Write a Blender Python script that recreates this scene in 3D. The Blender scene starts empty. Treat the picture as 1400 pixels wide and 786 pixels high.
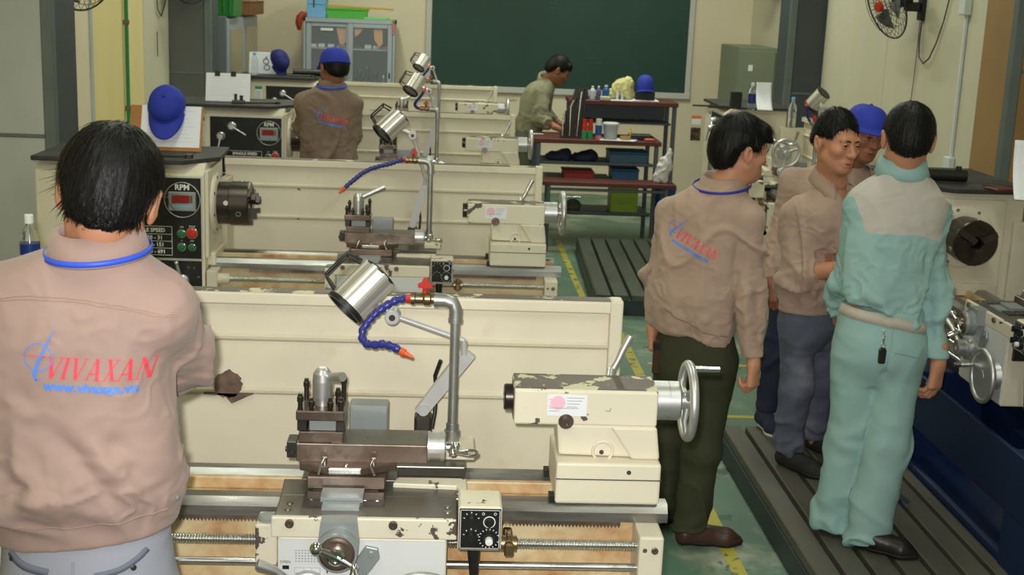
import bpy, bmesh, math, random
import numpy as np
from mathutils import Vector, Matrix, Euler
from mathutils.bvhtree import BVHTree
PI = math.pi
rad = math.radians
scene = bpy.context.scene

# ------------------------------------------------------------------ camera
cam_d = bpy.data.cameras.new('camera')
cam = bpy.data.objects.new('camera', cam_d)
scene.collection.objects.link(cam)
scene.camera = cam
cam_d.sensor_width = 36.0
cam_d.lens = 1780.0 * 36.0 / 1400.0
cam_d.clip_start = 0.05
cam_d.clip_end = 100
YAW, PITCH, ROLL, CAM_H = rad(3.2), rad(12.63), 0.040, 2.15
fw = Vector((math.sin(YAW)*math.cos(PITCH), math.cos(YAW)*math.cos(PITCH), -math.sin(PITCH)))
r0 = Vector((math.cos(YAW), -math.sin(YAW), 0)); u0 = r0.cross(fw)
cr = math.cos(ROLL)*r0 + math.sin(ROLL)*u0
cu = -math.sin(ROLL)*r0 + math.cos(ROLL)*u0
cam.matrix_world = Matrix(((cr.x, cu.x, -fw.x, 0), (cr.y, cu.y, -fw.y, 0), (cr.z, cu.z, -fw.z, CAM_H), (0, 0, 0, 1)))
cam_d.dof.use_dof = True
cam_d.dof.focus_distance = 3.5
cam_d.dof.aperture_fstop = 9.0

# ------------------------------------------------------------------ world, lights, exposure
w = bpy.data.worlds.new('world'); scene.world = w; w.use_nodes = True
w.node_tree.nodes['Background'].inputs[0].default_value = (0.94, 1.0, 0.88, 1)
w.node_tree.nodes['Background'].inputs[1].default_value = 0.20
scene.view_settings.view_transform = 'Standard'
scene.view_settings.look = 'None'
scene.view_settings.exposure = 0.0
scene.view_settings.gamma = 1.0
scene.view_settings.use_curve_mapping = False

def area_light(name, loc, sx, sy, power, color=(1, 1, 1), rot=(0, 0, 0)):
    d = bpy.data.lights.new(name, 'AREA'); d.shape = 'RECTANGLE'; d.size = sx; d.size_y = sy
    d.energy = power; d.color = color
    o = bpy.data.objects.new(name, d); scene.collection.objects.link(o)
    o.location = loc; o.rotation_euler = rot
    return o
# the hall's ceiling tubes (rows of long fluorescent fittings) and the camera's flash
TUBES = [(-1.0, 1.6), (1.6, 1.6), (-1.0, 5.0), (1.6, 5.0), (-1.0, 8.4), (1.6, 8.4), (-1.0, 11.8), (1.6, 11.8)]
TUBE_POWER = (24, 24, 24, 22, 24, 26, 46, 62)
for i, (x, y) in enumerate(TUBES):
    area_light('tube_light', (x, y, 3.90), 0.25, 1.5, TUBE_POWER[i], (0.95, 1.0, 0.84))
fl = bpy.data.lights.new('flash', 'SPOT')
fl.energy = 400; fl.spot_size = rad(66); fl.spot_blend = 1.0; fl.shadow_soft_size = 0.025; fl.color = (1.0, 0.98, 0.95)
flo = bpy.data.objects.new('flash', fl); scene.collection.objects.link(flo)
flo.location = (-0.04, -0.02, CAM_H + 0.075)
flo.rotation_euler = cam.matrix_world.to_euler()

# ------------------------------------------------------------------ object helpers
def link(o):
    scene.collection.objects.link(o); return o
def tag(o, label=None, cat=None, group=None, kind=None):
    if label: o['label'] = label
    if cat: o['category'] = cat
    if group: o['group'] = group
    if kind: o['kind'] = kind
    return o
def empty(name, loc=(0, 0, 0), rz=0.0, label=None, cat=None, group=None):
    o = bpy.data.objects.new(name, None); link(o)
    o.empty_display_size = 0.1
    o.location = loc; o.rotation_euler = (0, 0, rz)
    return tag(o, label, cat, group)

def frame_from(d, up=(0, 0, 1)):
    d = Vector(d).normalized(); up = Vector(up)
    if abs(d.dot(up)) > 0.97: up = Vector((0, 1, 0)) if abs(d.y) < 0.9 else Vector((1, 0, 0))
    x = up.cross(d).normalized(); y = d.cross(x)
    return x, y, d

class MB:
    """collects faces for one mesh"""
    def __init__(s):
        s.v = []; s.f = []; s.mi = []; s.sm = []; s.cur = 0
    def mat(s, i): s.cur = i; return s
    def add(s, vs, fs, smooth=False):
        n = len(s.v)
        s.v.extend([tuple(p) for p in vs])
        for f in fs:
            s.f.append([n+i for i in f]); s.mi.append(s.cur); s.sm.append(smooth)
        return s
    def box(s, x0, x1, y0, y1, z0, z1, b=0.0, R=None, o=None):
        if b <= 0:
            vs = [(x, y, z) for x in (x0, x1) for y in (y0, y1) for z in (z0, z1)]
            fs = [(0, 1, 3, 2), (4, 6, 7, 5), (0, 4, 5, 1), (2, 3, 7, 6), (0, 2, 6, 4), (1, 5, 7, 3)]
        else:
            b = min(b, (x1-x0)*.45, (y1-y0)*.45, (z1-z0)*.45)
            vs = []; idx = {}
            for i, x in enumerate((x0, x1)):
                for j, y in enumerate((y0, y1)):
                    for k, z in enumerate((z0, z1)):
                        sx, sy, sz = (b if i == 0 else -b), (b if j == 0 else -b), (b if k == 0 else -b)
                        idx[(i, j, k, 0)] = len(vs); vs.append((x, y+sy, z+sz))
                        idx[(i, j, k, 1)] = len(vs); vs.append((x+sx, y, z+sz))
                        idx[(i, j, k, 2)] = len(vs); vs.append((x+sx, y+sy, z))
            I = lambda i, j, k, a: idx[(i, j, k, a)]
            fs = []
            for i in (0, 1):
                q = [I(i, 0, 0, 0), I(i, 1, 0, 0), I(i, 1, 1, 0), I(i, 0, 1, 0)]; fs.append(q if i else q[::-1])
                q = [I(0, i, 0, 1), I(0, i, 1, 1), I(1, i, 1, 1), I(1, i, 0, 1)]; fs.append(q if i else q[::-1])
                q = [I(0, 0, i, 2), I(1, 0, i, 2), I(1, 1, i, 2), I(0, 1, i, 2)]; fs.append(q if i else q[::-1])
            for i in (0, 1):
                for j in (0, 1):
                    q = [I(i, j, 0, 0), I(i, j, 1, 0), I(i, j, 1, 1), I(i, j, 0, 1)]; fs.append(q if i != j else q[::-1])
                    q = [I(i, 0, j, 0), I(i, 1, j, 0), I(i, 1, j, 2), I(i, 0, j, 2)]; fs.append(q[::-1] if i != j else q)
                    q = [I(0, i, j, 1), I(1, i, j, 1), I(1, i, j, 2), I(0, i, j, 2)]; fs.append(q if i != j else q[::-1])
            for i in (0, 1):
                for j in (0, 1):
                    for k in (0, 1):
                        q = [I(i, j, k, 0), I(i, j, k, 1), I(i, j, k, 2)]; fs.append(q if (i+j+k) % 2 else q[::-1])
        if R is not None:
            o = Vector(o); vs = [o + R @ (Vector(p)-o) for p in vs]
        return s.add(vs, fs)
    def rev(s, p0, d, prof, n=20, smooth=True, cap0=True, cap1=True):
        """revolve profile [(t, r)] about the axis p0 + t d; corners stay crisp (verts are split per band)"""
        x, y, d = frame_from(d); p0 = Vector(p0)
        cs = [(math.cos(2*PI*i/n), math.sin(2*PI*i/n)) for i in range(n)]
        ring = lambda t, r: [p0 + d*t + (x*c + y*q)*r for c, q in cs]
        for (t0, ra), (t1, rb) in zip(prof[:-1], prof[1:]):
            vs = ring(t0, ra) + ring(t1, rb)
            s.add(vs, [(i, (i+1) % n, n+(i+1) % n, n+i) for i in range(n)], smooth)
        if cap0 and prof[0][1] > 1e-6: s.add(ring(*prof[0]), [tuple(range(n))[::-1]])
        if cap1 and prof[-1][1] > 1e-6: s.add(ring(*prof[-1]), [tuple(range(n))])
        return s
    def cyl(s, p0, p1, r, r1=None, n=16, cap=True):
        p0 = Vector(p0); p1 = Vector(p1); L = (p1-p0).length
        if L < 1e-9: return s
        return s.rev(p0, p1-p0, [(0, r), (L, r if r1 is None else r1)], n, True, cap, cap)
    def tube(s, pts, r, n=8, closed=False, cap=True):
        pts = [Vector(p) for p in pts]; m = len(pts)
        rs = r if isinstance(r, (list, tuple)) else [r]*m
        X = None; vs = []
        for i, p in enumerate(pts):
            a = pts[(i-1) % m] if (closed or i > 0) else p
            b = pts[(i+1) % m] if (closed or i < m-1) else p
            d = (b-a)
            if d.length < 1e-9: d = Vector((0, 0, 1))
            d.normalize()
            if X is None: X = frame_from(d)[0]
            X = (X - d*X.dot(d))
            if X.length < 1e-6: X = frame_from(d)[0]
            X.normalize(); Y = d.cross(X)
            vs += [p + (X*math.cos(2*PI*j/n) + Y*math.sin(2*PI*j/n))*rs[i] for j in range(n)]
        fs = []
        for i in range(m if closed else m-1):
            k = (i+1) % m
            fs += [(i*n+j, i*n+(j+1) % n, k*n+(j+1) % n, k*n+j) for j in range(n)]
        s.add(vs, fs, True)
        if cap and not closed:
            s.add(vs[:n], [tuple(range(n))[::-1]]); s.add(vs[-n:], [tuple(range(n))])
        return s
    def prism(s, poly, axis, a0, a1):
        """poly: 2d points; axis 'x': (y,z), 'y': (x,z), 'z': (x,y)"""
        f = {'x': lambda p, a: (a, p[0], p[1]), 'y': lambda p, a: (p[0], a, p[1]), 'z': lambda p, a: (p[0], p[1], a)}[axis]
        n = len(poly)
        area = sum(poly[i][0]*poly[(i+1) % n][1]-poly[(i+1) % n][0]*poly[i][1] for i in range(n))
        if (area < 0) != (axis == 'y'): poly = poly[::-1]
        vs = [f(p, a0) for p in poly] + [f(p, a1) for p in poly]
        fs = [tuple(range(n))[::-1], tuple(range(n, 2*n))] + [(i, (i+1) % n, n+(i+1) % n, n+i) for i in range(n)]
        return s.add(vs, fs)
    def sphere(s, c, r, n=16, m=10, R=None, z0=-1.0, z1=1.0):
        r = r if isinstance(r, (tuple, list)) else (r, r, r)
        vs = []; c = Vector(c)
        a0, a1 = math.asin(z0), math.asin(z1)
        for i in range(m+1):
            t = a0+(a1-a0)*i/m
            for j in range(n):
                p = Vector((r[0]*math.cos(t)*math.cos(2*PI*j/n), r[1]*math.cos(t)*math.sin(2*PI*j/n), r[2]*math.sin(t)))
                vs.append(c + (R @ p if R else p))
        fs = [(i*n+j, i*n+(j+1) % n, (i+1)*n+(j+1) % n, (i+1)*n+j) for i in range(m) for j in range(n)]
        return s.add(vs, fs, True)
    def torus(s, c, d, R, r, n=28, m=8):
        x, y, d = frame_from(d); c = Vector(c)
        return s.tube([c+(x*math.cos(2*PI*i/n)+y*math.sin(2*PI*i/n))*R for i in range(n)], r, m, True)
    def grid(s, fn, nu, nv, smooth=True, flip=False):
        vs = [fn(i/nu, j/nv) for i in range(nu+1) for j in range(nv+1)]
        fs = [(i*(nv+1)+j, (i+1)*(nv+1)+j, (i+1)*(nv+1)+j+1, i*(nv+1)+j+1) for i in range(nu) for j in range(nv)]
        if flip: fs = [f[::-1] for f in fs]
        return s.add(vs, fs, smooth)
    def mesh(s, name, mats):
        me = bpy.data.meshes.new(name)
        me.from_pydata([tuple(p) for p in s.v], [], s.f)
        for m in (mats if isinstance(mats, (list, tuple)) else [mats]): me.materials.append(m)
        me.polygons.foreach_set('material_index', s.mi); me.polygons.foreach_set('use_smooth', s.sm)
        me.update(); return me
    def build(s, name, mats, parent=None, loc=None, bevel=0.0, solid=0.0):
        o = bpy.data.objects.new(name, s.mesh(name, mats)); link(o)
        if parent: o.parent = parent
        if loc is not None: o.location = loc
        if solid:
            m = o.modifiers.new('solid', 'SOLIDIFY'); m.thickness = solid; m.offset = 0
        if bevel:
            m = o.modifiers.new('bevel', 'BEVEL'); m.width = bevel; m.segments = 2; m.limit_method = 'ANGLE'; m.angle_limit = rad(40)
        return o

def struct(o):
    o['kind'] = 'structure'; return o
_font_cache = {}
def text_mesh(txt, size, align='CENTER', bold=0.0, shear=0.0, spacing=1.0):
    """verts (x,y) and faces of flat text"""
    k = (txt, size, align, bold, shear, spacing)
    if k in _font_cache: return _font_cache[k]
    c = bpy.data.curves.new('t', 'FONT'); c.body = txt; c.size = size; c.align_x = align; c.align_y = 'CENTER'
    c.offset = bold; c.shear = shear; c.resolution_u = 2; c.space_character = spacing
    o = bpy.data.objects.new('t', c); link(o)
    dg = bpy.context.evaluated_depsgraph_get(); me = bpy.data.meshes.new_from_object(o.evaluated_get(dg))
    r = ([(v.co.x, v.co.y) for v in me.vertices], [tuple(p.vertices) for p in me.polygons])
    bpy.data.objects.remove(o); bpy.data.curves.remove(c); bpy.data.meshes.remove(me)
    _font_cache[k] = r
    return r
def add_text(mb, txt, size, o, ex=(1, 0, 0), ey=(0, 0, 1), **kw):
    vs, fs = text_mesh(txt, size, **kw); o = Vector(o); ex = Vector(ex); ey = Vector(ey)
    mb.add([o+ex*a+ey*b for a, b in vs], fs)
def quad(mb, o, ex, ey, x0, x1, y0, y1):
    o = Vector(o); ex = Vector(ex); ey = Vector(ey)
    mb.add([o+ex*x0+ey*y0, o+ex*x1+ey*y0, o+ex*x1+ey*y1, o+ex*x0+ey*y1], [(0, 1, 2, 3)])

# ------------------------------------------------------------------ materials
def srgb(r, g, b):
    f = lambda c: (c/255.0/12.92 if c/255.0 <= 0.04045 else ((c/255.0+0.055)/1.055)**2.4)
    return (f(r), f(g), f(b), 1.0)
MATS = {}
def mk(name, col, rough=0.5, metal=0.0, var=None, chips=None, stain=None, bump=None, stretch=(1, 1, 1), attr=None, spec=0.5, trans=0.0, emit=None, coat=0.0, sheen=0.0, ior=1.45, rvar=0.0, alpha=1.0):
    """procedural principled material.  var=(scale,amount)  chips=(col,scale,threshold[,rough])  stain=(col,scale,lo,hi)
    bump=(scale,strength)  attr=(attribute,col): col where the float attribute is positive"""
    m = bpy.data.materials.new(name); m.use_nodes = True
    nt = m.node_tree; N = nt.nodes; L = nt.links
    b = N['Principled BSDF']
    c = col if len(col) == 4 else tuple(col)+(1,)
    b.inputs['Roughness'].default_value = rough; b.inputs['Metallic'].default_value = metal
    b.inputs['Specular IOR Level'].default_value = spec; b.inputs['IOR'].default_value = ior
    b.inputs['Transmission Weight'].default_value = trans
    b.inputs['Coat Weight'].default_value = coat; b.inputs['Sheen Weight'].default_value = sheen
    b.inputs['Base Color'].default_value = c; b.inputs['Alpha'].default_value = alpha
    m.diffuse_color = c
    if emit:
        b.inputs['Emission Color'].default_value = emit[0]; b.inputs['Emission Strength'].default_value = emit[1]
    tc = N.new('ShaderNodeTexCoord'); mp = N.new('ShaderNodeMapping'); mp.inputs['Scale'].default_value = stretch
    oi = N.new('ShaderNodeObjectInfo'); ml = N.new('ShaderNodeMath'); ml.operation = 'MULTIPLY'; ml.inputs[1].default_value = 7.0
    L.new(oi.outputs['Random'], ml.inputs[0])
    L.new(tc.outputs['Object'], mp.inputs['Vector']); L.new(ml.outputs[0], mp.inputs['Location'])
    def noise(scale, detail=4, rough_=0.55):
        n = N.new('ShaderNodeTexNoise'); n.inputs['Scale'].default_value = scale; n.inputs['Detail'].default_value = detail; n.inputs['Roughness'].default_value = rough_
        L.new(mp.outputs[0], n.inputs['Vector']); return n.outputs['Fac']
    def ramp(fac, lo, hi, a=0.0, bb=1.0):
        r = N.new('ShaderNodeMapRange'); r.inputs['From Min'].default_value = lo; r.inputs['From Max'].default_value = hi
        r.inputs['To Min'].default_value = a; r.inputs['To Max'].default_value = bb
        L.new(fac, r.inputs['Value']); return r.outputs[0]
    def mix(fac, A, B, blend='MIX'):
        x = N.new('ShaderNodeMix'); x.data_type = 'RGBA'; x.blend_type = blend
        for sock, val in ((x.inputs[0], fac), (x.inputs[6], A), (x.inputs[7], B)):
            if isinstance(val, (tuple, list, float, int)): sock.default_value = val
            else: L.new(val, sock)
        return x.outputs[2]
    cur = c; height = None; rsock = None
    if var:
        n = noise(var[0], 5)
        g = ramp(n, 0.3, 0.7, 1.0-var[1], 1.0+var[1]*0.6)
        cb = N.new('ShaderNodeCombineColor')
        for i in range(3): L.new(g, cb.inputs[i])
        cur = mix(1.0, cur, cb.outputs[0], 'MULTIPLY')
    if attr:
        at = N.new('ShaderNodeAttribute'); at.attribute_name = attr[0]
        soft = attr[2] if len(attr) > 2 else 0.0008
        cur = mix(ramp(at.outputs['Fac'], -soft, soft), cur, attr[1])
    if stain:
        cur = mix(ramp(noise(stain[1], 5, 0.65), stain[2], stain[3]), cur, stain[0])
    if chips:
        cf = ramp(noise(chips[1], 6, 0.6), chips[2], chips[2]+0.012)
        cur = mix(cf, cur, chips[0]); height = ramp(cf, 0, 1, 1, 0)
    if rvar:
        L.new(ramp(noise(6.0, 4), 0.3, 0.7, max(0.02, rough-rvar), min(1, rough+rvar)), b.inputs['Roughness'])
    if not isinstance(cur, (tuple, list)): L.new(cur, b.inputs['Base Color'])
    if bump or height is not None:
        bn = N.new('ShaderNodeBump'); bn.inputs['Distance'].default_value = 0.002
        bn.inputs['Strength'].default_value = bump[1] if bump else 0.4
        if bump: L.new(noise(bump[0], 3), bn.inputs['Height'])
        else: L.new(height, bn.inputs['Height'])
        L.new(bn.outputs[0], b.inputs['Normal'])
    MATS[name] = m
    return m

BROWNCHIP = srgb(92, 78, 72)
cream = mk('cream_paint', srgb(222, 214, 192), 0.42, var=(1.7, .10), chips=(BROWNCHIP, 9, .735), stain=(srgb(190, 168, 120), 3.2, .60, .85))
cream_worn = mk('cream_paint_worn', srgb(224, 216, 194), 0.42, var=(2.5, .08), chips=(BROWNCHIP, 14, .60))
cream_top = mk('worn_through_paint', srgb(96, 86, 78), 0.5, var=(4, .15), chips=(srgb(205, 198, 165), 11, .56))
cream_rust = mk('oil_stained_cast_iron', srgb(222, 203, 160), 0.4, var=(3, .1), stain=(srgb(168, 100, 34), 6, .40, .72), chips=(srgb(110, 80, 50), 20, .74))
steel = mk('bright_steel', (.62, .62, .60, 1), .28, 1.0, var=(4, .12), rvar=.10)
steel_way = mk('ground_steel_way', (.36, .36, .345, 1), .36, .9, var=(3, .3), stain=((.17, .12, .09, 1), 2.2, .50, .75), stretch=(.5, 4, 4), rvar=.12)
steel_brown = mk('oily_brown_steel', (.20, .145, .115, 1), .38, .75, var=(9, .35), stain=((.42, .36, .32, 1), 5, .5, .75), rvar=.1)
steel_dark = mk('oiled_dark_steel', (.075, .068, .060, 1), .38, .7, var=(9, .3), rvar=.1)
steel_green = mk('oily_scraped_saddle', (.155, .150, .125, 1), .34, .6, var=(6, .25), chips=((.33, .29, .22, 1), 16, .72))
alu = mk('satin_aluminium', (.62, .62, .62, 1), .40, .85, var=(3, .08))
chrome = mk('chrome', (.75, .75, .76, 1), .12, 1.0)
galv = mk('galvanised_pipe', (.44, .45, .43, 1), .42, .85, var=(14, .2))
lampsteel = mk('ribbed_lamp_aluminium', (.70, .68, .62, 1), .38, .75)
lamparm = mk('light_grey_lamp_arm', (.52, .52, .51, 1), .4, .2)
black = mk('black_plastic', (.014, .014, .014, 1), .4)
blackpanel = mk('black_panel', (.011, .011, .011, 1), .33, stain=((.03, .03, .03, 1), 8, .5, .8))
rubber = mk('dark_rubber_mat', (.035, .035, .034, 1), .6, var=(5, .3), stain=((.09, .09, .085, 1), 6, .55, .8))
chuckm = mk('blackened_chuck_steel', (.085, .072, .062, 1), .30, .85, var=(6, .35))
white = mk('white_print', (.78, .78, .76, 1), .5)
paper = mk('paper', srgb(232, 234, 240), .7, var=(3, .03))
redprint = mk('red_print', srgb(215, 110, 120), .6)
greyprint = mk('grey_print', srgb(150, 155, 165), .6)
greenprint = mk('green_print', srgb(50, 150, 90), .6)
redp = mk('red_plastic', (.55, .03, .02, 1), .3)
greenbtn = mk('green_button', (.02, .16, .07, 1), .25)
redlcd = mk('red_display', (.13, .012, .015, 1), .2, emit=((.25, .01, .01, 1), .25))
lcdblue = mk('pale_blue_print', srgb(130, 165, 185), .5)
bluehose = mk('blue_hose_plastic', (.030, .035, .24, 1), .3)
orange = mk('orange_nozzle', (.80, .11, .03, 1), .35)
brass = mk('brass', (.32, .23, .13, 1), .35, .9, var=(9, .2))
apronm = mk('apron_pale_panel', srgb(214, 216, 214), .35, var=(2, .05))
greymetal = mk('grey_metal', srgb(150, 156, 156), .4, .3, var=(3, .08))
bluebase = mk('blue_machine_paint', (.003, .018, .072, 1), .45, var=(3, .15), chips=((.02, .02, .03, 1), 9, .74))
# ------------------------------------------------------------------ the hall
XL, XR, YB, YN, ZC = -2.4, 3.34, 14.5, -0.8, 4.0
wallcream = mk('cream_wall_paint', srgb(226, 213, 186), .6, var=(.7, .05), stain=(srgb(205, 184, 132), 1.3, .62, .9), bump=(60, .04))
wallcream_r = mk('pale_cream_wall_paint', srgb(198, 194, 172), .6, var=(.7, .05), stain=(srgb(196, 188, 140), 1.1, .55, .9), bump=(60, .04), stretch=(1, 3, .5))
wallyellow = mk('yellow_cream_wall_paint', srgb(230, 214, 152), .55, var=(.8, .06), stain=(srgb(200, 178, 110), 1.3, .6, .9), stretch=(1, 3, .5))
greypanel = mk('grey_galvanised_panel', srgb(186, 190, 188), .5, .08, var=(2.5, .12), chips=(srgb(95, 98, 98), 26, .72), stretch=(1, 1, .6))
darkpanel = mk('dark_grey_panel', srgb(104, 106, 102), .55, .2, var=(2.5, .14), stretch=(1, 1, .5))
slate = mk('slate_grey_panel', srgb(72, 78, 82), .55, .2, var=(2.5, .14))
steeledge = mk('steel_angle_edge', srgb(112, 122, 122), .45, .5, var=(4, .12))
brownpanel = mk('brown_board', srgb(150, 118, 76), .55, var=(2, .15))
floorm = mk('worn_green_floor_paint', srgb(92, 122, 104), .45, var=(1.6, .22), stain=(srgb(160, 162, 146), 1.7, .52, .66), chips=(srgb(60, 92, 76), 3.1, .63))
yellowline = mk('yellow_floor_paint', srgb(176, 166, 62), .5, chips=(srgb(90, 105, 80), 14, .56))
white_wall = mk('white_ceiling', srgb(225, 222, 212), .7)
joint = mk('dark_joint', srgb(60, 60, 58), .7)

m = MB(); m.box(XL-.1, XR+.1, YN, YB+.1, -.12, 0); floor = struct(m.build('floor', floorm))
m = MB(); m.box(XL-.1, XR+.1, YN, YB+.1, ZC, ZC+.1); ceil = struct(m.build('ceiling', white_wall))
m = MB(); m.box(XL-.1, XR+.1, YB, YB+.1, 0, ZC); wall_back = struct(m.build('wall_back', wallcream))
m = MB(); m.box(XL-.1, XL, YN, YB, 0, ZC); wall_left = struct(m.build('wall_left', wallyellow))
m = MB(); m.box(XR, XR+.1, YN, YB, 0, ZC); wall_right = struct(m.build('wall_right', wallcream_r))
# painted guide lines on the floor, two lengthways and short ones across the gangway
def line(x0, x1, y0, y1):
    m = MB(); m.box(x0, x1, y0, y1, 0.0002, 0.0022); return m.build('painted_line', yellowline, floor)
line(1.155, 1.215, 3.2, 8.3); line(1.02, 1.07, 8.3, 11.6)
for y in (6.55, 7.55): line(1.27, 2.1, y, y+.045)
# wall cladding: the left wall shows sheet seams
panelm = [wallyellow, wallcream_r]
for i, (y0, y1, mi) in enumerate([(7.4, 8.96, wallcream), (9.0, 10.53, wallyellow), (10.55, 11.48, wallcream_r), (11.98, 14.5, wallcream)]):
    m = MB(); m.box(XL, XL+.012, y0, y1, 0, ZC, .004); m.build('wall_panel', mi, wall_left)
m = MB(); m.box(XL+.012, XL+.024, 8.95, 9.01, 0, ZC); m.build('seam_strip', greypanel, wall_left)
for i, (y0, y1) in enumerate([(7.42, 9.9), (9.91, 11.58)]):
    m = MB(); m.box(XR-.010, XR, y0, y1, 0, ZC, .004); m.build('wall_panel', wallcream_r, wall_right)
# steel pillars clad in sheet, between the bays
def pillar(name, x0, x1, y0, y1, seam, face, edge_side, sidem):
    root = struct(empty(name, ((x0+x1)/2, y0, 0)))
    ox, oy = (x0+x1)/2, y0
    def P(nm, bx, mt):
        m = MB(); m.box(bx[0]-ox, bx[1]-ox, bx[2]-oy, bx[3]-oy, bx[4], bx[5], .004); return m.build(nm, mt, root)
    P('core', (x0+.01, x1-.01, y0+.01, y1, 0, ZC), sidem)
    ew = .05
    fx0, fx1 = (x0, x1-ew) if edge_side > 0 else (x0+ew, x1)
    P('cover_sheet', (fx0, fx1, y0-.004, y0+.012, .02, seam-.006), face)
    P('cover_sheet', (fx0, fx1, y0-.004, y0+.012, seam+.006, ZC-.01), face)
    P('seam_rail', (fx0, fx1, y0-.010, y0+.012, seam-.010, seam+.010), steeledge)
    if edge_side > 0: P('corner_angle', (x1-ew, x1+.008, y0-.012, y0+.05, 0, ZC), steeledge)
    else: P('corner_angle', (x0-.008, x0+ew, y0-.012, y0+.05, 0, ZC), steeledge)
    return root
pillar('trim_1', XL, -2.03, 6.9, 7.38, 1.34, greypanel, 1, slate)
pillar('trim_2', XL, -2.04, 11.5, 11.95, 1.39, darkpanel, 1, slate)
pillar('trim_3', 3.02, XR, 11.6, 12.05, 1.395, slate, -1, slate)
pr4 = pillar('trim_4', 3.03, XR, 6.95, 7.40, 1.86, brownpanel, -1, brownpanel)
# chalkboard on the back wall
bd = empty('chalkboard', (1.2, YB, 1.13), 0, 'large dark green chalkboard with pale frame fixed to the back wall', 'chalkboard')
boardm = mk('green_chalkboard', (.018, .058, .040, 1), .55, var=(1.1, .15), stain=((.035, .075, .06, 1), 2.2, .6, .95))
framem = mk('pale_board_frame', srgb(196, 196, 190), .5)
m = MB(); m.box(-1.40, 1.46, -.022, -.004, .02, 1.55); m.build('board_surface', boardm, bd)
for nm, q in (('frame_side', (-1.44, -1.38, 0.0, 1.6)), ('frame_side', (1.44, 1.50, 0.0, 1.6)), ('chalk_ledge', (-1.44, 1.50, -.03, .035)), ('frame_top', (-1.44, 1.50, 1.55, 1.61))):
    m = MB(); m.box(q[0], q[1], -.045 if nm == 'chalk_ledge' else -.03, -.002, q[2], q[3], .005); m.build(nm, framem, bd)
m = MB()   # faint chalk writing
rng = random.Random(4)
for (cx, cz, n) in ((.1, 1.32, 3), (-.1, .95, 2), (.75, .72, 3), (.35, .38, 2)):
    for k in range(n):
        x = cx+rng.uniform(-.02, .02)
        for q in range(rng.randint(4, 9)):
            quad(m, (x, -.0228, cz-k*.05), (1, 0, 0), (0, 0, 1), 0, .012, 0, rng.uniform(.004, .018)); x += rng.uniform(.018, .03)
add_text(m, 'Cong', .05, (1.30, -.0228, .075))
m.build('chalk_marks', mk('faint_chalk', (.06, .10, .082, 1), .8), bd)
# pipes and conduits on the walls
def wire(name, pts, r, mt, label, cat, n=8, group=None):
    o0 = Vector(pts[-1]); m = MB(); m.tube([Vector(p)-o0 for p in pts], r, n)
    o = m.build(name, mt); o.location = o0
    return tag(o, label, cat, group)
greenpipe = mk('green_pipe', srgb(28, 128, 70), .4, chips=(srgb(130, 100, 70), 12, .66))
gp = empty('green_wall_pipe', (XL+.035, 9.9, 0), 0, 'green water pipe running up the yellow left wall', 'pipe')
m = MB(); m.cyl((0, 0, 0), (0, 0, ZC), .014); m.build('pipe', greenpipe, gp)
for z in (1.2, 1.83): m = MB(); m.box(-.03, .018, -.018, .018, z, z+.035, .003); m.build('pipe_clip', steel_brown, gp)
cp = empty('wall_conduit', (XR-.025, 8.38, 1.16), 0, 'white plastic conduit running down the right wall to a socket', 'conduit')
whiteplastic = mk('white_plastic', srgb(206, 214, 214), .4)
m = MB(); m.box(-.008, .012, -.012, .012, .06, ZC-1.16, .003); m.build('trunking', whiteplastic, cp)
m = MB(); m.box(-.03, .014, -.05, .05, -.06, .07, .006); sk = m.build('socket_box', whiteplastic, cp)
m = MB(); m.box(-.045, .014, -.035, .035, -.14, -.07, .006); m.build('plug', greymetal, cp)
m = MB(); m.box(-.04, .014, -.045, .045, .98, 1.09, .006); m.build('junction_box', whiteplastic, cp)
# ceiling light fittings
for i, (x, y) in enumerate(TUBES):
    t = empty('ceiling_light', (x, y, ZC), 0, 'long white fluorescent fitting, %s from the front in the %s ceiling row' % (('first', 'second', 'third', 'last')[i//2], 'left' if x < 0 else 'right'), 'light', 'ceiling light fittings')
    m = MB(); m.box(-.14, .14, -.8, .8, -.05, 0, .01); m.build('housing', whiteplastic, t)
    mt = mk('lit_tube_%d' % i, (1, 1, 1, 1), .4, emit=((.96, 1, .9, 1), 3.0))
    for k in (-.06, .06): m = MB(); m.cyl((k, -.75, -.065), (k, .75, -.065), .013); m.build('tube', mt, t)

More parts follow.
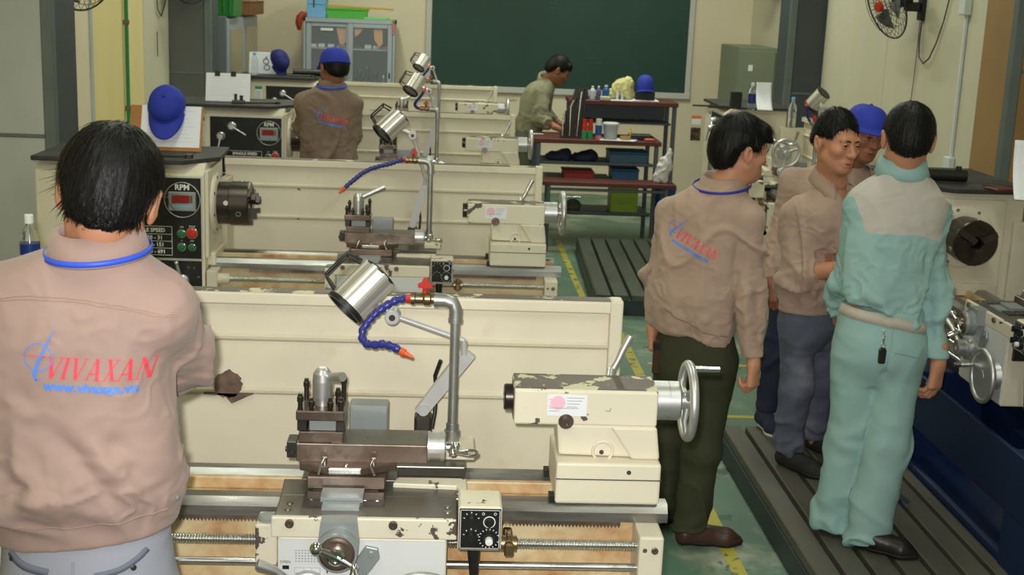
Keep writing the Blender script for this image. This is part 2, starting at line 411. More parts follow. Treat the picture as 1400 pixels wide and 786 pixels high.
# wall fans
guardm = mk('black_fan_guard', (.02, .02, .02, 1), .4)
fanblade = mk('grey_fan_blade', srgb(120, 126, 126), .35, trans=0.3)
def wall_fan(loc, rz, aim, label, R=.22):
    """loc on the wall; rz turns local -y into the room; aim=(pan,tilt) of the head"""
    t = empty('wall_fan', loc, rz, label, 'fan')
    m = MB(); m.box(-.05, .05, -.03, 0, -.09, .09, .008); m.build('wall_plate', black, t)
    m = MB(); m.box(-.03, .03, -.14, -.03, -.03, .035, .01); m.build('bracket', black, t)
    hd = Matrix.Translation((0, -.15, .06)) @ Euler((aim[1], 0, aim[0])).to_matrix().to_4x4()
    D = lambda mb: setattr(mb, 'v', [tuple(hd @ Vector(p)) for p in mb.v]) or mb
    m = MB(); m.rev((0, .06, 0), (0, -1, 0), [(0, .03), (.02, .055), (.11, .06), (.13, .05)], 16); D(m).build('motor', black, t)
    c = (0, -.14, 0); m = MB()
    m.torus(c, (0, 1, 0), R, .006, 36, 6)
    for dy, k in ((-.05, .35), (-.055, .6), (-.045, .8), (.04, .7), (.045, .4)): m.torus((0, c[1]+dy, 0), (0, 1, 0), R*k, .0022, 30, 4)
    for i in range(28):
        a = 2*PI*i/28
        for s_ in (-1, 1):
            m.tube([(R*q*math.cos(a), c[1]+s_*.055*(1-q**3), R*q*math.sin(a)) for q in (.18, .5, .8, 1.0)], .0018, 4)
    D(m).build('guard', guardm, t)
    m = MB(); m.rev((0, c[1]-.075, 0), (0, 1, 0), [(0, .034), (.03, .038)], 14); D(m).build('badge', redp, t)
    for b_ in range(3):
        m = MB()
        def blade(u, v, b_=b_):
            a = 2*PI*b_/3 + (v-.5)*1.1*(.35+.65*u); r = .04+.14*u
            return (r*math.cos(a), c[1]+.02*math.sin((v-.5)*2.4), r*math.sin(a))
        m.grid(blade, 6, 6); D(m).build('blade', fanblade, t, solid=.002)
    return t
wall_fan((XR-.01, 9.2, 2.18), -PI/2, (rad(12), rad(20)), 'black caged wall fan nearest on the right wall', .245)
wall_fan((XR-.01, 13.4, 2.42), -PI/2, (rad(30), rad(10)), 'black caged wall fan far along the right wall above the green locker')
wall_fan((XL+.012, 8.0, 2.15), PI/2, (rad(-35), rad(12)), 'black caged wall fan on the left wall near the grey pillar')
wall_fan((XL+.012, 11.35, 2.16), PI/2, (rad(-40), rad(10)), 'black wall fan on the left wall next to the far pillar')
cord = mk('grey_cord', (.05, .045, .04, 1), .5)
wire('fan_cord', [(3.315, 9.17, 2.12), (3.31, 9.17, 1.95), (3.305, 9.13, 1.84), (3.3, 9.02, 1.80), (3.3, 8.92, 1.84), (3.31, 8.84, 1.95), (3.315, 8.76, 2.1), (3.315, 8.70, 2.25), (3.315, 8.66, 2.9)], .005, cord, 'dark cord looping down the right wall from the near fan', 'cord')
wire('pull_cord', [(3.32, 9.22, 2.08), (3.318, 9.22, 1.7), (3.315, 9.23, 1.50)], .003, cord, 'thin pull string hanging below the near right fan', 'cord')
wire('fan_cord', [(XL+.03, 11.40, 2.12), (XL+.03, 11.28, 1.98), (XL+.03, 11.12, 1.87), (XL+.03, 10.98, 1.93), (XL+.03, 10.9, 2.3)], .005, cord, 'dark cord looping down the left wall beside the far pillar', 'cord')
wire('pull_cord', [(XL+.03, 10.95, 1.75), (XL+.03, 10.95, 1.55)], .004, cord, 'short thin string hanging on the pale left wall panel', 'cord')

# ------------------------------------------------------------------ slotted floor platforms
plankm = mk('worn_platform_plank', srgb(88, 85, 75), .5, var=(3, .18), stain=(srgb(58, 55, 49), 5, .56, .8), chips=(srgb(40, 52, 70), 4, .72), stretch=(1, .35, 1))
plankdark = mk('oily_green_platform_plank', srgb(74, 80, 70), .4, var=(3, .2), stain=(srgb(48, 52, 46), 5, .5, .8), stretch=(1, .35, 1))
sidem = mk('platform_side', srgb(44, 56, 60), .5, var=(3, .2))
def platform(x0, x1, y0, y1, rz, label, pitch, mt, gap=.022, h=.15):
    t = empty('floor_platform', (x0, y0, 0), rz, label, 'platform')
    W, D = x1-x0, y1-y0
    m = MB(); m.box(.004, W-.004, .004, D-.004, 0, h-.045); m.build('base', sidem, t)
    n = max(1, round(W/pitch)); pw = W/n
    me = None
    for i in range(n):
        if me is None:
            m = MB(); m.box(gap/2, pw-gap/2, 0, D, h-.046, h, .004)
            o = m.build('plank', mt, t); me = o.data
        else:
            o = bpy.data.objects.new('plank', me); link(o); o.parent = t
        o.location = (i*pw, 0, 0)
    return t
platform(1.375, 2.62, 2.2, 5.98, 0, 'worn slotted platform under the man in pale teal and the blue based lathe', .118, plankm)
platform(1.07, 1.93, 8.78, 11.0, rad(-2.0), 'dark slotted platform on the floor in front of the far workbench', .118, plankdark)
platform(-1.75, .2, 1.9, 2.9, 0, 'slotted platform in front of the nearest lathe', .13, plankm)
platform(-1.75, .2, 7.85, 8.85, 0, 'slotted platform in front of the third lathe', .13, plankdark)
# ------------------------------------------------------------------ lathes.  local frame: x=0 right end of the bed ways, y=0 spindle axis (operator at -y), z from the floor
SP = 1.122   # spindle height
MESH = {}
def part(name, key, fn, mats, parent, loc=(0, 0, 0), bevel=0.0):
    """a part whose mesh data is shared by every lathe that has the same key"""
    if key in MESH:
        o = bpy.data.objects.new(name, MESH[key]); link(o); o.parent = parent
        if bevel:
            b = o.modifiers.new('bevel', 'BEVEL'); b.width = bevel; b.segments = 2; b.limit_method = 'ANGLE'; b.angle_limit = rad(40)
    else:
        m = MB(); fn(m); o = m.build(name, mats, parent, None, bevel); MESH[key] = o.data
    o.location = loc
    return o

def part_list(name, key, fns, mats, parent, loc=(0, 0, 0)):
    for i, fn in enumerate(fns): part(name, key+str(i), fn, mats, parent, loc)

def helix_rod(m, x0, x1, y, z, r, d, pitch, n=10):
    """threaded rod along x: stepped ridges"""
    prof = []; t = 0.0; L = x1-x0
    while t < L-pitch:
        prof += [(t, r-d), (t+pitch*.25, r), (t+pitch*.55, r), (t+pitch*.8, r-d)]; t += pitch
    prof.append((L, r-d))
    X, Y, D = frame_from((1, 0, 0)); p0 = Vector((x0, y, z))
    cs = [(math.cos(2*PI*i/n), math.sin(2*PI*i/n)) for i in range(n)]
    vs = [p0+D*t+(X*c+Y*s)*rr for t, rr in prof for c, s in cs]
    k = len(prof)
    m.add(vs, [(a*n+i, a*n+(i+1) % n, (a+1)*n+(i+1) % n, (a+1)*n+i) for a in range(k-1) for i in range(n)], True)
    m.add(vs[-n:], [tuple(range(n))])

def hexbolt(m, p, d, r, h):
    m.rev(p, d, [(0, r), (h*.8, r), (h, r*.82)], 6, False)
def capscrew(m, p, d, r, h):
    m.rev(p, d, [(0, r), (h*.85, r), (h, r*.85), (h, r*.5), (h*.6, r*.5)], 12)

def rail_profile(y0, y1, zt, h):
    """one bed way: bevelled top shoulder and an upright face"""
    return [(y0, zt-h), (y0, zt-.020), (y0+.018, zt), (y1-.008, zt), (y1, zt-.01), (y1, zt-h)]

def knob_dial(m, c, r, col_i=0):
    m.mat(0).rev(c, (0, -1, 0), [(0, r), (.006, r), (.010, r*.8), (.022, r*.72)], 18)

def lathe(x0, ys, rz, label, cc, tc, base='cream', lamp='A', group='metalworking lathes', cz=0.0, lever_tilt=0.0):
    """cc: x of the cross slide; tc: x of the tailstock body's left face"""
    org = (x0, ys, 0.0)
    t = empty('lathe', org, rz, label, 'lathe', group)
    BM = {'cream': cream, 'blue': bluebase}[base]
    zb = 0.15 if base == 'blue' else 0.0
    # --- base, tray, bed
    part('headstock_pedestal', 'ped_h'+base, lambda m: (m.box(-2.45, -1.55, -.20, .26, zb, .56), m.box(-2.40, -1.60, -.215, -.199, zb+.08, .50, .004)), BM, t, bevel=.008)
    part('tailstock_pedestal', 'ped_t'+base, lambda m: (m.box(-.52, -.04, -.18, .24, zb, .56), m.box(-.48, -.08, -.195, -.179, zb+.08, .50, .004)), BM, t, bevel=.008)
    def tray(m):
        m.box(-1.68, .02, -.36, .44, .535, .56); m.box(-1.68, .02, -.365, -.35, .535, .61); m.box(.005, .02, -.36, .44, .535, .61)
    if base != 'blue': part('chip_tray', 'tray', tray, BM, t)
    else:
        part('front_skirt', 'skirtblue', lambda m: (m.box(-1.60, .10, -.345, -.325, .36, .60), m.box(-1.60, -1.17, -.345, -.325, .15, .36), m.box(-.17, .10, -.345, -.325, .15, .36),
             m.box(-1.17, -.17, -.34, -.02, .150, .158), m.box(-1.17, -.17, -.03, -.01, .15, .60), m.box(-1.60, -1.17, -.33, .2, .15, .60), m.box(-.17, .10, -.33, .2, .15, .60)), BM, t, bevel=.004)
        part('sloping_shelf', 'shelfblue', lambda m: m.add([(-1.165, -.34, .185), (-.175, -.34, .185), (-.175, -.06, .26), (-1.165, -.06, .26), (-1.165, -.34, .165), (-.175, -.34, .165), (-.175, -.06, .24), (-1.165, -.06, .24)],
             [(0, 1, 2, 3), (7, 6, 5, 4), (0, 4, 5, 1), (2, 6, 7, 3), (0, 3, 7, 4), (1, 5, 6, 2)]), BM, t)
    def bed(m):
        m.box(-1.70, -.03, -.085, .135, .60, .835)
        m.box(-1.70, -.03, .04, .060, .835, .868)     # the ledge between the ways
    part('bed', 'bed', bed, cream_rust, t, bevel=.004)
    def ways(m):
        for y0, y1 in ((-.122, -.058), (.080, .140)):
            m.prism(rail_profile(y0, y1, .872, .034), 'x', -1.68, 0)
    w_ = part('front_way', 'way_f', lambda m: m.prism(rail_profile(-.122, -.058, .872, .045), 'x', -1.68, 0), steel_way, t)
    part('rear_way', 'way_r', lambda m: m.prism(rail_profile(.080, .140, .872, .045), 'x', -1.68, -.02), steel_way, t)
    def rack(m):
        m.box(-1.5, -.12, -.108, -.085, .812, .830)
        for i in range(150): x = -1.5+i*.0092; m.add([(x, -.108, .812), (x+.0046, -.108, .804), (x+.009, -.108, .812), (x, -.088, .812), (x+.0046, -.088, .804), (x+.009, -.088, .812)], [(0, 1, 2), (5, 4, 3), (0, 3, 4, 1), (1, 4, 5, 2)])
        for x in (-.17, -.245, -.29, -.40, -.9, -1.2): capscrew(m, (x, -.108, .821), (0, -1, 0), .006, .003)
    part('rack', 'rack', rack, steel_brown, t)
    part('lead_screw', 'lead', lambda m: helix_rod(m, -1.64, -.07, -.180, .788, .0135, .0032, .0072), steel, t)
    part('feed_rod', 'feed', lambda m: m.cyl((-1.64, -.180, .728), (-.07, -.180, .728), .010, n=12), steel, t)
    part('control_rod', 'ctrl', lambda m: m.cyl((-1.64, -.180, .672), (-.07, -.180, .672), .010, n=12), steel, t)
    br = part('end_bracket', 'brk', lambda m: m.box(-.085, -.022, -.215, -.085, .625, .826), cream, t, bevel=.006)
    part('bolt', 'brkbolt', lambda m: (capscrew(m, (-.045, -.215, .79), (0, -1, 0), .009, .005), capscrew(m, (-.045, -.215, .66), (0, -1, 0), .009, .005), m.rev((-.07, -.215, .79), (0, -1, 0), [(0, .006), (.001, .006)], 10)), steel_brown, br)
    part('screw_bracket', 'brkl', lambda m: (m.box(-1.685, -1.635, -.215, -.085, .62, .83), m.rev((-1.64, -.18, .788), (1, 0, 0), [(0, .026), (.05, .026), (.06, .018)], 16)), cream, t, bevel=.005)
    # --- headstock
    hs = part('headstock', 'head'+('b' if base == 'blue' else ''), lambda m: (m.prism([(-.215, .56), (-.215, 1.285), (-.16, 1.330), (.29, 1.330), (.29, .56)], 'x', -2.46, -1.690),
              m.box(-1.692, -1.675, -.19, .20, .885, 1.30), m.box(-1.70, -1.655, -.13, .19, .84, .90)), cream, t, bevel=.006)
    part('spindle_flange', 'flange', lambda m: m.rev((-1.69, 0, SP), (1, 0, 0), [(0, .150), (.022, .150), (.030, .140), (.034, .118)], 40), cream, hs)
    part_list('flange_bolt', 'flb', [lambda m, a=2*PI*i/8+.3: capscrew(m, (-1.662, .133*math.cos(a), SP+.133*math.sin(a)), (1, 0, 0), .008, .005) for i in range(8)], steel_dark, hs)
    ch = part('chuck', 'chuck', lambda m: m.rev((-1.672, 0, SP), (1, 0, 0), [(0, .098), (.004, .102), (.070, .102), (.074, .106), (.160, .106), (.167, .100), (.167, .030), (.09, .028)], 44), chuckm, t)
    def key(x, r, a, q):
        d = (0, math.cos(a), math.sin(a)); return lambda m: m.rev((x, r*d[1], SP+r*d[2]), d, [(0, q), (.002, q), (.002, q*.6), (-.004, q*.6)], 12)
    part_list('key_socket', 'keys', [key(-1.61, .102, 2*PI*i/3+.9, .012) for i in range(3)]+[key(-1.552, .1055, 2*PI*i/3+1.4, .014) for i in range(3)], steel, ch)
    for i in range(3):
        def jaw(m, i=i):
            a = 2*PI*i/3+.45; ey = Vector((0, math.cos(a), math.sin(a))); ez = Vector((0, -math.sin(a), math.cos(a)))
            def bx(xa, xb, ra, rb, hw):
                vs = [Vector((x, 0, SP))+ey*r+ez*q for x in (xa, xb) for r in (ra, rb) for q in (-hw, hw)]
                m.add(vs, [(0, 1, 3, 2), (4, 6, 7, 5), (0, 4, 5, 1), (2, 3, 7, 6), (0, 2, 6, 4), (1, 5, 7, 3)])
            bx(-1.515, -1.497, .024, .104, .014); bx(-1.497, -1.478, .022, .072, .014); bx(-1.478, -1.462, .020, .044, .014)
            for r in (.045, .085): capscrew(m, Vector((-1.505, 0, SP))+ey*r+ez*.024, (1, 0, 0), .006, .004)
        part('jaw', 'jaw%d' % i, jaw, steel_dark, ch)
    # front panels
    fy = -.2155
    pn = part('speed_panel', 'panel', lambda m: m.box(-2.19, -1.704, fy-.004, fy, .888, 1.268, .003), blackpanel, t)
    def trim(m):
        for q in ((-2.196, -1.698, 1.268, 1.275), (-2.196, -1.698, .880, .888), (-1.704, -1.698, .888, 1.268)): m.box(q[0], q[1], fy-.007, fy+.001, q[2], q[3])
    part('panel_edge', 'ptrim', trim, alu, pn)
    part('display_ring', 'dring', lambda m: m.torus((-1.790, fy-.004, 1.165), (0, 1, 0), .082, .0022, 40, 5), alu, pn)
    E = dict(ex=(1, 0, 0), ey=(0, 0, 1)); py = fy-.0046
    def disp(m):
        m.mat(0).box(-1.853, -1.727, fy-.010, fy-.003, 1.113, 1.203, .003)
        m.mat(1).box(-1.838, -1.756, fy-.0115, fy-.009, 1.150, 1.188); m.mat(0)
        m.mat(2); quad(m, (0, fy-.0105, 0), (1, 0, 0), (0, 0, 1), -1.838, -1.742, 1.127, 1.142)
        m.mat(3); quad(m, (0, fy-.0105, 0), (1, 0, 0), (0, 0, 1), -1.754, -1.742, 1.152, 1.186)
    part('rpm_display', 'disp', disp, [greymetal, redlcd, lcdblue, steel_brown], pn)
    def letters(m):
        add_text(m, 'RPM', .036, (-1.790, py, 1.223), bold=.0012)
        add_text(m, 'SPINDLE SPEED', .025, (-1.955, py, 1.019), bold=.0008)
        for i, (a, b) in enumerate((('L', '150 - 31'), ('M', '690 - 151'), ('H', '3100 - 691'))):
            z = .984-i*.033
            add_text(m, a, .025, (-2.045, py, z), bold=.0008); add_text(m, b, .025, (-1.925, py, z), bold=.0008)
        for z in (1.038, 1.001, .968, .935, .902): quad(m, (0, py, 0), (1, 0, 0), (0, 0, 1), -2.09, -1.84, z-.001, z+.001)
        for x, zt in ((-2.09, 1.038), (-1.84, 1.038), (-2.01, 1.001)): quad(m, (0, py, 0), (1, 0, 0), (0, 0, 1), x-.001, x+.001, .902, zt)
        add_text(m, 'ON', .011, (-1.795, py, 1.037)); add_text(m, 'STOP', .012, (-1.747, py, 1.040)); add_text(m, '+', .014, (-1.795, py, .972)); add_text(m, 'JOG', .010, (-1.747, py, .972))
    part('panel_lettering', 'plet', letters, white, pn)
    for nm, c, r, mt in (('green_button', (-1.795, 1.007), .017, greenbtn), ('red_button', (-1.747, 1.010), .024, redp), ('green_button', (-1.795, .943), .017, greenbtn), ('green_button', (-1.747, .943), .015, greenbtn)):
        part(nm, 'b%.3f%.3f' % c, lambda m, c=c, r=r: (m.mat(1).rev((c[0], fy-.004, c[1]), (0, -1, 0), [(0, r+.003), (.005, r+.003)], 18), m.mat(0).rev((c[0], fy-.009, c[1]), (0, -1, 0), [(0, r), (.006, r), (.012, r*.7), (.013, 0.001)], 18)), [mt, chrome], pn)
    for x, z, a in ((-2.04, 1.205, -.5), (-2.115, 1.135, -1.75)):
        def lv(m, x=x, z=z, a=a):
            m.rev((x, fy-.004, z), (0, -1, 0), [(0, .030), (.012, .030), (.02, .022), (.035, .018)], 20)
            p = Vector((x, fy-.03, z)); d = Vector((math.cos(a), -.15, math.sin(a)))
            m.cyl(p, p+d*.105, .007, .006, 10); m.sphere(p+d*.107, .009, 10, 8)
        part('speed_lever', 'sl%.2f' % x, lv, alu, pn)
    lp = part('feed_panel', 'fpanel', lambda m: m.box(-2.19, -1.704, fy-.004, fy, .60, .876, .003), blackpanel, t)
    for i, x in enumerate((-1.905, -1.795)):
        def lv(m, x=x, i=i):
            m.rev((x, fy-.003, .78), (0, -1, 0), [(0, .032), (.014, .032), (.022, .022), (.032, .018)], 18)
            p = Vector((x, fy-.03, .78)); d = Vector((.12-.3*i, -.2, .98)).normalized(); m.cyl(p, p+d*.095, .010, .008, 10); m.sphere(p+d*.098, .0105, 10, 8)
        part('feed_lever', 'fl%d' % i, lv, alu, lp)
    def marks(m):
        for x, z in ((-1.85, .842), (-1.74, .842), (-1.765, .845), (-1.72, .80), (-1.98, .845)): add_text(m, random.choice('ACDW'), .014, (x, fy-.0046, z))
    random.seed(3); part('feed_lettering', 'flet', marks, greymetal, lp)
    part('headstock_mat', 'mat', lambda m: m.prism([(-2.47, -.24), (-1.78, -.24), (-1.64, -.06), (-1.66, .33), (-2.47, .33)], 'z', 1.3305, 1.352), rubber, t, bevel=.004)
    cd = part('instruction_card', 'card', lambda m: m.box(-2.29, -2.225, fy-.003, fy, 1.10, 1.265), paper, t)
    part('card_header', 'cardh', lambda m: m.box(-2.289, -2.226, fy-.0036, fy-.002, 1.235, 1.262), greenprint, cd)
    def cl(m):
        for i in range(8): quad(m, (0, fy-.0034, 0), (1, 0, 0), (0, 0, 1), -2.283, -2.232-.006*(i % 3), 1.115+i*.014, 1.119+i*.014)
    part('card_text', 'cardt', cl, greyprint, cd)
    # --- splash guard behind
    sy = .44
    sp = part('splash_guard', 'splash', lambda m: (m.box(-1.70, -.075, sy, sy+.004, .56, 1.255), m.prism([(sy-.020, 1.250), (sy-.024, 1.254), (sy-.024, 1.283), (sy-.016, 1.288), (sy+.03, 1.288), (sy+.03, 1.25)], 'x', -1.70, -.075)), cream, t, bevel=.002)
    part('end_flange', 'spend', lambda m: m.box(-.108, -.070, sy-.032, sy+.03, .56, 1.292), cream, sp, bevel=.006)
    for i, z in enumerate((1.148, .985)):
        part('guard_rib', 'rib%d' % i, lambda m, z=z: m.prism([(sy, z-.012), (sy-.010, z-.004), (sy-.012, z+.004), (sy, z+.012)], 'x', -1.70, -.108), cream, sp)
    part('chipped_edge', 'spchip', lambda m: m.box(-1.70, -.09, sy-.02, sy+.026, 1.2875, 1.2895), cream_top, sp)
    part('guard_bracket', 'spbrk', lambda m: (m.box(-1.70, -1.66, sy-.2, sy, .60, 1.2), ), cream, sp, bevel=.004)
    # --- carriage (all parts share the offset cc)
    L = (cc, 0, cz)
    if cz: part('saddle_riser', 'riser', lambda m: m.box(-.15, .27, -.275, .19, .868, .965), steel_dark, t, (cc, 0, 0), .004)
    sd = part('saddle', 'saddle', lambda m: (m.box(-.16, .285, -.285, -.150, .846, .898), m.prism([(-.16, -.155), (-.165, -.04), (.31, -.04), (.31, -.155)], 'z', .876, .898), m.box(-.12, .13, -.04, .20, .874, .898), m.box(.02, .31, .05, .2, .874, .905)), steel_green, t, L, .004)
    part('saddle_front', 'sadf', lambda m: m.box(-.165, .285, -.300, -.284, .846, .899), cream_worn, sd, bevel=.004)
    part('saddle_edge', 'sade', lambda m: m.prism([(.12, -.09), (.13, -.045), (.31, -.045), (.312, -.15), (.30, -.165), (.285, -.10)], 'z', .896, .910), cream_worn, sd, bevel=.003)
    part_list('saddle_bolt', 'sadb', [lambda m, x=x: capscrew(m, (x, -.299, .884), (0, -1, 0), .011, .010) for x in (-.12, .13)], steel_brown, sd)
    part_list('oil_nipple', 'sadn', [lambda m, x=x, y=y: m.rev((x, y, .897), (0, 0, 1), [(0, .010), (.004, .008), (.004, .003)], 10) for x, y in ((-.13, -.21), (-.13, -.25), (.262, -.215), (.262, -.25), (.288, -.12))], steel_brown, sd)
    ap = part('apron', 'apron', lambda m: m.box(-.150, .262, -.297, -.125, .575, .846), cream, t, L, .006)
    def plate(m):
        m.mat(0).box(-.147, .258, -.3005, -.2965, .585, .842)
        m.mat(1)
        for i in range(5):
            for k in range(8): quad(m, (-.106+k*.0075, -.3008, .812-i*.007), (1, 0, 0), (0, 0, 1), 0, .004, 0, .003)
        for i in range(5): quad(m, (-.108, -.3008, .768-i*.013), (1, 0, 0), (0, 0, 1), 0, .062, 0, .001)
        for x in (-.108, -.085, -.066, -.046): quad(m, (x, -.3008, .716), (1, 0, 0), (0, 0, 1), 0, .001, 0, .053)
        add_text(m.mat(2), 'OPEN', .010, (-.130, -.3009, .783)); quad(m, (-.137, -.3009, .764), (1, 0, 0), (0, 0, 1), 0, .016, 0, .010); quad(m, (-.137, -.3009, .700), (1, 0, 0), (0, 0, 1), 0, .016, 0, .010)
        quad(m, (-.030, -.3009, .755), (1, 0, 0), (0, 0, 1), 0, .003, 0, .014); quad(m, (-.014, -.3009, .757), (1, 0, 0), (0, 0, 1), 0, .006, 0, .006)
    part('apron_plate', 'aplate', plate, [apronm, greyprint, black], ap)
    def boss(m):
        m.mat(0).prism([(-.035, -.02), (-.018, .034), (.018, .034), (.035, -.02), (.02, -.05), (-.02, -.05)], 'y', -.312, -.300)
        m.v = [(p[0]+.005, p[1], p[2]+.700) for p in m.v]
        m.rev((.005, -.312, .700), (0, -1, 0), [(0, .018), (.012, .018), (.012, .008), (.004, .008)], 16)
        for x, z in ((.005, .725), (-.022, .69), (.032, .69)): capscrew(m, (x, -.312, z), (0, -1, 0), .006, .003)
    part('pinion_boss', 'boss', boss, greymetal, ap)
    part('feed_boss', 'fboss', lambda m: (m.prism([(.03, .755), (.045, .80), (.065, .832), (.095, .826), (.10, .80), (.08, .77), (.06, .745)], 'y', -.312, -.300), capscrew(m, (.078, -.312, .812), (0, -1, 0), .008, .004)), greymetal, ap, bevel=.003)
    # half nut lever
    hn = part('engage_lever', 'hnl', lambda m: (m.rev((-.075, -.300, .715), (0, -1, 0), [(0, .048), (.016, .046), (.020, .034), (.052, .034), (.056, .028), (.056, .010), (.05, .010)], 26), m.tube([(-.080, -.338, .725), (-.118, -.345, .758), (-.150, -.352, .785), (-.190, -.360, .803)], [.010, .0085, .011, .0135], 12)), alu, t, L)
    # cross feed dial with ball crank
    cd_ = part('cross_feed_dial', 'cfd', lambda m: (m.mat(0).prism([(-.05, .84), (-.043, .90), (.043, .90), (.05, .84)], 'y', -.335, -.284), m.rev((0, -.33, .838), (0, -1, 0), [(0, .050), (.022, .050), (.022, .046), (.034, .046), (.034, .050), (.042, .048)], 34), m.mat(1).rev((0, -.371, .838), (0, -1, 0), [(0, .044), (.004, .042), (.008, .036)], 28)), [greymetal, steel_brown], t, L)
    def crank(m):
        h = Vector((0, -.378, .838)); m.rev(h, (0, -1, 0), [(0, .022), (.016, .022), (.020, .017), (.020, .012), (.017, .012)], 20)
        a, b = Vector((-.046, -.398, .862)), Vector((.043, -.398, .815))
        m.cyl(h+Vector((0, -.012, 0)), a, .010, .009, 10); m.sphere(a, .0165, 18, 12); m.cyl(h+Vector((0, -.012, 0)), b, .009, .006, 10); m.sphere(b, .011, 14, 10)
        m.rev(b, (.05, -.9, -.45), [(0, .006), (.010, .008), (.03, .013), (.05, .012), (.058, .006)], 14)
    part('ball_crank', 'bcr', crank, chrome, cd_)
    hw = part('carriage_handwheel', 'chw', lambda m: (m.torus((.205, -.355, .680), (0, 1, 0), .098, .011, 44, 10), m.rev((.205, -.30, .680), (0, -1, 0), [(0, .055), (.02, .050), (.03, .026), (.062, .024)], 24), m.rev((.205, -.345, .68), (0, -1, 0), [(0, .030), (.006, .098), (.012, .098), (.016, .030)], 40)), alu, t, L)
    part('wheel_handle', 'chwh', lambda m: m.rev((.205-.085, -.36, .70), (0, -1, 0), [(0, .006), (.012, .008), (.05, .011), (.075, .009), (.078, .004)], 12), chrome, hw)
    # thread dial block on the left
    tb = part('thread_indicator', 'tind', lambda m: (m.mat(0).box(-.205, -.152, -.285, -.20, .765, .872, .003), m.mat(1).rev((-.178, -.25, .872), (0, 0, 1), [(0, .025), (.008, .025), (.012, .019)], 24)), [cream_worn, greymetal], t, L)
    # electric box on the right
    eb = part('control_box', 'ebox', lambda m: (m.box(.288, .395, -.290, -.175, .815, .930, .005),), cream_worn, t, L)
    def ebp(m):
        m.mat(0).box(.291, .392, -.2935, -.289, .821, .926)
        m.mat(1)
        for q in ((.293, .390, .823, .8245), (.293, .390, .9225, .924), (.293, .2945, .823, .924), (.3885, .390, .823, .924)): quad(m, (0, -.2939, 0), (1, 0, 0), (0, 0, 1), *q)
        for cx, cz, r in ((.320, .899, .015), (.320, .856, .015), (.364, .850, .021)):
            for a in np.linspace(.2, PI-.2, 5) if r < .02 else np.linspace(0, 2*PI, 18):
                c, s_ = math.cos(a), math.sin(a); quad(m, (cx+c*(r+.001), -.2939, cz+s_*(r+.001)), (c, 0, s_), (-s_, 0, c), 0, .004, -.001, .001)
        for x in (.349, .378): m.torus((x, -.2937, .914), (0, 1, 0), .003, .0008, 12, 4)
    part('switch_plate', 'ebplate', ebp, [blackpanel, white], eb)
    part('rotary_knob', 'kn1', lambda m: (m.rev((.320, -.2935, .899), (0, -1, 0), [(0, .012), (.016, .010)], 14), m.box(.317, .323, -.316, -.300, .888, .910)), black, eb)
    part('rotary_knob', 'kn2', lambda m: (m.rev((.320, -.2935, .856), (0, -1, 0), [(0, .012), (.016, .010)], 14), m.box(.317, .323, -.316, -.300, .845, .867)), black, eb)
    part('selector_switch', 'kn3', lambda m: (m.mat(1).torus((.364, -.2945, .893), (0, 1, 0), .014, .0016, 22, 5), m.mat(0).rev((.364, -.2935, .893), (0, -1, 0), [(0, .012), (.008, .011)], 16), m.box(.3615, .3665, -.310, -.30, .884, .902)), [black, white], eb)
    part('speed_knob', 'kn4', lambda m: (m.mat(0).rev((.364, -.2935, .850), (0, -1, 0), [(0, .018), (.012, .016)], 20), m.mat(1).rev((.364, -.3055, .850), (0, -1, 0), [(0, .010), (.012, .009), (.013, .001)], 18)), [black, white], eb)
    def conduit(m):
        pts = [(.330, -.24, .815), (.330, -.24, .79), (.333, -.24, .70), (.31, -.22, .60), (.28, -.15, .58)]
        m.tube(pts, [.016, .016, .009, .009, .009], 10)
    part('cable_gland', 'ebcable', conduit, black, eb)
    part('screw_support', 'ssup', lambda m: (m.box(.408, .432, -.215, -.10, .765, .80, .004), m.box(.412, .428, -.20, -.18, .80, .822, .004), m.rev((.40, -.18, .788), (1, 0, 0), [(0, .021), (.04, .021)], 14)), brass, t, L)
    # cross slide, swivel, compound
    cs = part('cross_slide', 'cslide', lambda m: (m.mat(0).box(-.097, .102, -.13, .22, .905, .938, .003), m.mat(1).box(-.080, .085, -.14, .20, .892, .906)), [steel_brown, steel_dark], t, L)
    part('slide_end', 'csend', lambda m: (m.mat(0).box(-.098, .104, -.192, -.145, .890, .905), m.box(-.098, .104, -.236, -.192, .898, .902), m.mat(1).box(-.055, .050, -.205, -.14, .898, .914), m.mat(2).box(-.048, .044, -.25, -.21, .890, .905),
        [capscrew(m.mat(3), (x, -.192, .898), (0, -1, .4), .005, .003) for x in (-.08, -.045, .03, .055, .085)]), [steel_dark, greymetal, greymetal, chrome], cs)
    def swivel(m):
        m.prism([(-.120, -.085), (-.125, .06), (-.06, .12), (.06, .12), (.125, .06), (.128, -.075), (.04, -.118), (-.04, -.118)], 'z', .938, .960)
        m.mat(1); m.box(-.045, .040, -.119, -.10, .941, .957); m.mat(0)
    sv = part('swivel_base', 'swiv', swivel, [steel_brown, steel], t, L, .003)
    part_list('clamp_lever', 'clb', [lambda m, x=x: (m.rev((x, -.094, .960), (0, 0, 1), [(0, .006), (.018, .006)], 8), m.tube([(x, -.096, .976), (x-.008, -.108, .962), (x-.014 if x < 0 else x+.004, -.12, .940)], .004, 6)) for x in (-.055, .07)], chrome, sv)
    part('lock_knob', 'clk', lambda m: m.sphere((.0, -.105, .958), .008, 10, 6), chrome, sv)
    cp_ = part('compound_slide', 'comp', lambda m: (m.box(-.130, .207, -.072, .048, .958, 1.006), m.box(.03, .20, -.05, .03, .95, .96)), steel_brown, t, L, .002)
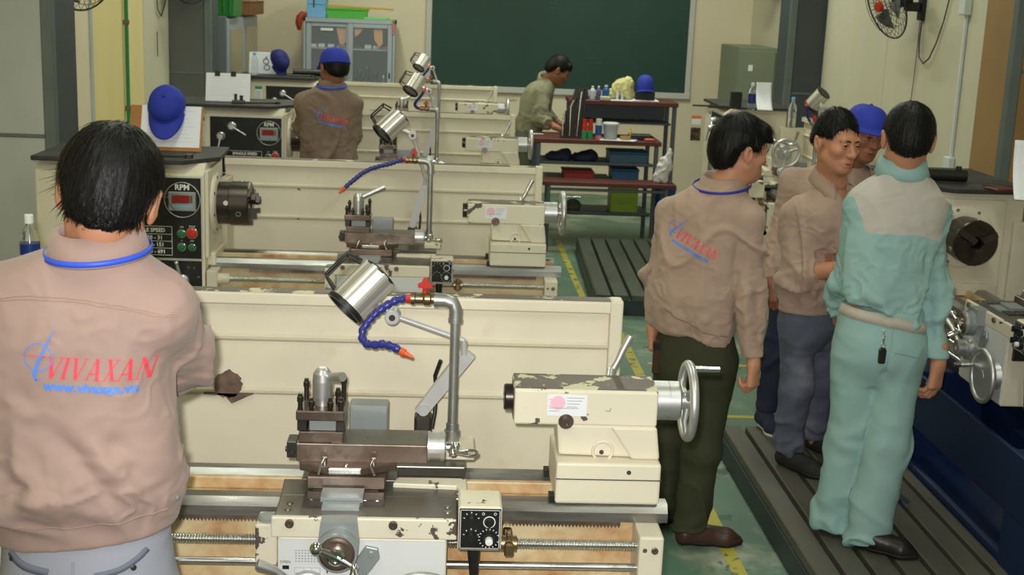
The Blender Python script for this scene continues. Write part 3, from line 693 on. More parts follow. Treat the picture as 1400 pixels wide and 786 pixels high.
    part('slide_top', 'ctop', lambda m: (m.box(-.04, .204, -.068, .046, 1.0055, 1.008), [m.rev((x, y, 1.008), (0, 0, 1), [(0, .003), (.001, .003)], 8) for x, y in ((.0, .03), (.05, -.02), (.16, -.03), (.19, .02))]), steel_green, cp_)
    part('slide_stop', 'cstop', lambda m: (m.box(-.156, -.130, -.06, .0, .962, 1.006), capscrew(m, (-.156, -.035, .978), (-1, 0, 0), .008, .006), capscrew(m, (-.143, -.061, .975), (0, -1, 0), .008, .006)), steel_dark, cp_, bevel=.002)
    part('compound_dial', 'cdial', lambda m: m.rev((.207, -.012, .985), (1, 0, 0), [(0, .040), (.006, .040), (.006, .037), (.034, .037), (.034, .040), (.044, .039), (.048, .03)], 30), alu, cp_)
    def ccrank(m):
        h = Vector((.252, -.012, .985)); m.cyl(h, h+Vector((.016, 0, 0)), .010, n=12); q = h+Vector((.022, 0, 0))
        m.sphere(q, .013, 14, 10); a = q+Vector((.006, -.03, .012)); b = q+Vector((.006, .028, -.020)); m.cyl(a, b, .007, .006, 10); m.sphere(a, .012, 14, 10); m.sphere(b, .010, 12, 8)
        c = q+Vector((0, -.015, -.012)); m.cyl(q, c, .009, n=10); m.sphere(c, .011, 12, 8); m.rev(c, (1, -.1, .05), [(0, .005), (.015, .006), (.04, .011), (.058, .011), (.066, .005)], 14)
    part('compound_crank', 'ccrank', ccrank, chrome, cp_)
    # tool post
    tp = part('tool_post', 'tpost', lambda m: (m.mat(0).box(-.125, -.012, -.062, .045, 1.006, 1.034, .002), m.mat(2).box(-.100, -.030, -.050, .032, 1.034, 1.066, .002), m.mat(0).box(-.132, -.008, -.068, .050, 1.066, 1.092, .003), m.mat(1).box(-.130, -.105, -.055, .04, 1.034, 1.066, .002), m.box(-.03, -.008, -.055, .04, 1.034, 1.062, .002)), [steel_brown, steel_dark, greymetal], t, L)
    part_list('clamp_bolt', 'tbolt', [lambda m, x=x, y=y, h=h: (m.rev((x, y, 1.092), (0, 0, 1), [(0, .0065), (h-.014, .0065), (h-.014, .0085), (h-.002, .0085), (h, .007)], 10), m.box(x-.0055, x+.0055, y-.0055, y+.0055, 1.092+h-.002, 1.092+h+.008)) for x, y, h in ((-.122, -.055, .036), (-.093, -.058, .026), (-.045, -.058, .024), (-.018, -.055, .026), (-.115, .03, .050), (-.018, .035, .060), (-.03, .0, .035))], chuckm, tp)
    part('post_nut', 'tnut', lambda m: m.rev((-.070, -.008, 1.092), (0, 0, 1), [(0, .020), (.022, .020), (.022, .026), (.065, .026), (.085, .024), (.096, .016), (.100, .010)], 26), alu, tp)
    hd = ((.046, -.052, .016), .04) if lever_tilt == 0 else ((.115, .02, .055), .045)
    part('post_lever', 'tlev%.1f' % lever_tilt, lambda m: m.tube([Vector((-.060, -.010, 1.168)), Vector((-.060, -.010, 1.168))+Vector(hd[0])*.5, Vector((-.060, -.010, 1.168))+Vector(hd[0])], [.010, .011, .0125], 14), alu, tp)
    # coolant block, pipe, hose and work lamp on the rear of the saddle
    part('rear_block', 'rblk', lambda m: m.box(-.01, .095, .13, .20, .938, 1.045, .004), greymetal, t, L)
    part('pipe_foot', 'pfoot', lambda m: m.box(.25, .335, .10, .23, .905, .93, .004), cream_worn, t, L)
    cx, cy = .272, .195
    cpipe = part('coolant_pipe', 'cpipe', lambda m: (m.tube([(cx, cy, .93), (cx, cy, 1.285)], .0135, 14), m.tube([(cx, cy, 1.275), (cx, cy, 1.305), (cx-.008, cy, 1.325), (cx-.03, cy, 1.332), (cx-.05, cy, 1.332)], .0185, 14), m.rev((cx, cy, 1.270), (0, 0, 1), [(0, .020), (.012, .020)], 16), m.rev((cx-.05, cy, 1.332), (-1, 0, 0), [(0, .020), (.01, .020)], 16), m.rev((cx, cy, .93), (0, 0, 1), [(0, .022), (.03, .022), (.03, .017), (.05, .017)], 14)), galv, t, L)
    vx = cx-.055
    part('coolant_valve', 'cvalve', lambda m: (m.mat(0).rev((vx, cy, 1.334), (-1, 0, 0), [(0, .014), (.012, .014), (.016, .019), (.03, .019), (.036, .015), (.055, .015), (.058, .018), (.068, .018)], 8), m.mat(1).cyl((vx-.03, cy, 1.35), (vx-.03, cy, 1.368), .007), m.prism([(vx-.048, 1.366), (vx-.012, 1.366), (vx-.010, 1.372), (vx-.018, 1.378), (vx-.024, 1.392), (vx-.034, 1.392), (vx-.040, 1.378), (vx-.050, 1.374)], 'y', cy-.012, cy+.012), m.rev((vx-.068, cy, 1.334), (-1, 0, 0), [(0, .014), (.014, .012)], 12)), [brass, redp], cpipe)
    shapes = {'A': [(0, 0), (-.025, -.004), (-.05, -.016), (-.076, -.034), (-.098, -.056), (-.112, -.078), (-.114, -.098), (-.102, -.112), (-.080, -.112), (-.055, -.106), (-.030, -.109), (-.004, -.120)],
              'B': [(0, 0), (-.03, -.008), (-.07, -.022), (-.115, -.032), (-.16, -.046), (-.20, -.068), (-.235, -.098), (-.262, -.120), (-.285, -.142)],
              'C': [(0, 0), (-.02, .01), (-.03, .03), (-.02, .05), (-.0, .075), (.02, .10), (.035, .13)]}
    nmh = lamp if lamp in shapes else 'A'
    def hose(m):
        P = [Vector((vx-.082+p[0], cy-.010*i, 1.334+p[1])) for i, p in enumerate(shapes[nmh])]
        out = []
        for a, b in zip(P[:-1], P[1:]):
            k = max(1, int((b-a).length/.0062))
            out += [a.lerp(b, i/k) for i in range(k)]
        rs = [(.0118 if i % 3 else .0085) for i in range(len(out))]
        m.mat(0).tube(out, rs, 10)
        e = P[-1]; d = (P[-1]-P[-2]).normalized(); m.mat(1).rev(e, d, [(-.004, .011), (.008, .011), (.010, .008), (.034, .004)], 12)
    part('coolant_hose', 'chose'+nmh, hose, [bluehose, orange], cpipe)
    lampobj(t, L, 'A' if lamp == 'A' else ('B' if lamp == 'B' else 'C'))
    # --- tailstock
    T = (tc, 0, 0)
    def tsb(m):
        m.prism([(-.076, 1.072), (-.076, 1.160), (-.070, 1.168), (.062, 1.168), (.070, 1.160), (.070, 1.072)], 'x', 0, .372)
    def tsc(m):
        m.prism([(.120, .990), (.112, 1.074), (.372, 1.074), (.366, 1.02), (.368, .985)], 'y', -.072, .066)
        m.box(.112, .384, -.118, .115, .873, .985)
        m.prism([(.25, 1.074), (.31, .985), (.384, .985), (.372, 1.074)], 'y', -.086, -.072)
    tb_ = part('tailstock_body', 'tsb', tsb, cream_worn, t, T, .006)
    part('worn_top', 'tst', lambda m: (m.box(.002, .370, -.069, .060, 1.1675, 1.1695), m.box(-.0015, .001, -.06, .05, 1.08, 1.16)), cream_top, tb_)
    part('tailstock_column', 'tsc', tsc, cream, t, T, .008)
    part('base_joint', 'tsj', lambda m: (m.box(.113, .386, -.1195, -.05, .940, .9425), m.rev((.30, -.118, .962), (0, -1, 0), [(0, .006), (.001, .006), (.001, .002)], 12), m.rev((.232, -.072, 1.0), (0, -1, 0), [(0, .006), (.002, .006)], 12)), [joint], tb_)
    part('cast_boss', 'tsboss', lambda m: m.torus((.235, -.072, 1.003), (0, 1, 0), .026, .004, 24, 6), cream, tb_)
    part_list('way_wiper', 'tsw', [lambda m, y=y: m.box(.098, .114, y, y+.038, .872, .89) for y in (-.11, .075)], black, tb_)
    part('quill', 'quill', lambda m: m.rev((.01, -.0, SP), (-1, 0, 0), [(0, .035), (.030, .035), (.034, .032), (.034, .014), (-.02, .012)], 28), chuckm, t, T)
    part('quill_screw', 'qscrew', lambda m: m.rev((.135, -.076, 1.083), (0, -1, 0), [(0, .020), (.003, .020), (.003, .013), (.018, .013), (.018, .007), (.01, .007)], 18), steel_brown, tb_)
    part('tailstock_dial', 'tdial', lambda m: m.rev((.370, 0, SP), (1, 0, 0), [(0, .052), (.038, .052), (.038, .0495), (.040, .0495), (.040, .052), (.066, .052), (.070, .048)], 36), alu, t, T)
    def wheel(m):
        c = Vector((.463, 0, SP)); m.torus(c, (1, 0, 0), .096, .0125, 48, 12)
        m.rev((.435, 0, SP), (1, 0, 0), [(0, .022), (.04, .022), (.044, .014)], 20)
        for i in range(3):
            a = 2*PI*i/3+.4; e = Vector((0, math.cos(a), math.sin(a))); m.tube([c+e*.015, c+e*.055+Vector((-.006, 0, 0)), c+e*.094], [.010, .008, .007], 8)
    tw = part('tailstock_handwheel', 'twheel', wheel, alu, t, T)
    part('wheel_handle', 'twh', lambda m: m.rev((.47, .045, SP+.075), (1, 0, 0), [(0, .006), (.008, .006), (.008, .009), (.082, .0075), (.084, .004)], 14), chrome, tw)
    part('lock_lever', 'tlock', lambda m: (m.cyl((.26, .06, 1.15), (.268, .10, 1.17), .013), m.tube([(.268, .10, 1.165), (.285, .105, 1.195), (.298, .11, 1.225), (.318, .115, 1.265)], [.009, .008, .010, .0105], 12)), alu, t, T)
    def lab(m):
        m.mat(0).box(.085, .187, -.0775, -.0755, 1.098, 1.154)
        m.mat(1)
        for i, (a, b) in enumerate(((.088, .128), (.090, .124), (.088, .12))): quad(m, (0, -.0778, 0), (1, 0, 0), (0, 0, 1), a, b, 1.140-i*.009, 1.144-i*.009)
        m.add([(.112+.019*math.cos(a), -.0777, 1.133+.019*math.sin(a)) for a in np.linspace(0, 2*PI, 20, endpoint=False)], [tuple(range(20))])
        m.mat(2)
        for i in range(4): quad(m, (0, -.0778, 0), (1, 0, 0), (0, 0, 1), .135, .180-.006*i, 1.146-i*.008, 1.1475-i*.008)
        for i in range(2): quad(m, (0, -.0778, 0), (1, 0, 0), (0, 0, 1), .090, .116+.05*i, 1.110+i*.008, 1.1115+i*.008)
    part('inspection_label', 'tlab', lab, [paper, mk('pale_red_stamp', srgb(238, 190, 205), .7) if 'pale_red_stamp' not in MATS else MATS['pale_red_stamp'], greyprint], tb_)
    return t

def lampobj(t, L, kind):
    """jointed arm and ribbed cylindrical lamp head at the back of the carriage"""
    y = .262
    G = {'A': dict(base=(.190, 1.0), j1=(.300, 1.152), bend=(.298, 1.205), j2=(.098, 1.272), c=(.018, 1.345), d=(-.60, -.30, -.60)),
         'B': dict(base=(.188, 1.0), j1=(.243, 1.19), bend=(.248, 1.235), j2=(.178, 1.452), c=(.075, 1.50), d=(-.62, -.30, -.60)),
         'C': dict(base=(.188, 1.0), j1=(.262, 1.22), bend=(.268, 1.28), j2=(.205, 1.455), c=(.105, 1.505), d=(-.45, -.45, -.72))}[kind]
    la = part('lamp_arm', 'larm'+kind, lambda m: (
        m.mat(1).box(G['base'][0]-.025, G['base'][0]+.025, y-.03, y+.03, .93, .985, .008),
        m.mat(0).rev((G['base'][0], y-.025, 1.0), (0, 1, 0), [(0, .016), (.05, .016)], 16),
        ribbar(m, Vector((G['base'][0], y, 1.0)), Vector((G['j1'][0], y, G['j1'][1])), .017, .022),
        m.rev((G['j1'][0], y-.024, G['j1'][1]), (0, 1, 0), [(0, .014), (.048, .014)], 16),
        m.tube([(G['j1'][0], y-.014, G['j1'][1]), (G['bend'][0], y-.014, G['bend'][1])], .009, 10),
        m.tube([(G['bend'][0], y-.014, G['bend'][1]), (G['j2'][0], y-.014, G['j2'][1])], [.0095, .0075], 12),
        m.rev((G['j2'][0], y-.045, G['j2'][1]), (0, 1, 0), [(0, .018), (.002, .021), (.058, .021), (.06, .018)], 22),
        m.mat(2).rev((G['j2'][0], y-.0455, G['j2'][1]), (0, -1, 0), [(0, .009), (.002, .008)], 14)), [lamparm, steel_dark, steel_dark], t, L)
    c = Vector((G['c'][0], y-.03, G['c'][1])); d = Vector(G['d']).normalized()
    X, Y, D = frame_from(d)
    R0, Lh = .057, .128
    def head(m):
        n = 48
        vs = []
        for tt in (-Lh/2, Lh/2):
            for i in range(n):
                a = 2*PI*i/n; r = R0*(1.0 if (i % 6) < 3 else .93); vs.append(c+D*tt+(X*math.cos(a)+Y*math.sin(a))*r)
        m.mat(0).add(vs, [(i, (i+1) % n, n+(i+1) % n, n+i) for i in range(n)])
        m.mat(1).rev(c-D*(Lh/2+.004), D, [(0, R0*.9), (.005, R0*.98), (.009, R0*.9)], 30)
        m.rev(c+D*(Lh/2-.004), D, [(0, R0*1.0), (.004, R0*1.07), (.016, R0*1.07), (.016, R0*.92)], 30, True, False, False)
        m.mat(2).rev(c+D*(Lh/2-.0), D, [(0, .0), (.0005, R0*.93)], 26, True, False, False)
        m.mat(0).tube([c-D*.0, Vector((G['j2'][0], y-.014, G['j2'][1]))], .011, 10)
        m.mat(1).sphere(c-D*(Lh/2)+(X+Y)*.02, .010, 10, 8)
    lh = part('lamp_head', 'lhead'+kind, head, [lampsteel, black, mk('lamp_lens_'+kind, (.28, .27, .24, 1), .15)], t, L)
    s = (Vector((-1, 0, .15)) - D*Vector((-1, 0, .15)).dot(D)).normalized()
    def cage(m):
        a = c+D*Lh*.42+s*R0; b = c-D*Lh*.42+s*R0; q = D.cross(s)*.025
        m.tube([a+q, a+s*.045+q-D*.012, b+s*.045+q+D*.012, b+q], .0045, 6); m.tube([a-q, a+s*.045-q-D*.012, b+s*.045-q+D*.012, b-q], .0045, 6)
        m.tube([a+s*.045-D*.012+q, a+s*.045-D*.012-q], .0045, 6); m.tube([b+s*.045+D*.012+q, b+s*.045+D*.012-q], .0045, 6)
    part('lamp_grip', 'lgrip'+kind, cage, black, lh)
    part('lamp_cable', 'lcab'+kind, lambda m: m.tube([(.215, y+.03, .93), (.222, y+.05, .97), (.225, y+.06, 1.02), (.22, y+.055, 1.08), (.235, y+.04, 1.13)], .006, 8), black, la)

def ribbar(m, a, b, w0, w1):
    """flat channel arm from a to b in the xz plane"""
    d = (b-a).normalized(); n = Vector((-d.z, 0, d.x)); h = Vector((0, .016, 0))
    vs = [a-n*w0-h-d*w0, a+n*w0-h-d*w0, b+n*w1-h+d*w1, b-n*w1-h+d*w1, a-n*w0+h-d*w0, a+n*w0+h-d*w0, b+n*w1+h+d*w1, b-n*w1+h+d*w1]
    m.add(vs, [(0, 1, 2, 3), (7, 6, 5, 4), (0, 4, 5, 1), (1, 5, 6, 2), (2, 6, 7, 3), (3, 7, 4, 0)])

L1_ = lathe(.605, 3.27, 0, 'cream lathe nearest the camera, with the large man in tan at its left', -.835, -.408, lamp='A')
lathe(.580, 6.27, 0, 'second cream lathe from the camera, with the red RPM display beside the front man', -.920, -.461, lamp='B', lever_tilt=1.0)
lathe(.585, 9.22, 0, 'third cream lathe back, where the man in a blue cap works', -.915, -.440, lamp='C', lever_tilt=1.0)
lathe(.560, 12.2, 0, 'farthest cream lathe of the left row, just before the chalkboard', -.90, -.45, lamp='C', lever_tilt=1.0)
lathe(2.45, 4.27, -PI/2, 'cream lathe on a blue base at the right edge, its chuck facing the camera', -.67, -.30, base='blue', lamp='A', cz=.11)
lathe(2.45, 8.72, -PI/2, 'cream lathe along the right wall behind the men, its tailstock wheel toward the camera', -.75, -.98, lamp='C')
# the knocked patch of bare primer on the nearest splash guard
m = MB(); rg = random.Random(2); px_ = -1.222; pz_ = 1.005
m.prism([(px_+math.cos(a)*(.036+.008*rg.random()), pz_+math.sin(a)*(.034+.010*rg.random())) for a in np.linspace(0, 2*PI, 30, endpoint=False)], 'y', .4265, .4405)
m.prism([(px_-.07, pz_-.026), (px_+.075, pz_-.028), (px_+.06, pz_-.034), (px_+.012, pz_-.058), (px_-.01, pz_-.034), (px_-.07, pz_-.031)], 'y', .4265, .4395)
m.build('bare_patch', mk('rusty_primer', srgb(112, 90, 78), .7, var=(30, .4), bump=(120, .6)), next(c for c in L1_.children if c.name.startswith('splash_guard')))
# ------------------------------------------------------------------ implicit surfaces (bodies, cloth, hair)
_perm = np.random.RandomState(7).permutation(512).astype(np.int64)
_grad = np.random.RandomState(9).normal(size=(512, 3)); _grad /= np.linalg.norm(_grad, axis=1)[:, None]
def perlin(P):
    P = np.asarray(P, float); I = np.floor(P).astype(np.int64); f = P-I
    u = f*f*f*(f*(f*6-15)+10); out = 0
    def g(dx, dy, dz):
        h = _perm[(_perm[(_perm[(I[:, 0]+dx) & 511]+I[:, 1]+dy) & 511]+I[:, 2]+dz) & 511]
        return (_grad[h]*(f-np.array([dx, dy, dz]))).sum(1)
    lx = lambda a, b, t: a+(b-a)*t
    x00 = lx(g(0, 0, 0), g(1, 0, 0), u[:, 0]); x10 = lx(g(0, 1, 0), g(1, 1, 0), u[:, 0])
    x01 = lx(g(0, 0, 1), g(1, 0, 1), u[:, 0]); x11 = lx(g(0, 1, 1), g(1, 1, 1), u[:, 0])
    return lx(lx(x00, x10, u[:, 1]), lx(x01, x11, u[:, 1]), u[:, 2])

def rotm(yaw=0, pitch=0, roll=0):
    """local (x right, y forward, z up) to world; yaw turns forward from +Y towards +X; pitch>0 looks up; roll>0 tilts the top to the right"""
    cy, sy = math.cos(yaw), math.sin(yaw); cp, sp = math.cos(pitch), math.sin(pitch); c_, s_ = math.cos(roll), math.sin(roll)
    Rz = np.array([[cy, sy, 0], [-sy, cy, 0], [0, 0, 1]]); Rx = np.array([[1, 0, 0], [0, cp, -sp], [0, sp, cp]]); Ry = np.array([[c_, 0, s_], [0, 1, 0], [-s_, 0, c_]])
    return Rz @ Rx @ Ry

class SDF:
    def __init__(s, lo, hi, h):
        s.h = h; s.ax = [np.arange(lo[i]-2*h, hi[i]+3*h, h).astype(np.float32) for i in range(3)]
        s.f = np.full([len(a) for a in s.ax], 9.0, np.float32)
    def _do(s, lo, hi, pad, fn, op):
        sl = []
        for i in range(3):
            a = np.searchsorted(s.ax[i], lo[i]-pad); b = np.searchsorted(s.ax[i], hi[i]+pad)
            if b <= a: return s
            sl.append(slice(a, b))
        X, Y, Z = s.ax[0][sl[0]][:, None, None], s.ax[1][sl[1]][None, :, None], s.ax[2][sl[2]][None, None, :]
        sub = s.f[sl[0], sl[1], sl[2]]; s.f[sl[0], sl[1], sl[2]] = op(sub, fn(X, Y, Z))
        return s
    @staticmethod
    def smin(a, b, k):
        if k <= 0: return np.minimum(a, b)
        h = np.clip(.5+.5*(b-a)/k, 0, 1); return b+(a-b)*h-k*h*(1-h)
    def uni(s, k): return lambda a, b: SDF.smin(a, b, k)
    def sub(s, k): return lambda a, b: -SDF.smin(-a, b, k)
    def cone(s, p0, p1, r0, r1, k=.02, cut=False):
        p0 = np.array(p0, float); p1 = np.array(p1, float); v = p1-p0; L = max(v @ v, 1e-9); R = max(r0, r1)
        def fn(X, Y, Z):
            t = np.clip(((X-p0[0])*v[0]+(Y-p0[1])*v[1]+(Z-p0[2])*v[2])/L, 0, 1)
            return np.sqrt((X-p0[0]-t*v[0])**2+(Y-p0[1]-t*v[1])**2+(Z-p0[2]-t*v[2])**2)-(r0+(r1-r0)*t)
        return s._do(np.minimum(p0, p1)-R, np.maximum(p0, p1)+R, 2*k+3*s.h, fn, s.sub(k) if cut else s.uni(k))
    def chain(s, pts, rs, k=.02):
        for a, b, ra, rb in zip(pts[:-1], pts[1:], rs[:-1], rs[1:]): s.cone(a, b, ra, rb, k)
        return s
    def ell(s, c, r, k=.02, R=None, cut=False):
        c = np.array(c, float); r = np.array(r, float); R = np.eye(3) if R is None else R; m = r.max()
        def fn(X, Y, Z):
            d = (X-c[0], Y-c[1], Z-c[2]); q = [R[0, i]*d[0]+R[1, i]*d[1]+R[2, i]*d[2] for i in range(3)]
            k0 = np.sqrt((q[0]/r[0])**2+(q[1]/r[1])**2+(q[2]/r[2])**2); k1 = np.sqrt((q[0]/r[0]**2)**2+(q[1]/r[1]**2)**2+(q[2]/r[2]**2)**2)
            return k0*(k0-1)/np.maximum(k1, 1e-6)
        return s._do(c-m, c+m, 2*k+3*s.h, fn, s.sub(k) if cut else s.uni(k))
    def loft(s, rings, k=.02, yaw=0.0, n=2.3):
        """rings: (z, cx, cy, a, b) stacked along z"""
        A = np.array(sorted(rings), float); z = A[:, 0]
        c, si = math.cos(yaw), math.sin(yaw)
        def herm(zq, col):
            y = A[:, col]; m = np.gradient(y, z); i = np.clip(np.searchsorted(z, zq)-1, 0, len(z)-2); d = z[i+1]-z[i]; t = np.clip((zq-z[i])/d, 0, 1)
            return (2*t**3-3*t**2+1)*y[i]+(t**3-2*t**2+t)*d*m[i]+(-2*t**3+3*t**2)*y[i+1]+(t**3-t**2)*d*m[i+1]
        def fn(X, Y, Z):
            zq = Z.ravel(); cx, cy, a, b = [herm(zq, q)[None, None, :].astype(np.float32) for q in (1, 2, 3, 4)]
            dx, dy = X-cx, Y-cy; u = (dx*c-dy*si)/a; v = (dx*si+dy*c)/b
            rr = (np.abs(u)**n+np.abs(v)**n)**(1/n)
            d = (rr-1)*np.minimum(a, b)
            dz = np.maximum(z[0]-Z, Z-z[-1])
            return np.where(dz > 0, np.sqrt(np.maximum(d, 0)**2+np.maximum(dz, 0)**2)+np.minimum(np.maximum(d, dz), 0), np.maximum(d, dz))
        mx = A[:, 3:5].max(); lo = [A[:, 1].min()-mx, A[:, 2].min()-mx, z[0]]; hi = [A[:, 1].max()+mx, A[:, 2].max()+mx, z[-1]]
        return s._do(lo, hi, 2*k+3*s.h, fn, s.uni(k))
    def cutf(s, fn, k=0.0):
        """keep where fn <= 0"""
        X, Y, Z = s.ax[0][:, None, None], s.ax[1][None, :, None], s.ax[2][None, None, :]
        s.f = -SDF.smin(-s.f, -(fn(X, Y, Z)+0*s.f).astype(np.float32), k); return s
    def plane(s, p, nrm, k=0.0):
        p = np.array(p, float); n = np.array(nrm, float); n /= np.linalg.norm(n)
        return s.cutf(lambda X, Y, Z: (X-p[0])*n[0]+(Y-p[1])*n[1]+(Z-p[2])*n[2], k)
    def mesh(s):
        f = s.f; ins = f < 0; nx, ny, nz = f.shape
        c = ins[:-1, :-1, :-1].astype(np.int8)
        tot = sum(ins[i:nx-1+i, j:ny-1+j, k:nz-1+k].astype(np.int8) for i in (0, 1) for j in (0, 1) for k in (0, 1))
        act = np.argwhere((tot > 0) & (tot < 8)); n = len(act)
        idx = np.full(tot.shape, -1, np.int64); idx[tuple(act.T)] = np.arange(n)
        cor = [(i, j, k) for i in (0, 1) for j in (0, 1) for k in (0, 1)]
        val = {q: f[act[:, 0]+q[0], act[:, 1]+q[1], act[:, 2]+q[2]] for q in cor}
        acc = np.zeros((n, 3)); cnt = np.zeros(n)
        for a in cor:
            for d in range(3):
                if a[d] == 0:
                    b = list(a); b[d] = 1; b = tuple(b); va, vb = val[a], val[b]; m = (va < 0) != (vb < 0)
                    t = np.where(m, va/np.where(m, va-vb, 1), 0); p = np.zeros((n, 3)); p[:] = a; p[:, d] = t
                    acc[m] += p[m]; cnt[m] += 1
        V = act+acc/cnt[:, None]; V = np.stack([s.ax[i][0]+V[:, i]*s.h for i in range(3)], 1)
        F = []
        for d in range(3):
            e, g = [(1, 2), (2, 0), (0, 1)][d]
            A = [slice(None)]*3; B = [slice(None)]*3; A[d] = slice(0, -1); B[d] = slice(1, None)
            a, b = ins[tuple(A)], ins[tuple(B)]; pos = np.argwhere(a != b)
            ok = (pos[:, e] > 0) & (pos[:, g] > 0) & (pos[:, e] < f.shape[e]-1) & (pos[:, g] < f.shape[g]-1); pos = pos[ok]
            fl = a[tuple(pos.T)]
            q = []
            for de, dg in ((-1, -1), (0, -1), (0, 0), (-1, 0)):
                p = pos.copy(); p[:, e] += de; p[:, g] += dg; q.append(idx[tuple(p.T)])
            q = np.stack(q, 1); q[~fl] = q[~fl][:, ::-1]; F.append(q)
        F = np.concatenate(F); F = F[(F >= 0).all(1)]
        return V, F

def vnormals(V, F):
    n = np.cross(V[F[:, 2]]-V[F[:, 0]], V[F[:, 3]]-V[F[:, 1]]); N = np.zeros_like(V)
    for i in range(4): np.add.at(N, F[:, i], n)
    return N/np.maximum(np.linalg.norm(N, axis=1), 1e-12)[:, None]
def relax(V, F, it=1, lam=.5):
    for _ in range(it):
        S = np.zeros_like(V); c = np.zeros(len(V))
        for i in range(4):
            for j in (1, 3): np.add.at(S, F[:, i], V[F[:, (i+j) % 4]]); np.add.at(c, F[:, i], 1)
        V = V+lam*(S/np.maximum(c, 1)[:, None]-V)
    return V
def npmesh(name, V, F, mats, parent, origin, attrs=None, mi=None):
    me = bpy.data.meshes.new(name); V = np.asarray(V)-np.array(origin)
    me.vertices.add(len(V)); me.vertices.foreach_set('co', V.astype(np.float32).ravel())
    me.loops.add(F.size); me.loops.foreach_set('vertex_index', F.astype(np.int32).ravel())
    me.polygons.add(len(F)); me.polygons.foreach_set('loop_start', np.arange(0, F.size, F.shape[1], dtype=np.int32))
    try: me.polygons.foreach_set('loop_total', np.full(len(F), F.shape[1], np.int32))
    except Exception: pass
    for m in (mats if isinstance(mats, (list, tuple)) else [mats]): me.materials.append(m)
    me.polygons.foreach_set('use_smooth', np.ones(len(F), bool))
    if mi is not None: me.polygons.foreach_set('material_index', np.asarray(mi, np.int32))
    me.update(calc_edges=True); me.validate()
    for k, a in (attrs or {}).items():
        at = me.attributes.new(k, 'FLOAT', 'POINT'); at.data.foreach_set('value', np.asarray(a, np.float32))
    o = bpy.data.objects.new(name, me); link(o)
    if parent: o.parent = parent
    return o
def seg_d(P, a, b):
    a = np.array(a, float); b = np.array(b, float); v = b-a; t = np.clip((P-a) @ v/max(v @ v, 1e-9), 0, 1)
    return np.linalg.norm(P-a-t[:, None]*v, axis=1), t
def ridge(n): return 1-np.abs(n)*2.2
def wrinkles(V, N, amp, scale, seed=0, weight=None, dirv=(1, 1, 1)):
    """soft cloth creases: ridged, warped noise stretched along dirv"""
    P = V*np.array(dirv)*scale+seed*13.7
    Wp = np.stack([perlin(P*.6+31.1), perlin(P*.6+57.3), perlin(P*.6+91.7)], 1)
    r = ridge(perlin(P+Wp*.9)); r = np.clip(r, -.2, 1); r2 = perlin(P*2.1+Wp*1.3+7)
    n3 = perlin(P*.75+Wp*1.5+17.3); cr = np.exp(-(n3/.10)**2)*np.clip(.5+2.2*perlin(P*.45+3.1), 0, 1)
    d = amp*.55*(r-.45)+amp*.30*r2+amp*.75*(cr-.25)
    if weight is not None: d = d*weight
    return V+N*d[:, None]
def creases(V, N, lst):
    """lst of (a, b, width, amp): a rounded ridge (amp>0) or a trough along the segment a-b"""
    for a, b, wd, am in lst:
        d, t = seg_d(V, a, b); f = np.exp(-(d/wd)**2)*np.sin(PI*np.clip(t*.86+.07, 0, 1))
        V = V+N*(am*f)[:, None]
    return V
class Surf:
    """ray and nearest-point queries on a finished cloth mesh (world coordinates)"""
    def __init__(s, V, F): s.b = BVHTree.FromPolygons([tuple(p) for p in V], [tuple(int(i) for i in f) for f in F])
    def hit(s, p, d):
        h = s.b.ray_cast(Vector(p), Vector(d)); return (h[0], h[1]) if h[0] is not None else None
    def near(s, p):
        h = s.b.find_nearest(Vector(p)); return h[0], h[1]
def subdivide_flat(vs, fs, maxlen):
    bm = bmesh.new(); bv = [bm.verts.new((p[0], p[1], 0)) for p in vs]
    for f in fs:
        try: bm.faces.new([bv[i] for i in f])
        except ValueError: pass
    for _ in range(6):
        bmesh.ops.triangulate(bm, faces=bm.faces[:])
        e = [e for e in bm.edges if e.calc_length() > maxlen]
        if not e: break
        bmesh.ops.subdivide_edges(bm, edges=e, cuts=1)
    bmesh.ops.triangulate(bm, faces=bm.faces[:]); bm.verts.index_update()
    r = [(v.co.x, v.co.y) for v in bm.verts], [tuple(v.index for v in f.verts) for f in bm.faces]
    bm.free(); return r
def decal(name, vs, fs, surf, o, ex, ey, d, mat, parent, origin, off=.0016, maxlen=.010):
    """flat print laid onto cloth: every vertex is carried along d onto the surface"""
    vs, fs = subdivide_flat(vs, fs, maxlen); o = Vector(o); ex = Vector(ex); ey = Vector(ey); d = Vector(d).normalized(); P = []; bad = set()
    for i, (a, b) in enumerate(vs):
        p = o+ex*a+ey*b; h = surf.hit(p-d*.4, d)
        if h is None: bad.add(i); P.append(p)
        else: P.append(h[0]-d*off)
    fs = [f for f in fs if not (set(f) & bad)]
    m = MB(); m.add([p-Vector(origin) for p in P], fs, True); return m.build(name, mat, parent)
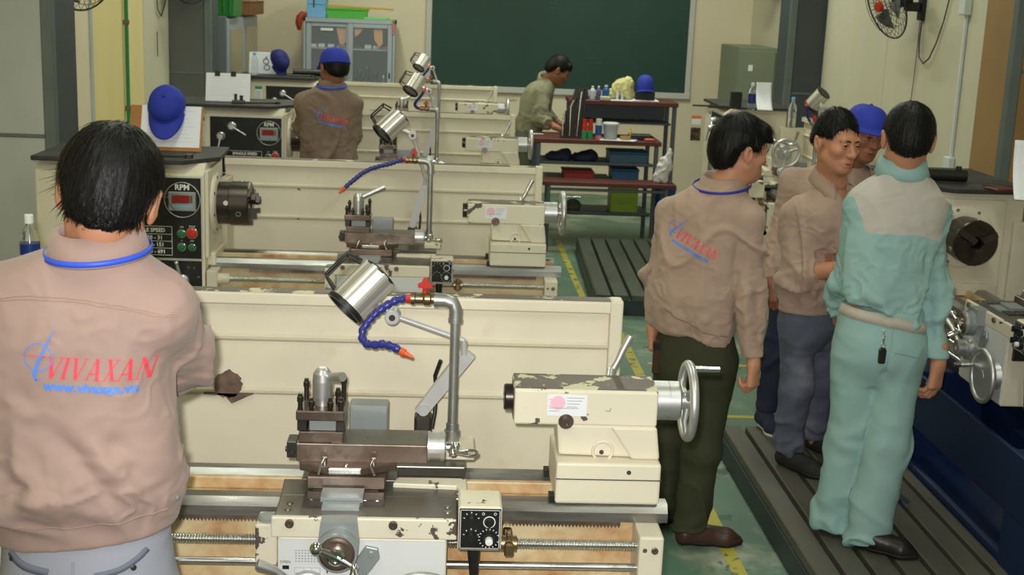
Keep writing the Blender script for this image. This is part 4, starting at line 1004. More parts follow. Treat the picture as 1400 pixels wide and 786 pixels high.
def ribbon(name, pts, width, surf, mat, parent, origin, off=.002, th=.0015, up=None, n=40):
    """narrow band following a cloth surface through the given points"""
    pts = [Vector(p) for p in pts]; out = []
    L = [0]
    for a, b in zip(pts[:-1], pts[1:]): L.append(L[-1]+(b-a).length)
    for i in range(n+1):
        q = L[-1]*i/n; k = min(len(pts)-2, max(0, int(np.searchsorted(L, q)-1))); t = (q-L[k])/max(L[k+1]-L[k], 1e-9)
        p0, p1, p2, p3 = pts[max(k-1, 0)], pts[k], pts[k+1], pts[min(k+2, len(pts)-1)]
        p = .5*((2*p1)+(-p0+p2)*t+(2*p0-5*p1+4*p2-p3)*t*t+(-p0+3*p1-3*p2+p3)*t**3)
        c, nn = surf.near(p); out.append((Vector(c), Vector(nn)))
    m = MB(); vs = []
    for i, (c, nn) in enumerate(out):
        d = (out[min(i+1, n)][0]-out[max(i-1, 0)][0]).normalized(); sd = d.cross(nn).normalized()
        for s_, o_ in ((-1, off), (1, off), (1, off+th), (-1, off+th)): vs.append(c+nn*o_+sd*(s_*width/2)-Vector(origin))
    fs = [(i*4+j, i*4+(j+1) % 4, (i+1)*4+(j+1) % 4, (i+1)*4+j) for i in range(n) for j in range(4)]
    m.add(vs, fs, True); return m.build(name, mat, parent)

# VIVAXAN print: heavy-and-thin serif capitals built from slanted strokes, the ring emblem and the web address
def _stroke(p, q, w): return [(p[0]-w/2, p[1]), (p[0]+w/2, p[1]), (q[0]+w/2, q[1]), (q[0]-w/2, q[1])]
def serif_word(word):
    polys = []; x = 0.0
    T, t, S = .20, .075, .045
    def ser(cx, y, w): polys.append([(x+cx-w/2, y), (x+cx+w/2, y), (x+cx+w/2, y+(S if y < .5 else -S)), (x+cx-w/2, y+(S if y < .5 else -S))])
    def st(a, b, w_): polys.append([(x+px, py) for px, py in _stroke(a, b, w_)])
    for ch in word:
        if ch == 'V': st((.16, 1), (.46, 0), T); st((.78, 1), (.48, 0), t); ser(.16, 1, .36); ser(.78, 1, .28); wd = .94
        elif ch == 'A': st((.42, 1), (.12, 0), t); st((.42, 1), (.74, 0), T); st((.26, .30), (.62, .30), 0); polys.append([(x+.22, .28), (x+.62, .28), (x+.62, .34), (x+.22, .34)]); ser(.12, 0, .28); ser(.74, 0, .36); wd = .94
        elif ch == 'I': st((.17, 1), (.17, 0), T); ser(.17, 1, .36); ser(.17, 0, .36); wd = .42
        elif ch == 'X': st((.18, 1), (.66, 0), T); st((.66, 1), (.16, 0), t); ser(.18, 1, .36); ser(.66, 1, .28); ser(.16, 0, .28); ser(.66, 0, .36); wd = .86
        elif ch == 'N': st((.14, 1), (.14, 0), t); st((.78, 1), (.78, 0), t); st((.17, 1), (.74, 0), T); ser(.14, 0, .28); ser(.78, 1, .28); ser(.10, 1, .2); wd = .96
        x += wd
    vs, fs = [], []
    for p in polys:
        n = len(vs); vs += p; fs.append(tuple(range(n, n+len(p))))
    return vs, fs, x
printred = mk('red_shirt_print', srgb(236, 74, 92), .6)
printblue = mk('blue_shirt_print', srgb(84, 138, 232), .6)
def shirt_print(surf, o, ex, ey, d, W, parent, origin, dim=False):
    """W: width of the word; o: lower left corner of the word"""
    vs, fs, x = serif_word('VIVAXAN'); s = W/x; hgt = .225*W
    vs = [(a*s+.22*b*hgt, b*hgt) for a, b in vs]
    decal('red_lettering', vs, fs, surf, o, ex, ey, d, printred, parent, origin)
    bar = [(-.22*W, hgt*.93), (.02*W, hgt*.95), (.02*W, hgt*1.02), (-.22*W, hgt*.96)]
    decal('red_dash', bar, [(0, 1, 2, 3)], surf, o, ex, ey, d, printred, parent, origin)
    tv, tf = text_mesh('www.vivaxan.vn', W*.128, 'LEFT', .0013*W/.2, 0.0, 1.06)
    tv = [(a+.01*W, b-.085*W) for a, b in tv]
    decal('blue_web_address', tv, tf, surf, o, ex, ey, d, printblue, parent, origin)
    n = 40; R = .145*W; c = (-.055*W, hgt*.92); ring = []
    vs = [(c[0]+math.cos(2*PI*i/n)*r*.98, c[1]+math.sin(2*PI*i/n)*r) for i in range(n) for r in (R, R-.011*W)]
    fs = [(2*i, 2*((i+1) % n), 2*((i+1) % n)+1, 2*i+1) for i in range(n)]
    sw = [(.085*W, hgt*2.25), (.02*W, hgt*1.55), (-.05*W, hgt*.75), (-.085*W, hgt*.15), (-.07*W, hgt*-.12), (-.005*W, hgt*-.02)]
    wd = [.004, .018, .030, .036, .034, .006]; k = len(vs)
    for (a, b), q in zip(sw, wd): vs += [(a-q*W/2, b+q*W*.2), (a+q*W/2, b-q*W*.2)]
    fs += [(k+2*i, k+2*i+1, k+2*i+3, k+2*i+2) for i in range(len(sw)-1)]
    decal('blue_emblem', vs, fs, surf, o, ex, ey, d, printblue, parent, origin, off=.0021)
# ------------------------------------------------------------------ people
skin = mk('skin', srgb(190, 134, 104), .5, var=(9, .10), attr=('lip', srgb(172, 106, 92), .35), spec=.4)
skin2 = mk('tanned_skin', srgb(148, 98, 74), .48, var=(9, .12), attr=('lip', srgb(128, 78, 68), .35), spec=.4)
hairm = mk('black_hair', (.0055, .005, .005, 1), .5, stretch=(6, 6, 1.2), bump=(60, .35), var=(20, .3), spec=.25)
hairstub = mk('cropped_hair', (.022, .018, .016, 1), .6, bump=(220, .6))
eyew = mk('eye_white', srgb(150, 138, 130), .3)
iris = mk('dark_iris', (.016, .009, .006, 1), .12)
tan = mk('tan_shirt_cloth', srgb(166, 140, 130), .8, var=(5, .05), bump=(900, .10), sheen=.15)
tan2 = mk('tan_shirt_cloth_duller', srgb(170, 144, 128), .8, var=(5, .06), bump=(900, .10), sheen=.15)
brownsh = mk('brown_shirt_cloth', srgb(132, 112, 96), .82, var=(5, .06), bump=(900, .10))
olive_sh = mk('olive_grey_shirt_cloth', srgb(138, 136, 112), .82, var=(5, .06), bump=(900, .1))
teal = mk('pale_teal_cloth', srgb(146, 180, 178), .8, var=(6, .06), stain=(srgb(152, 170, 150), 9, .68, .9), bump=(900, .10))
teal_yoke = mk('pale_teal_cloth_with_cream_yoke', srgb(146, 180, 178), .8, var=(6, .06), attr=('yoke', srgb(186, 180, 172)), bump=(900, .10))
creamcloth = mk('cream_waistband_cloth', srgb(186, 178, 164), .8, var=(8, .1), stain=(srgb(170, 150, 110), 14, .6, .8))
greyjean = mk('light_grey_trouser_cloth', srgb(158, 160, 172), .8, var=(6, .05), bump=(700, .12))
darkgreen = mk('dark_green_trouser_cloth', srgb(54, 56, 36), .85, var=(5, .12), bump=(900, .1))
denim = mk('washed_grey_denim', srgb(92, 96, 112), .85, var=(7, .20), stain=(srgb(132, 134, 146), 5, .52, .85), bump=(700, .15))
navycloth = mk('navy_trouser_cloth', srgb(34, 38, 62), .85, var=(5, .1))
greytrouser = mk('grey_trouser_cloth', srgb(96, 98, 84), .85, var=(5, .1))
brownleather = mk('dark_brown_leather', (.065, .030, .022, 1), .35, var=(8, .2))
blackleather = mk('black_leather', (.016, .014, .014, 1), .38, var=(8, .3))
blacksuede = mk('black_canvas_shoe', (.018, .018, .019, 1), .75)
solem = mk('dark_sole', (.012, .011, .010, 1), .6)
solew = mk('white_sole', srgb(200, 198, 192), .6)
bluerib = mk('bright_blue_lanyard', srgb(56, 92, 222), .45)
darkrib = mk('dark_blue_lanyard', srgb(44, 48, 150), .5)
capblue = mk('royal_blue_cap_cloth', srgb(36, 54, 164), .75, var=(9, .08), bump=(700, .12))
capnavy = mk('navy_cap_cloth', srgb(30, 38, 104), .75, var=(9, .08), bump=(700, .12))

def norm(v): v = np.array(v, float); return v/np.linalg.norm(v)

def head_shape(c, Rm, sc, h, face=True, neck=None, ear=True):
    """skin surface of a head (and neck); local frame x right, y forward, z up, origin between the ears"""
    c = np.array(c, float); W = lambda p: c+Rm @ (np.array(p, float)*sc)
    lo = c-.17*sc; hi = c+.17*sc
    if neck is not None: lo = np.minimum(lo, np.array(neck)-.08); hi = np.maximum(hi, np.array(neck)+.08)
    S = SDF(lo, hi, h); E = lambda p, r, k=.02, R=None, cut=False: S.ell(W(p), np.array(r)*sc, k*sc, Rm if R is None else Rm @ R, cut)
    C = lambda a, b, ra, rb, k=.02, cut=False: S.cone(W(a), W(b), ra*sc, rb*sc, k*sc, cut)
    E((0, -.012, .032), (.076, .096, .085)); E((0, .030, -.040), (.060, .060, .072), .03)
    for s_ in (-1, 1):
        C((s_*.052, .005, -.052), (s_*.018, .066, -.094), .018, .015, .03); E((s_*.043, .060, -.022), (.024, .026, .022), .022)
    E((0, .074, -.096), (.019, .015, .016), .02); C((-.036, .079, .024), (.036, .079, .024), .013, .013, .018)
    C((0, .088, .006), (0, .107, -.032), .0085, .0125, .014); C((0, .096, -.036), (0, .106, -.034), .010, .0105, .008)
    for s_ in (-1, 1): E((s_*.0135, .096, -.036), (.0085, .010, .008), .007)
    for s_ in (-1, 1): E((s_*.033, .099, .004), (.019, .014, .011), .012, None, True)
    E((0, .080, -.066), (.030, .016, .020), .014)
    for s_ in (-1, 1): E((s_*.032, .0800, .003), (.0150, .0150, .0135), .006)
    for s_ in (-1, 1): E((s_*.0325, .097, .0025), (.0145, .014, .0034), .002, None, True)
    C((-.021, .087, -.0645), (-.003, .0965, -.0635), .005, .0065, .005); C((.021, .087, -.0645), (.003, .0965, -.0635), .005, .0065, .005)
    C((-.016, .088, -.0765), (.016, .088, -.0765), .0065, .0065, .006); E((0, .094, -.077), (.012, .006, .006), .005)
    E((0, .100, -.0705), (.024, .012, .0016), .003, None, True)
    if ear:
        for s_ in (-1, 1):
            Re = rotm(0, .15, s_*.12) @ rotm(s_*.35); q = (s_*.088, -.018, -.006)
            E(q, (.0085, .019, .033), .006, Re); E((s_*.097, -.011, -.002), (.007, .010, .018), .004, Re, True); E((s_*.082, -.009, -.034), (.006, .008, .010), .006); E((s_*.080, -.006, -.006), (.010, .010, .022), .006)
    if neck is not None:
        a = W((0, -.022, -.060)); S.cone(a, neck, .052*sc, .060*sc, .03); S.cone(W((0, .02, -.10)), np.array(neck)+Rm @ np.array((0, .035, 0)), .030, .030, .04)
    V, F = S.mesh(); V = relax(V, F, 1, .35)
    Q = (V-c) @ Rm/sc
    lip = np.where(((Q[:, 0]/.021)**2+((Q[:, 2]+.0705)/.0095)**2 < 1.0) & (Q[:, 1] > .080), 1.0, -1.0)
    return V, F, lip

def hair_shape(c, Rm, sc, h, st):
    """cap of hair: st = dict(t top thickness, side, nape z, front y/z fringe, burn sideburn z)"""
    c = np.array(c, float); S = SDF(c-.19*sc, c+.19*sc, h)
    t, sd = st.get('t', .02), st.get('side', .012)
    S.ell(c+Rm @ (np.array((0, -.014, .036))*sc), np.array((.078+sd, .098+st.get('back', sd), .086+t))*sc, .02, Rm)
    S.ell(c+Rm @ (np.array((0, -.045, -.015))*sc), np.array((.072+sd*.9, .066+st.get('back', sd), .080))*sc, .03, Rm)
    if st.get('fringe'):
        S.cone(c+Rm @ (np.array((-.05, .062, .088))*sc), c+Rm @ (np.array((.05, .064, .086))*sc), .030*sc, .026*sc, .03)
        S.cone(c+Rm @ (np.array((-.03, .085, .070))*sc), c+Rm @ (np.array((.055, .080, .055))*sc), .019*sc, .016*sc, .02)
    fz, nape, burn = st.get('fz', .058), st.get('nape', -.075), st.get('burn', -.005)
    def keep(X, Y, Z):
        d = [X-c[0], Y-c[1], Z-c[2]]; x, y, z = [(Rm[0, i]*d[0]+Rm[1, i]*d[1]+Rm[2, i]*d[2])/sc for i in range(3)]
        # lower hairline: forehead height in front, ear top at the sides, nape behind
        fr = np.clip((y-.034)/.028, 0, 1); bk = np.clip((-.034-y)/.026, 0, 1)
        line = burn+(fz-burn)*fr*fr*(3-2*fr)+(nape-burn)*bk*bk*(3-2*bk)
        line = line+.006*np.sin(x*95)*fr*st.get('jag', 1)+np.abs(x)*(st.get('vnape', .5)*np.clip(np.abs(x)-.02, 0, 1)*bk/np.maximum(np.abs(x), 1e-3))
        w_ = .061+.33*np.clip(z+.055, 0, 1)+.10*np.clip(y-.01, 0, 1)+.010*np.clip(.02+y, 0, 1)/.02
        return np.maximum((line-z)*.75, np.where(z < .06, (np.abs(x)-w_)*.9, -1.0))*sc
    S.cutf(keep, .004)
    V, F = S.mesh(); V = relax(V, F, 1, .4); N = vnormals(V, F); Q = (V-c) @ Rm/sc
    # locks: ridges running down from the crown
    az = np.arctan2(Q[:, 0], Q[:, 1]-(-.03)); P = np.stack([az*st.get('lock', 9), Q[:, 2]*11, Q[:, 1]*9], 1)
    d = perlin(P)*.5+perlin(P*np.array((2.3, 1.1, 1.1))+5)*.3
    V = V+N*(d*st.get('amp', .007)*sc)[:, None]
    return V, F

def hair_strands(V, F, c, Rm, sc, n, seed, length=.05, lift=.004, wd=.0014, crown=(0, -.045, .12)):
    """thin tapering locks lying on the hair, combed away from the crown"""
    rs = np.random.RandomState(seed); N = vnormals(V, F); i = rs.choice(len(V), n, replace=len(V) < n); c = np.array(c, float)
    P = V[i]; Nn = N[i]; cr = c+Rm @ (np.array(crown)*sc); d = P-cr; d += Rm @ np.array((0, 0, -.05)); d += rs.normal(0, .012, d.shape)
    d -= Nn*(d*Nn).sum(1)[:, None]; d /= np.maximum(np.linalg.norm(d, axis=1), 1e-6)[:, None]
    sd = np.cross(d, Nn); L = length*(.5+rs.rand(n)); ql = (P-c) @ Rm/sc; L = L*np.clip((ql[:, 2]+.085)/.10, .12, 1)*np.where((ql[:, 2] < .03) & (np.abs(ql[:, 0]) > .066), .3, 1); out = []; faces = []; grav = Rm @ np.array((0, 0, -1.0))
    seg = 4
    for k in range(seg+1):
        t = k/seg; q = P+d*(L*t)[:, None]+Nn*(lift*math.sin(PI*min(t*1.15, 1))-.018*t*t*(L/length)*.9)[:, None]+grav*(L*.10*t*t)[:, None]
        wv = wd*(1-.85*t); out += [q-sd*wv, q+sd*wv]
    A = np.stack(out, 1).reshape(-1, 3); m = 2*(seg+1)
    b = np.arange(n)*m
    for k in range(seg): faces.append(np.stack([b+2*k, b+2*k+1, b+2*k+3, b+2*k+2], 1))
    return A, np.concatenate(faces)

def hand_shape(wrist, fdir, dorsal, side, curls, thumb=(.5, .3), sc=1.0, h=.0026, spread=.06):
    """wrist point, finger direction, back-of-hand normal; side +1: thumb towards fdir x dorsal"""
    y = norm(fdir); z = np.array(dorsal, float); z = norm(z-y*(z @ y)); x = np.cross(y, z)*side
    Wp = lambda p: np.array(wrist)+(x*p[0]+y*p[1]+z*p[2])*sc
    S = SDF(np.array(wrist)-.20*sc, np.array(wrist)+.20*sc, h)
    S.chain([Wp((-.002, -.05, 0)), Wp((0, 0, 0)), Wp((0, .02, 0))], [.026*sc, .024*sc, .024*sc], .012)
    for q in (-.026, -.009, .009, .026): S.cone(Wp((q*.62, .015, 0)), Wp((q, .088, .002-.004*abs(q)/.026)), .0155*sc, .0125*sc, .014)
    base = [(.028, .090, 0), (.0095, .094, .002), (-.009, .090, .001), (-.0265, .082, -.002)]
    Ln = [(.040, .024, .020), (.044, .028, .021), (.041, .026, .020), (.032, .019, .018)]; rr = [.0095, .0098, .0092, .0082]
    for i in range(4):
        a = 0; p = np.array(base[i], float); s_ = (1.5-i)*spread; pts = [p]
        for j in range(3):
            a += curls[i][j]; dv = np.array((math.sin(s_)*math.cos(a), math.cos(s_)*math.cos(a), -math.sin(a))); p = p+dv*Ln[i][j]; pts.append(p)
        r = rr[i]; S.chain([Wp(q) for q in pts], [r*sc, r*.98*sc, r*.9*sc, r*.76*sc], .0035)
    f, o = thumb   # f: flexion towards the palm, o: abduction
    d1 = norm((math.cos(.75)*.9*(1+o*.3), .72, -.30-f*.4)); d2 = norm((.38+o*.4-f*.35, .9, -.25-f*.5)); d3 = norm((.18+o*.4-f*.6, .95, -.2-f*.5))
    p0 = np.array((.020, .022, -.006)); p1 = p0+d1*.040; p2 = p1+d2*.034; p3 = p2+d3*.026
    S.chain([Wp(p0), Wp(p1), Wp(p2), Wp(p3)], [.017*sc, .0125*sc, .0112*sc, .0085*sc], .006)
    V, F = S.mesh(); return relax(V, F, 1, .3), F

def tube_collar(name, c, a, b, h, flare, mat, parent, origin, yaw=0.0, tilt=(0, 0), gap=.5, th=.0035, wing=.0, drop=.8, lany=None, person_=None):
    """standing-and-falling collar; c: centre at its base, gap: half opening angle at the front"""
    m = MB(); n = 44; prof = [(0, 0), (-.006, h*.55), (-.004, h), (.006, h*1.02), (flare*.55, h*(1-.45*drop)), (flare, h*(1-drop))]
    cy, sy = math.cos(yaw), math.sin(yaw); vs = []
    def P(q, r, z, front):
        x, y = math.sin(q)*(a+r), math.cos(q)*(b+r); z = z+x*tilt[0]+y*tilt[1]
        return Vector((c[0]+x*cy+y*sy, c[1]-x*sy+y*cy, c[2]+z))-Vector(origin)
    for i in range(n+1):
        q = gap+(2*PI-2*gap)*i/n; e = max(0, 1-min(i, n-i)/6)
        for j, (r, z) in enumerate(prof):
            vs.append(P(q, r+e*wing*(j >= 4), z-e*wing*(j == 5)*1.6-e*h*.25*(j in (1, 2, 3)), e))
    k = len(prof); fs = [(i*k+j, i*k+j+1, (i+1)*k+j+1, (i+1)*k+j) for i in range(n) for j in range(k-1)]
    m.add(vs, fs, True); co = m.build(name, mat, parent, None, 0, th)
    if lany:
        m = MB(); n = 40; lv = []
        for i in range(n+1):
            q = 1.0+(2*PI-2.0)*i/n
            for z_, e in ((lany[1], .0035), (lany[1]+lany[2], .001), (lany[1]+lany[2], -.001), (lany[1], .0015)): lv.append(P(q, flare*(lany[3] if len(lany) > 3 else 1)+e+.003, z_, 0))
        m.add(lv, [(i*4+j, i*4+(j+1) % 4, (i+1)*4+(j+1) % 4, (i+1)*4+j) for i in range(n) for j in range(4)], True); m.build('lanyard', lany[0], person_)
    return co

def shoe(parent, origin, heel, toe, mat, sole, w=.044, hgt=.075, name='shoe', zf=0.0):
    heel = np.array(heel, float); toe = np.array(toe, float); d = toe-heel; L = np.linalg.norm(d[:2]); d = norm((d[0], d[1], 0)); s_ = np.array((d[1], -d[0], 0))
    W = lambda y, x, z: np.array((heel[0], heel[1], zf))+d*y*L+s_*x+np.array((0, 0, z))
    lo = np.minimum(heel, toe)-.08; hi = np.maximum(heel, toe)+.08; lo[2] = zf-.02; hi[2] = zf+.16
    def body(grow, top):
        S = SDF(lo, hi, .0045)
        S.cone(W(.10, 0, .035), W(.36, 0, .040), w*.78+grow, w*.80+grow, .02); S.cone(W(.36, 0, .036), W(.72, .004, .026), w*.80+grow, w*.92+grow, .03); S.cone(W(.72, .004, .024), W(.90, 0, .016), w*.9+grow, w*.48+grow, .03)
        if top: S.cone(W(.13, 0, .05), W(.17, 0, hgt+.02), w*.74, w*.70, .03); S.cone(W(.25, 0, .06), W(.55, 0, .045), w*.62, w*.6, .03)
        return S
    S = body(0, True); S.plane((0, 0, zf+.012), (0, 0, -1), .004); S.plane((0, 0, zf+hgt+.02), (0, 0, 1), .004); V, F = S.mesh(); V = relax(V, F, 2, .4)
    o = npmesh(name, V, F, mat, parent, origin)
    S = body(.003, False); S.plane((0, 0, zf+.001), (0, 0, -1)); S.plane((0, 0, zf+.020), (0, 0, 1)); V, F = S.mesh()
    npmesh('sole', V, F, sole, o, origin)
    return o

def cap_mesh(parent, c, Rm, sc, mat, origin, name='cap', rx=.088, ry=.108, rz=.105, z0=.0, brim=.07, brim_droop=.5, dent=0.0, sub=True):
    """six-panel baseball cap; local y forward"""
    c = np.array(c, float); Wp = lambda p: Vector(c+Rm @ (np.array(p, float)*sc))-Vector(origin)
    m = MB(); nu, nv = 12, 48
    def dome(u, v):
        t = u*PI/2; a = 2*PI*v; seam = 1-.012*max(0, math.cos(a*3))**8*math.cos(t)
        r = math.cos(t)**.62; zz = math.sin(t)**.95
        front = max(0, math.cos(a-PI/2)); zz = zz*(1-dent*front*math.sin(2*t)*.5)
        return Wp((rx*r*math.cos(a)*seam, ry*r*math.sin(a)*seam-.01, z0+rz*zz))
    m.grid(dome, nu, nv); o = m.build(name, mat, parent, None, 0, .003)
    m = MB()
    def br(u, v):
        a = rad(20)+rad(140)*v; s_ = math.sin(PI*v)**.6; x = rx*math.cos(a)*(1+.06*u); y = ry*math.sin(a)-.01+brim*u*s_
        return Wp((x, y, z0+.006-brim*u*s_*brim_droop*.35-abs(x/rx)**2*.022*u))
    m.grid(br, 8, 20); m.build('brim', mat, o, None, 0, .004)
    m = MB(); m.sphere(Wp((0, -.01, z0+rz+.002)), .008*sc, 10, 6); m.build('button', mat, o)
    m = MB(); band = [Wp((rx*1.012*math.cos(2*PI*i/40), ry*1.012*math.sin(2*PI*i/40)-.01, z0+.008)) for i in range(40)]
    m.tube(band, .0045*sc, 6, True); m.build('sweat_band', mat, o)
    return o

def person(root, label, sp, group=None):
    o = Vector(root); org = tuple(root)
    t = empty('person', root, 0, label, 'person', group)
    h = sp.get('h', .007)
    ry = rad(sp.get('yaw', 0)); hc = np.array(sp['head'], float); Rm = rotm(rad(sp.get('hyaw', 0)), rad(sp.get('hpitch', 0)), rad(sp.get('hroll', 0))); sc = sp.get('hs', 1.0)
    neck = np.array(sp['neck'], float); sk = sp.get('skin', skin)
    # --- one continuous body
    Vs, Fs, At = [], [], []
    def push(V, F, a=None):
        n = sum(len(v) for v in Vs); Vs.append(V); Fs.append(F+n); At.append(np.full(len(V), -1.0) if a is None else a)
    V, F, lip = head_shape(hc, Rm, sc, sp.get('hh', .0032), True, neck); push(V, F, lip)
    R = sp['rings']; pts = np.array([[r[1], r[2], r[0]] for r in R]+[p for l in sp['legs'] for p in l]+[p for a in sp.get('arms', []) for p in a['p']]+[neck])
    S = SDF(pts.min(0)-.16, pts.max(0)+.12, .013)
    S.loft([(r[0], r[1], r[2], max(r[3]-.034, .03), max(r[4]-.034, .03)) for r in R], .03, ry)
    S.cone(neck, (neck[0], neck[1], neck[2]-.08), .055, .06, .03)
    for a in sp.get('arms', []):
        S.cone(neck-np.array((0, 0, .09)), a['p'][0], .045, .045, .04)
        rs = a.get('r', (.055, .045, .036)); S.chain(a['p'], [max(r_*.55, .022) for r_ in rs], .02)
    for l in sp['legs']:
        rs = sp.get('legr', (.085, .066, .056)); S.chain(l, [rs[0]-.030, rs[1]-.026, .028], .03)
        S.cone(l[2], (l[2][0], l[2][1], l[2][2]-.03), .026, .022, .01)
    V, F = S.mesh(); push(relax(V, F, 1, .4), F)
    for hd in sp.get('hands', []): V, F = hand_shape(**hd); push(V, F)
    for fa in sp.get('forearms', []):
        S = SDF(np.minimum(fa[0], fa[1])-.06, np.maximum(fa[0], fa[1])+.06, .005); S.cone(fa[0], fa[1], fa[2], fa[3], .01); V, F = S.mesh(); push(V, F)
    npmesh('body', np.concatenate(Vs), np.concatenate(Fs), sk, t, org, dict(lip=np.concatenate(At)))
    # --- face details
    if sp.get('face', True):
        gz = rotm(rad(sp.get('gaze', 0)), 0, 0)
        for s_ in (-1, 1):
            ec = hc+Rm @ (np.array((s_*.032, .0790, .0025))*sc); g = Rm @ gz @ np.array((0, 1.0, -.05)); m = MB()
            m.sphere(ec-np.array(org), .0132*sc, 20, 14)
            e = m.build('eye', [eyew, iris], t); me = e.data; q = np.array([v.co for v in me.vertices])-(ec-np.array(org))
            mi = [1 if (q[list(p.vertices)].mean(0) @ g)/(.0132*sc) > .80 else 0 for p in me.polygons]; me.polygons.foreach_set('material_index', mi)
            m = MB(); B = [hc+Rm @ (np.array(p)*sc)-np.array(org) for p in ((s_*.012, .0935, .0200), (s_*.025, .0935, .0235), (s_*.038, .0875, .0240), (s_*.051, .0730, .0180))]
            m.tube([tuple(b) for b in B], [.0030*sc, .0040*sc, .0036*sc, .0014*sc], 6); m.build('eyebrow', hairstub, t)
            m = MB(); B = [hc+Rm @ (np.array(p)*sc)-np.array(org) for p in ((s_*.018, .0945, .0045), (s_*.027, .0965, .0072), (s_*.037, .0945, .0068), (s_*.047, .0865, .0030))]
            m.tube([tuple(b) for b in B], .0011*sc, 5); m.build('eyelashes', hairstub, t)
    # --- hair
    if sp.get('hair'):
        V, F = hair_shape(hc, Rm, sc, sp.get('hh', .0032)*1.05, sp['hair'])
        ns = sp['hair'].get('strands', 0)
        hm = hairm
        ho = npmesh('hair', V, F, hm, t, org)
        if ns:
            A, G = hair_strands(V, F, hc, Rm, sc, ns, 5, sp['hair'].get('len', .045), sp['hair'].get('lift', .004))
            so = npmesh('hair_strands', A, G, hm, ho, org); so['kind'] = 'stuff'
    if sp.get('cap'):
        q = sp['cap']; cap_mesh(t, hc+Rm @ (np.array(q.get('off', (0, -.005, .030)))*sc), Rm @ rotm(0, rad(q.get('pitch', 8))), sc, q.get('mat', capblue), org, **q.get('kw', {}))
    # --- shirt
    allp = [np.array((r[1]+dx, r[2]+dy, r[0])) for r in R for dx, dy in ((-r[3], -r[4]), (r[3], r[4]))]+[np.array(p) for a in sp.get('arms', []) for p in a['p']]
    lo = np.min(allp, 0)-.10; hi = np.max(allp, 0)+.10; S = SDF(lo, hi, h)
    S.loft(R, .03, ry, sp.get('sq', 2.35)); z0 = min(r[0] for r in R); hp, hn = sp.get('hem', ((0, 0, z0+.012), (0, 0, -1))); S.plane(hp, hn, .004)
    for a in sp.get('arms', []):
        p = [np.array(q, float) for q in a['p']]; rs = a.get('r', (.064, .054, .042))
        nb = neck+np.array((0, 0, sp.get('trapz', -.045))); S.cone(nb, p[0], .048, rs[0]*.86, .045)
        S.cone(p[0], p[1], rs[0], rs[1], sp.get('karm', .022)); S.cone(p[1], p[2], rs[1], rs[2], .02)
        if len(p) > 3: S.cone(p[2], p[3], rs[2], rs[3], .02)
    S.ell(neck+np.array((0, 0, .045)), (.062, .066, .05), .012, None, True)
    if sp.get('vcut'): S.cone(*sp['vcut'], .008, True)
    for a in sp.get('arms', []):
        if a.get('cut'):
            e, d = a['cut']; e = np.array(e, float); d = norm(d)
            # only near the cuff: a local half-space
            X, Y, Z = S.ax[0][:, None, None], S.ax[1][None, :, None], S.ax[2][None, None, :]
            dd = (X-e[0])*d[0]+(Y-e[1])*d[1]+(Z-e[2])*d[2]; rr = np.sqrt((X-e[0]-dd*d[0])**2+(Y-e[1]-dd*d[1])**2+(Z-e[2]-dd*d[2])**2)
            cyl = np.maximum(np.maximum(-dd, dd-.14), rr-.085); S.f = np.maximum(S.f, -cyl).astype(np.float32)
    V, F = S.mesh(); V = relax(V, F, 2, .5); N = vnormals(V, F)
    zlo, zhi = V[:, 2].min(), V[:, 2].max(); zt = (V[:, 2]-zlo)/(zhi-zlo)
    wt = (.45+1.1*np.exp(-((zt-.22)/.16)**2)+.3*np.exp(-((zt-.6)/.2)**2))*np.clip(zt/.09, .15, 1)
    for a in sp.get('arms', []):
        d, _ = seg_d(V, a['p'][1], np.array(a['p'][1])+.001); wt += 1.0*np.exp(-(d/.10)**2)
        d, tt = seg_d(V, a['p'][0], a['p'][2]); wt += .35*np.exp(-(d/.07)**2)
    V = creases(V, N, sp.get('folds', []))
    V = wrinkles(V, N, sp.get('amp', .011)*2.3, sp.get('wscale', 6.5), sp.get('seed', 1), wt, sp.get('wdir', (1, 1, .55)))
    V = wrinkles(V, N, sp.get('amp', .011)*.55, sp.get('wscale', 6.5)*2.3, sp.get('seed', 1)+3, wt, (1, 1, 1.3)); N = vnormals(V, F)
    at = None
    if sp.get('yoke'): at = dict(yoke=sp['yoke'](V))
    sh = npmesh('shirt', V, F, sp['shirt'], t, org, at); surf = Surf(V, F)
    if sp.get('collar'):
        q = dict(sp['collar']); mt = q.pop('mat', sp['shirt']); tube_collar('collar', mat=mt, parent=sh, person_=t, origin=org, yaw=ry+rad(q.pop('dyaw', 0)), **q)
    for nm, p, wd, mt, kw in sp.get('ribbons', []): ribbon(nm, p, wd, surf, mt, t if nm == 'lanyard' else sh, org, **kw)
    # --- trousers
    legs = sp['legs']; rs = sp.get('legr', (.085, .070, .066)); pv = sp['pelvis']   # pelvis rings
    pp = [np.array((r[1], r[2], r[0])) for r in pv]+[np.array(p) for l in legs for p in l]
    S = SDF(np.min(pp, 0)-.17, np.max(pp, 0)+.14, max(h, .0075)); pz = min(pv); S.loft(pv+[(pz[0]-.10, pz[1], pz[2], pz[3]*.94, pz[4]*.60)], .04, rad(sp.get('pyaw', sp.get('yaw', 0))), 2.2)
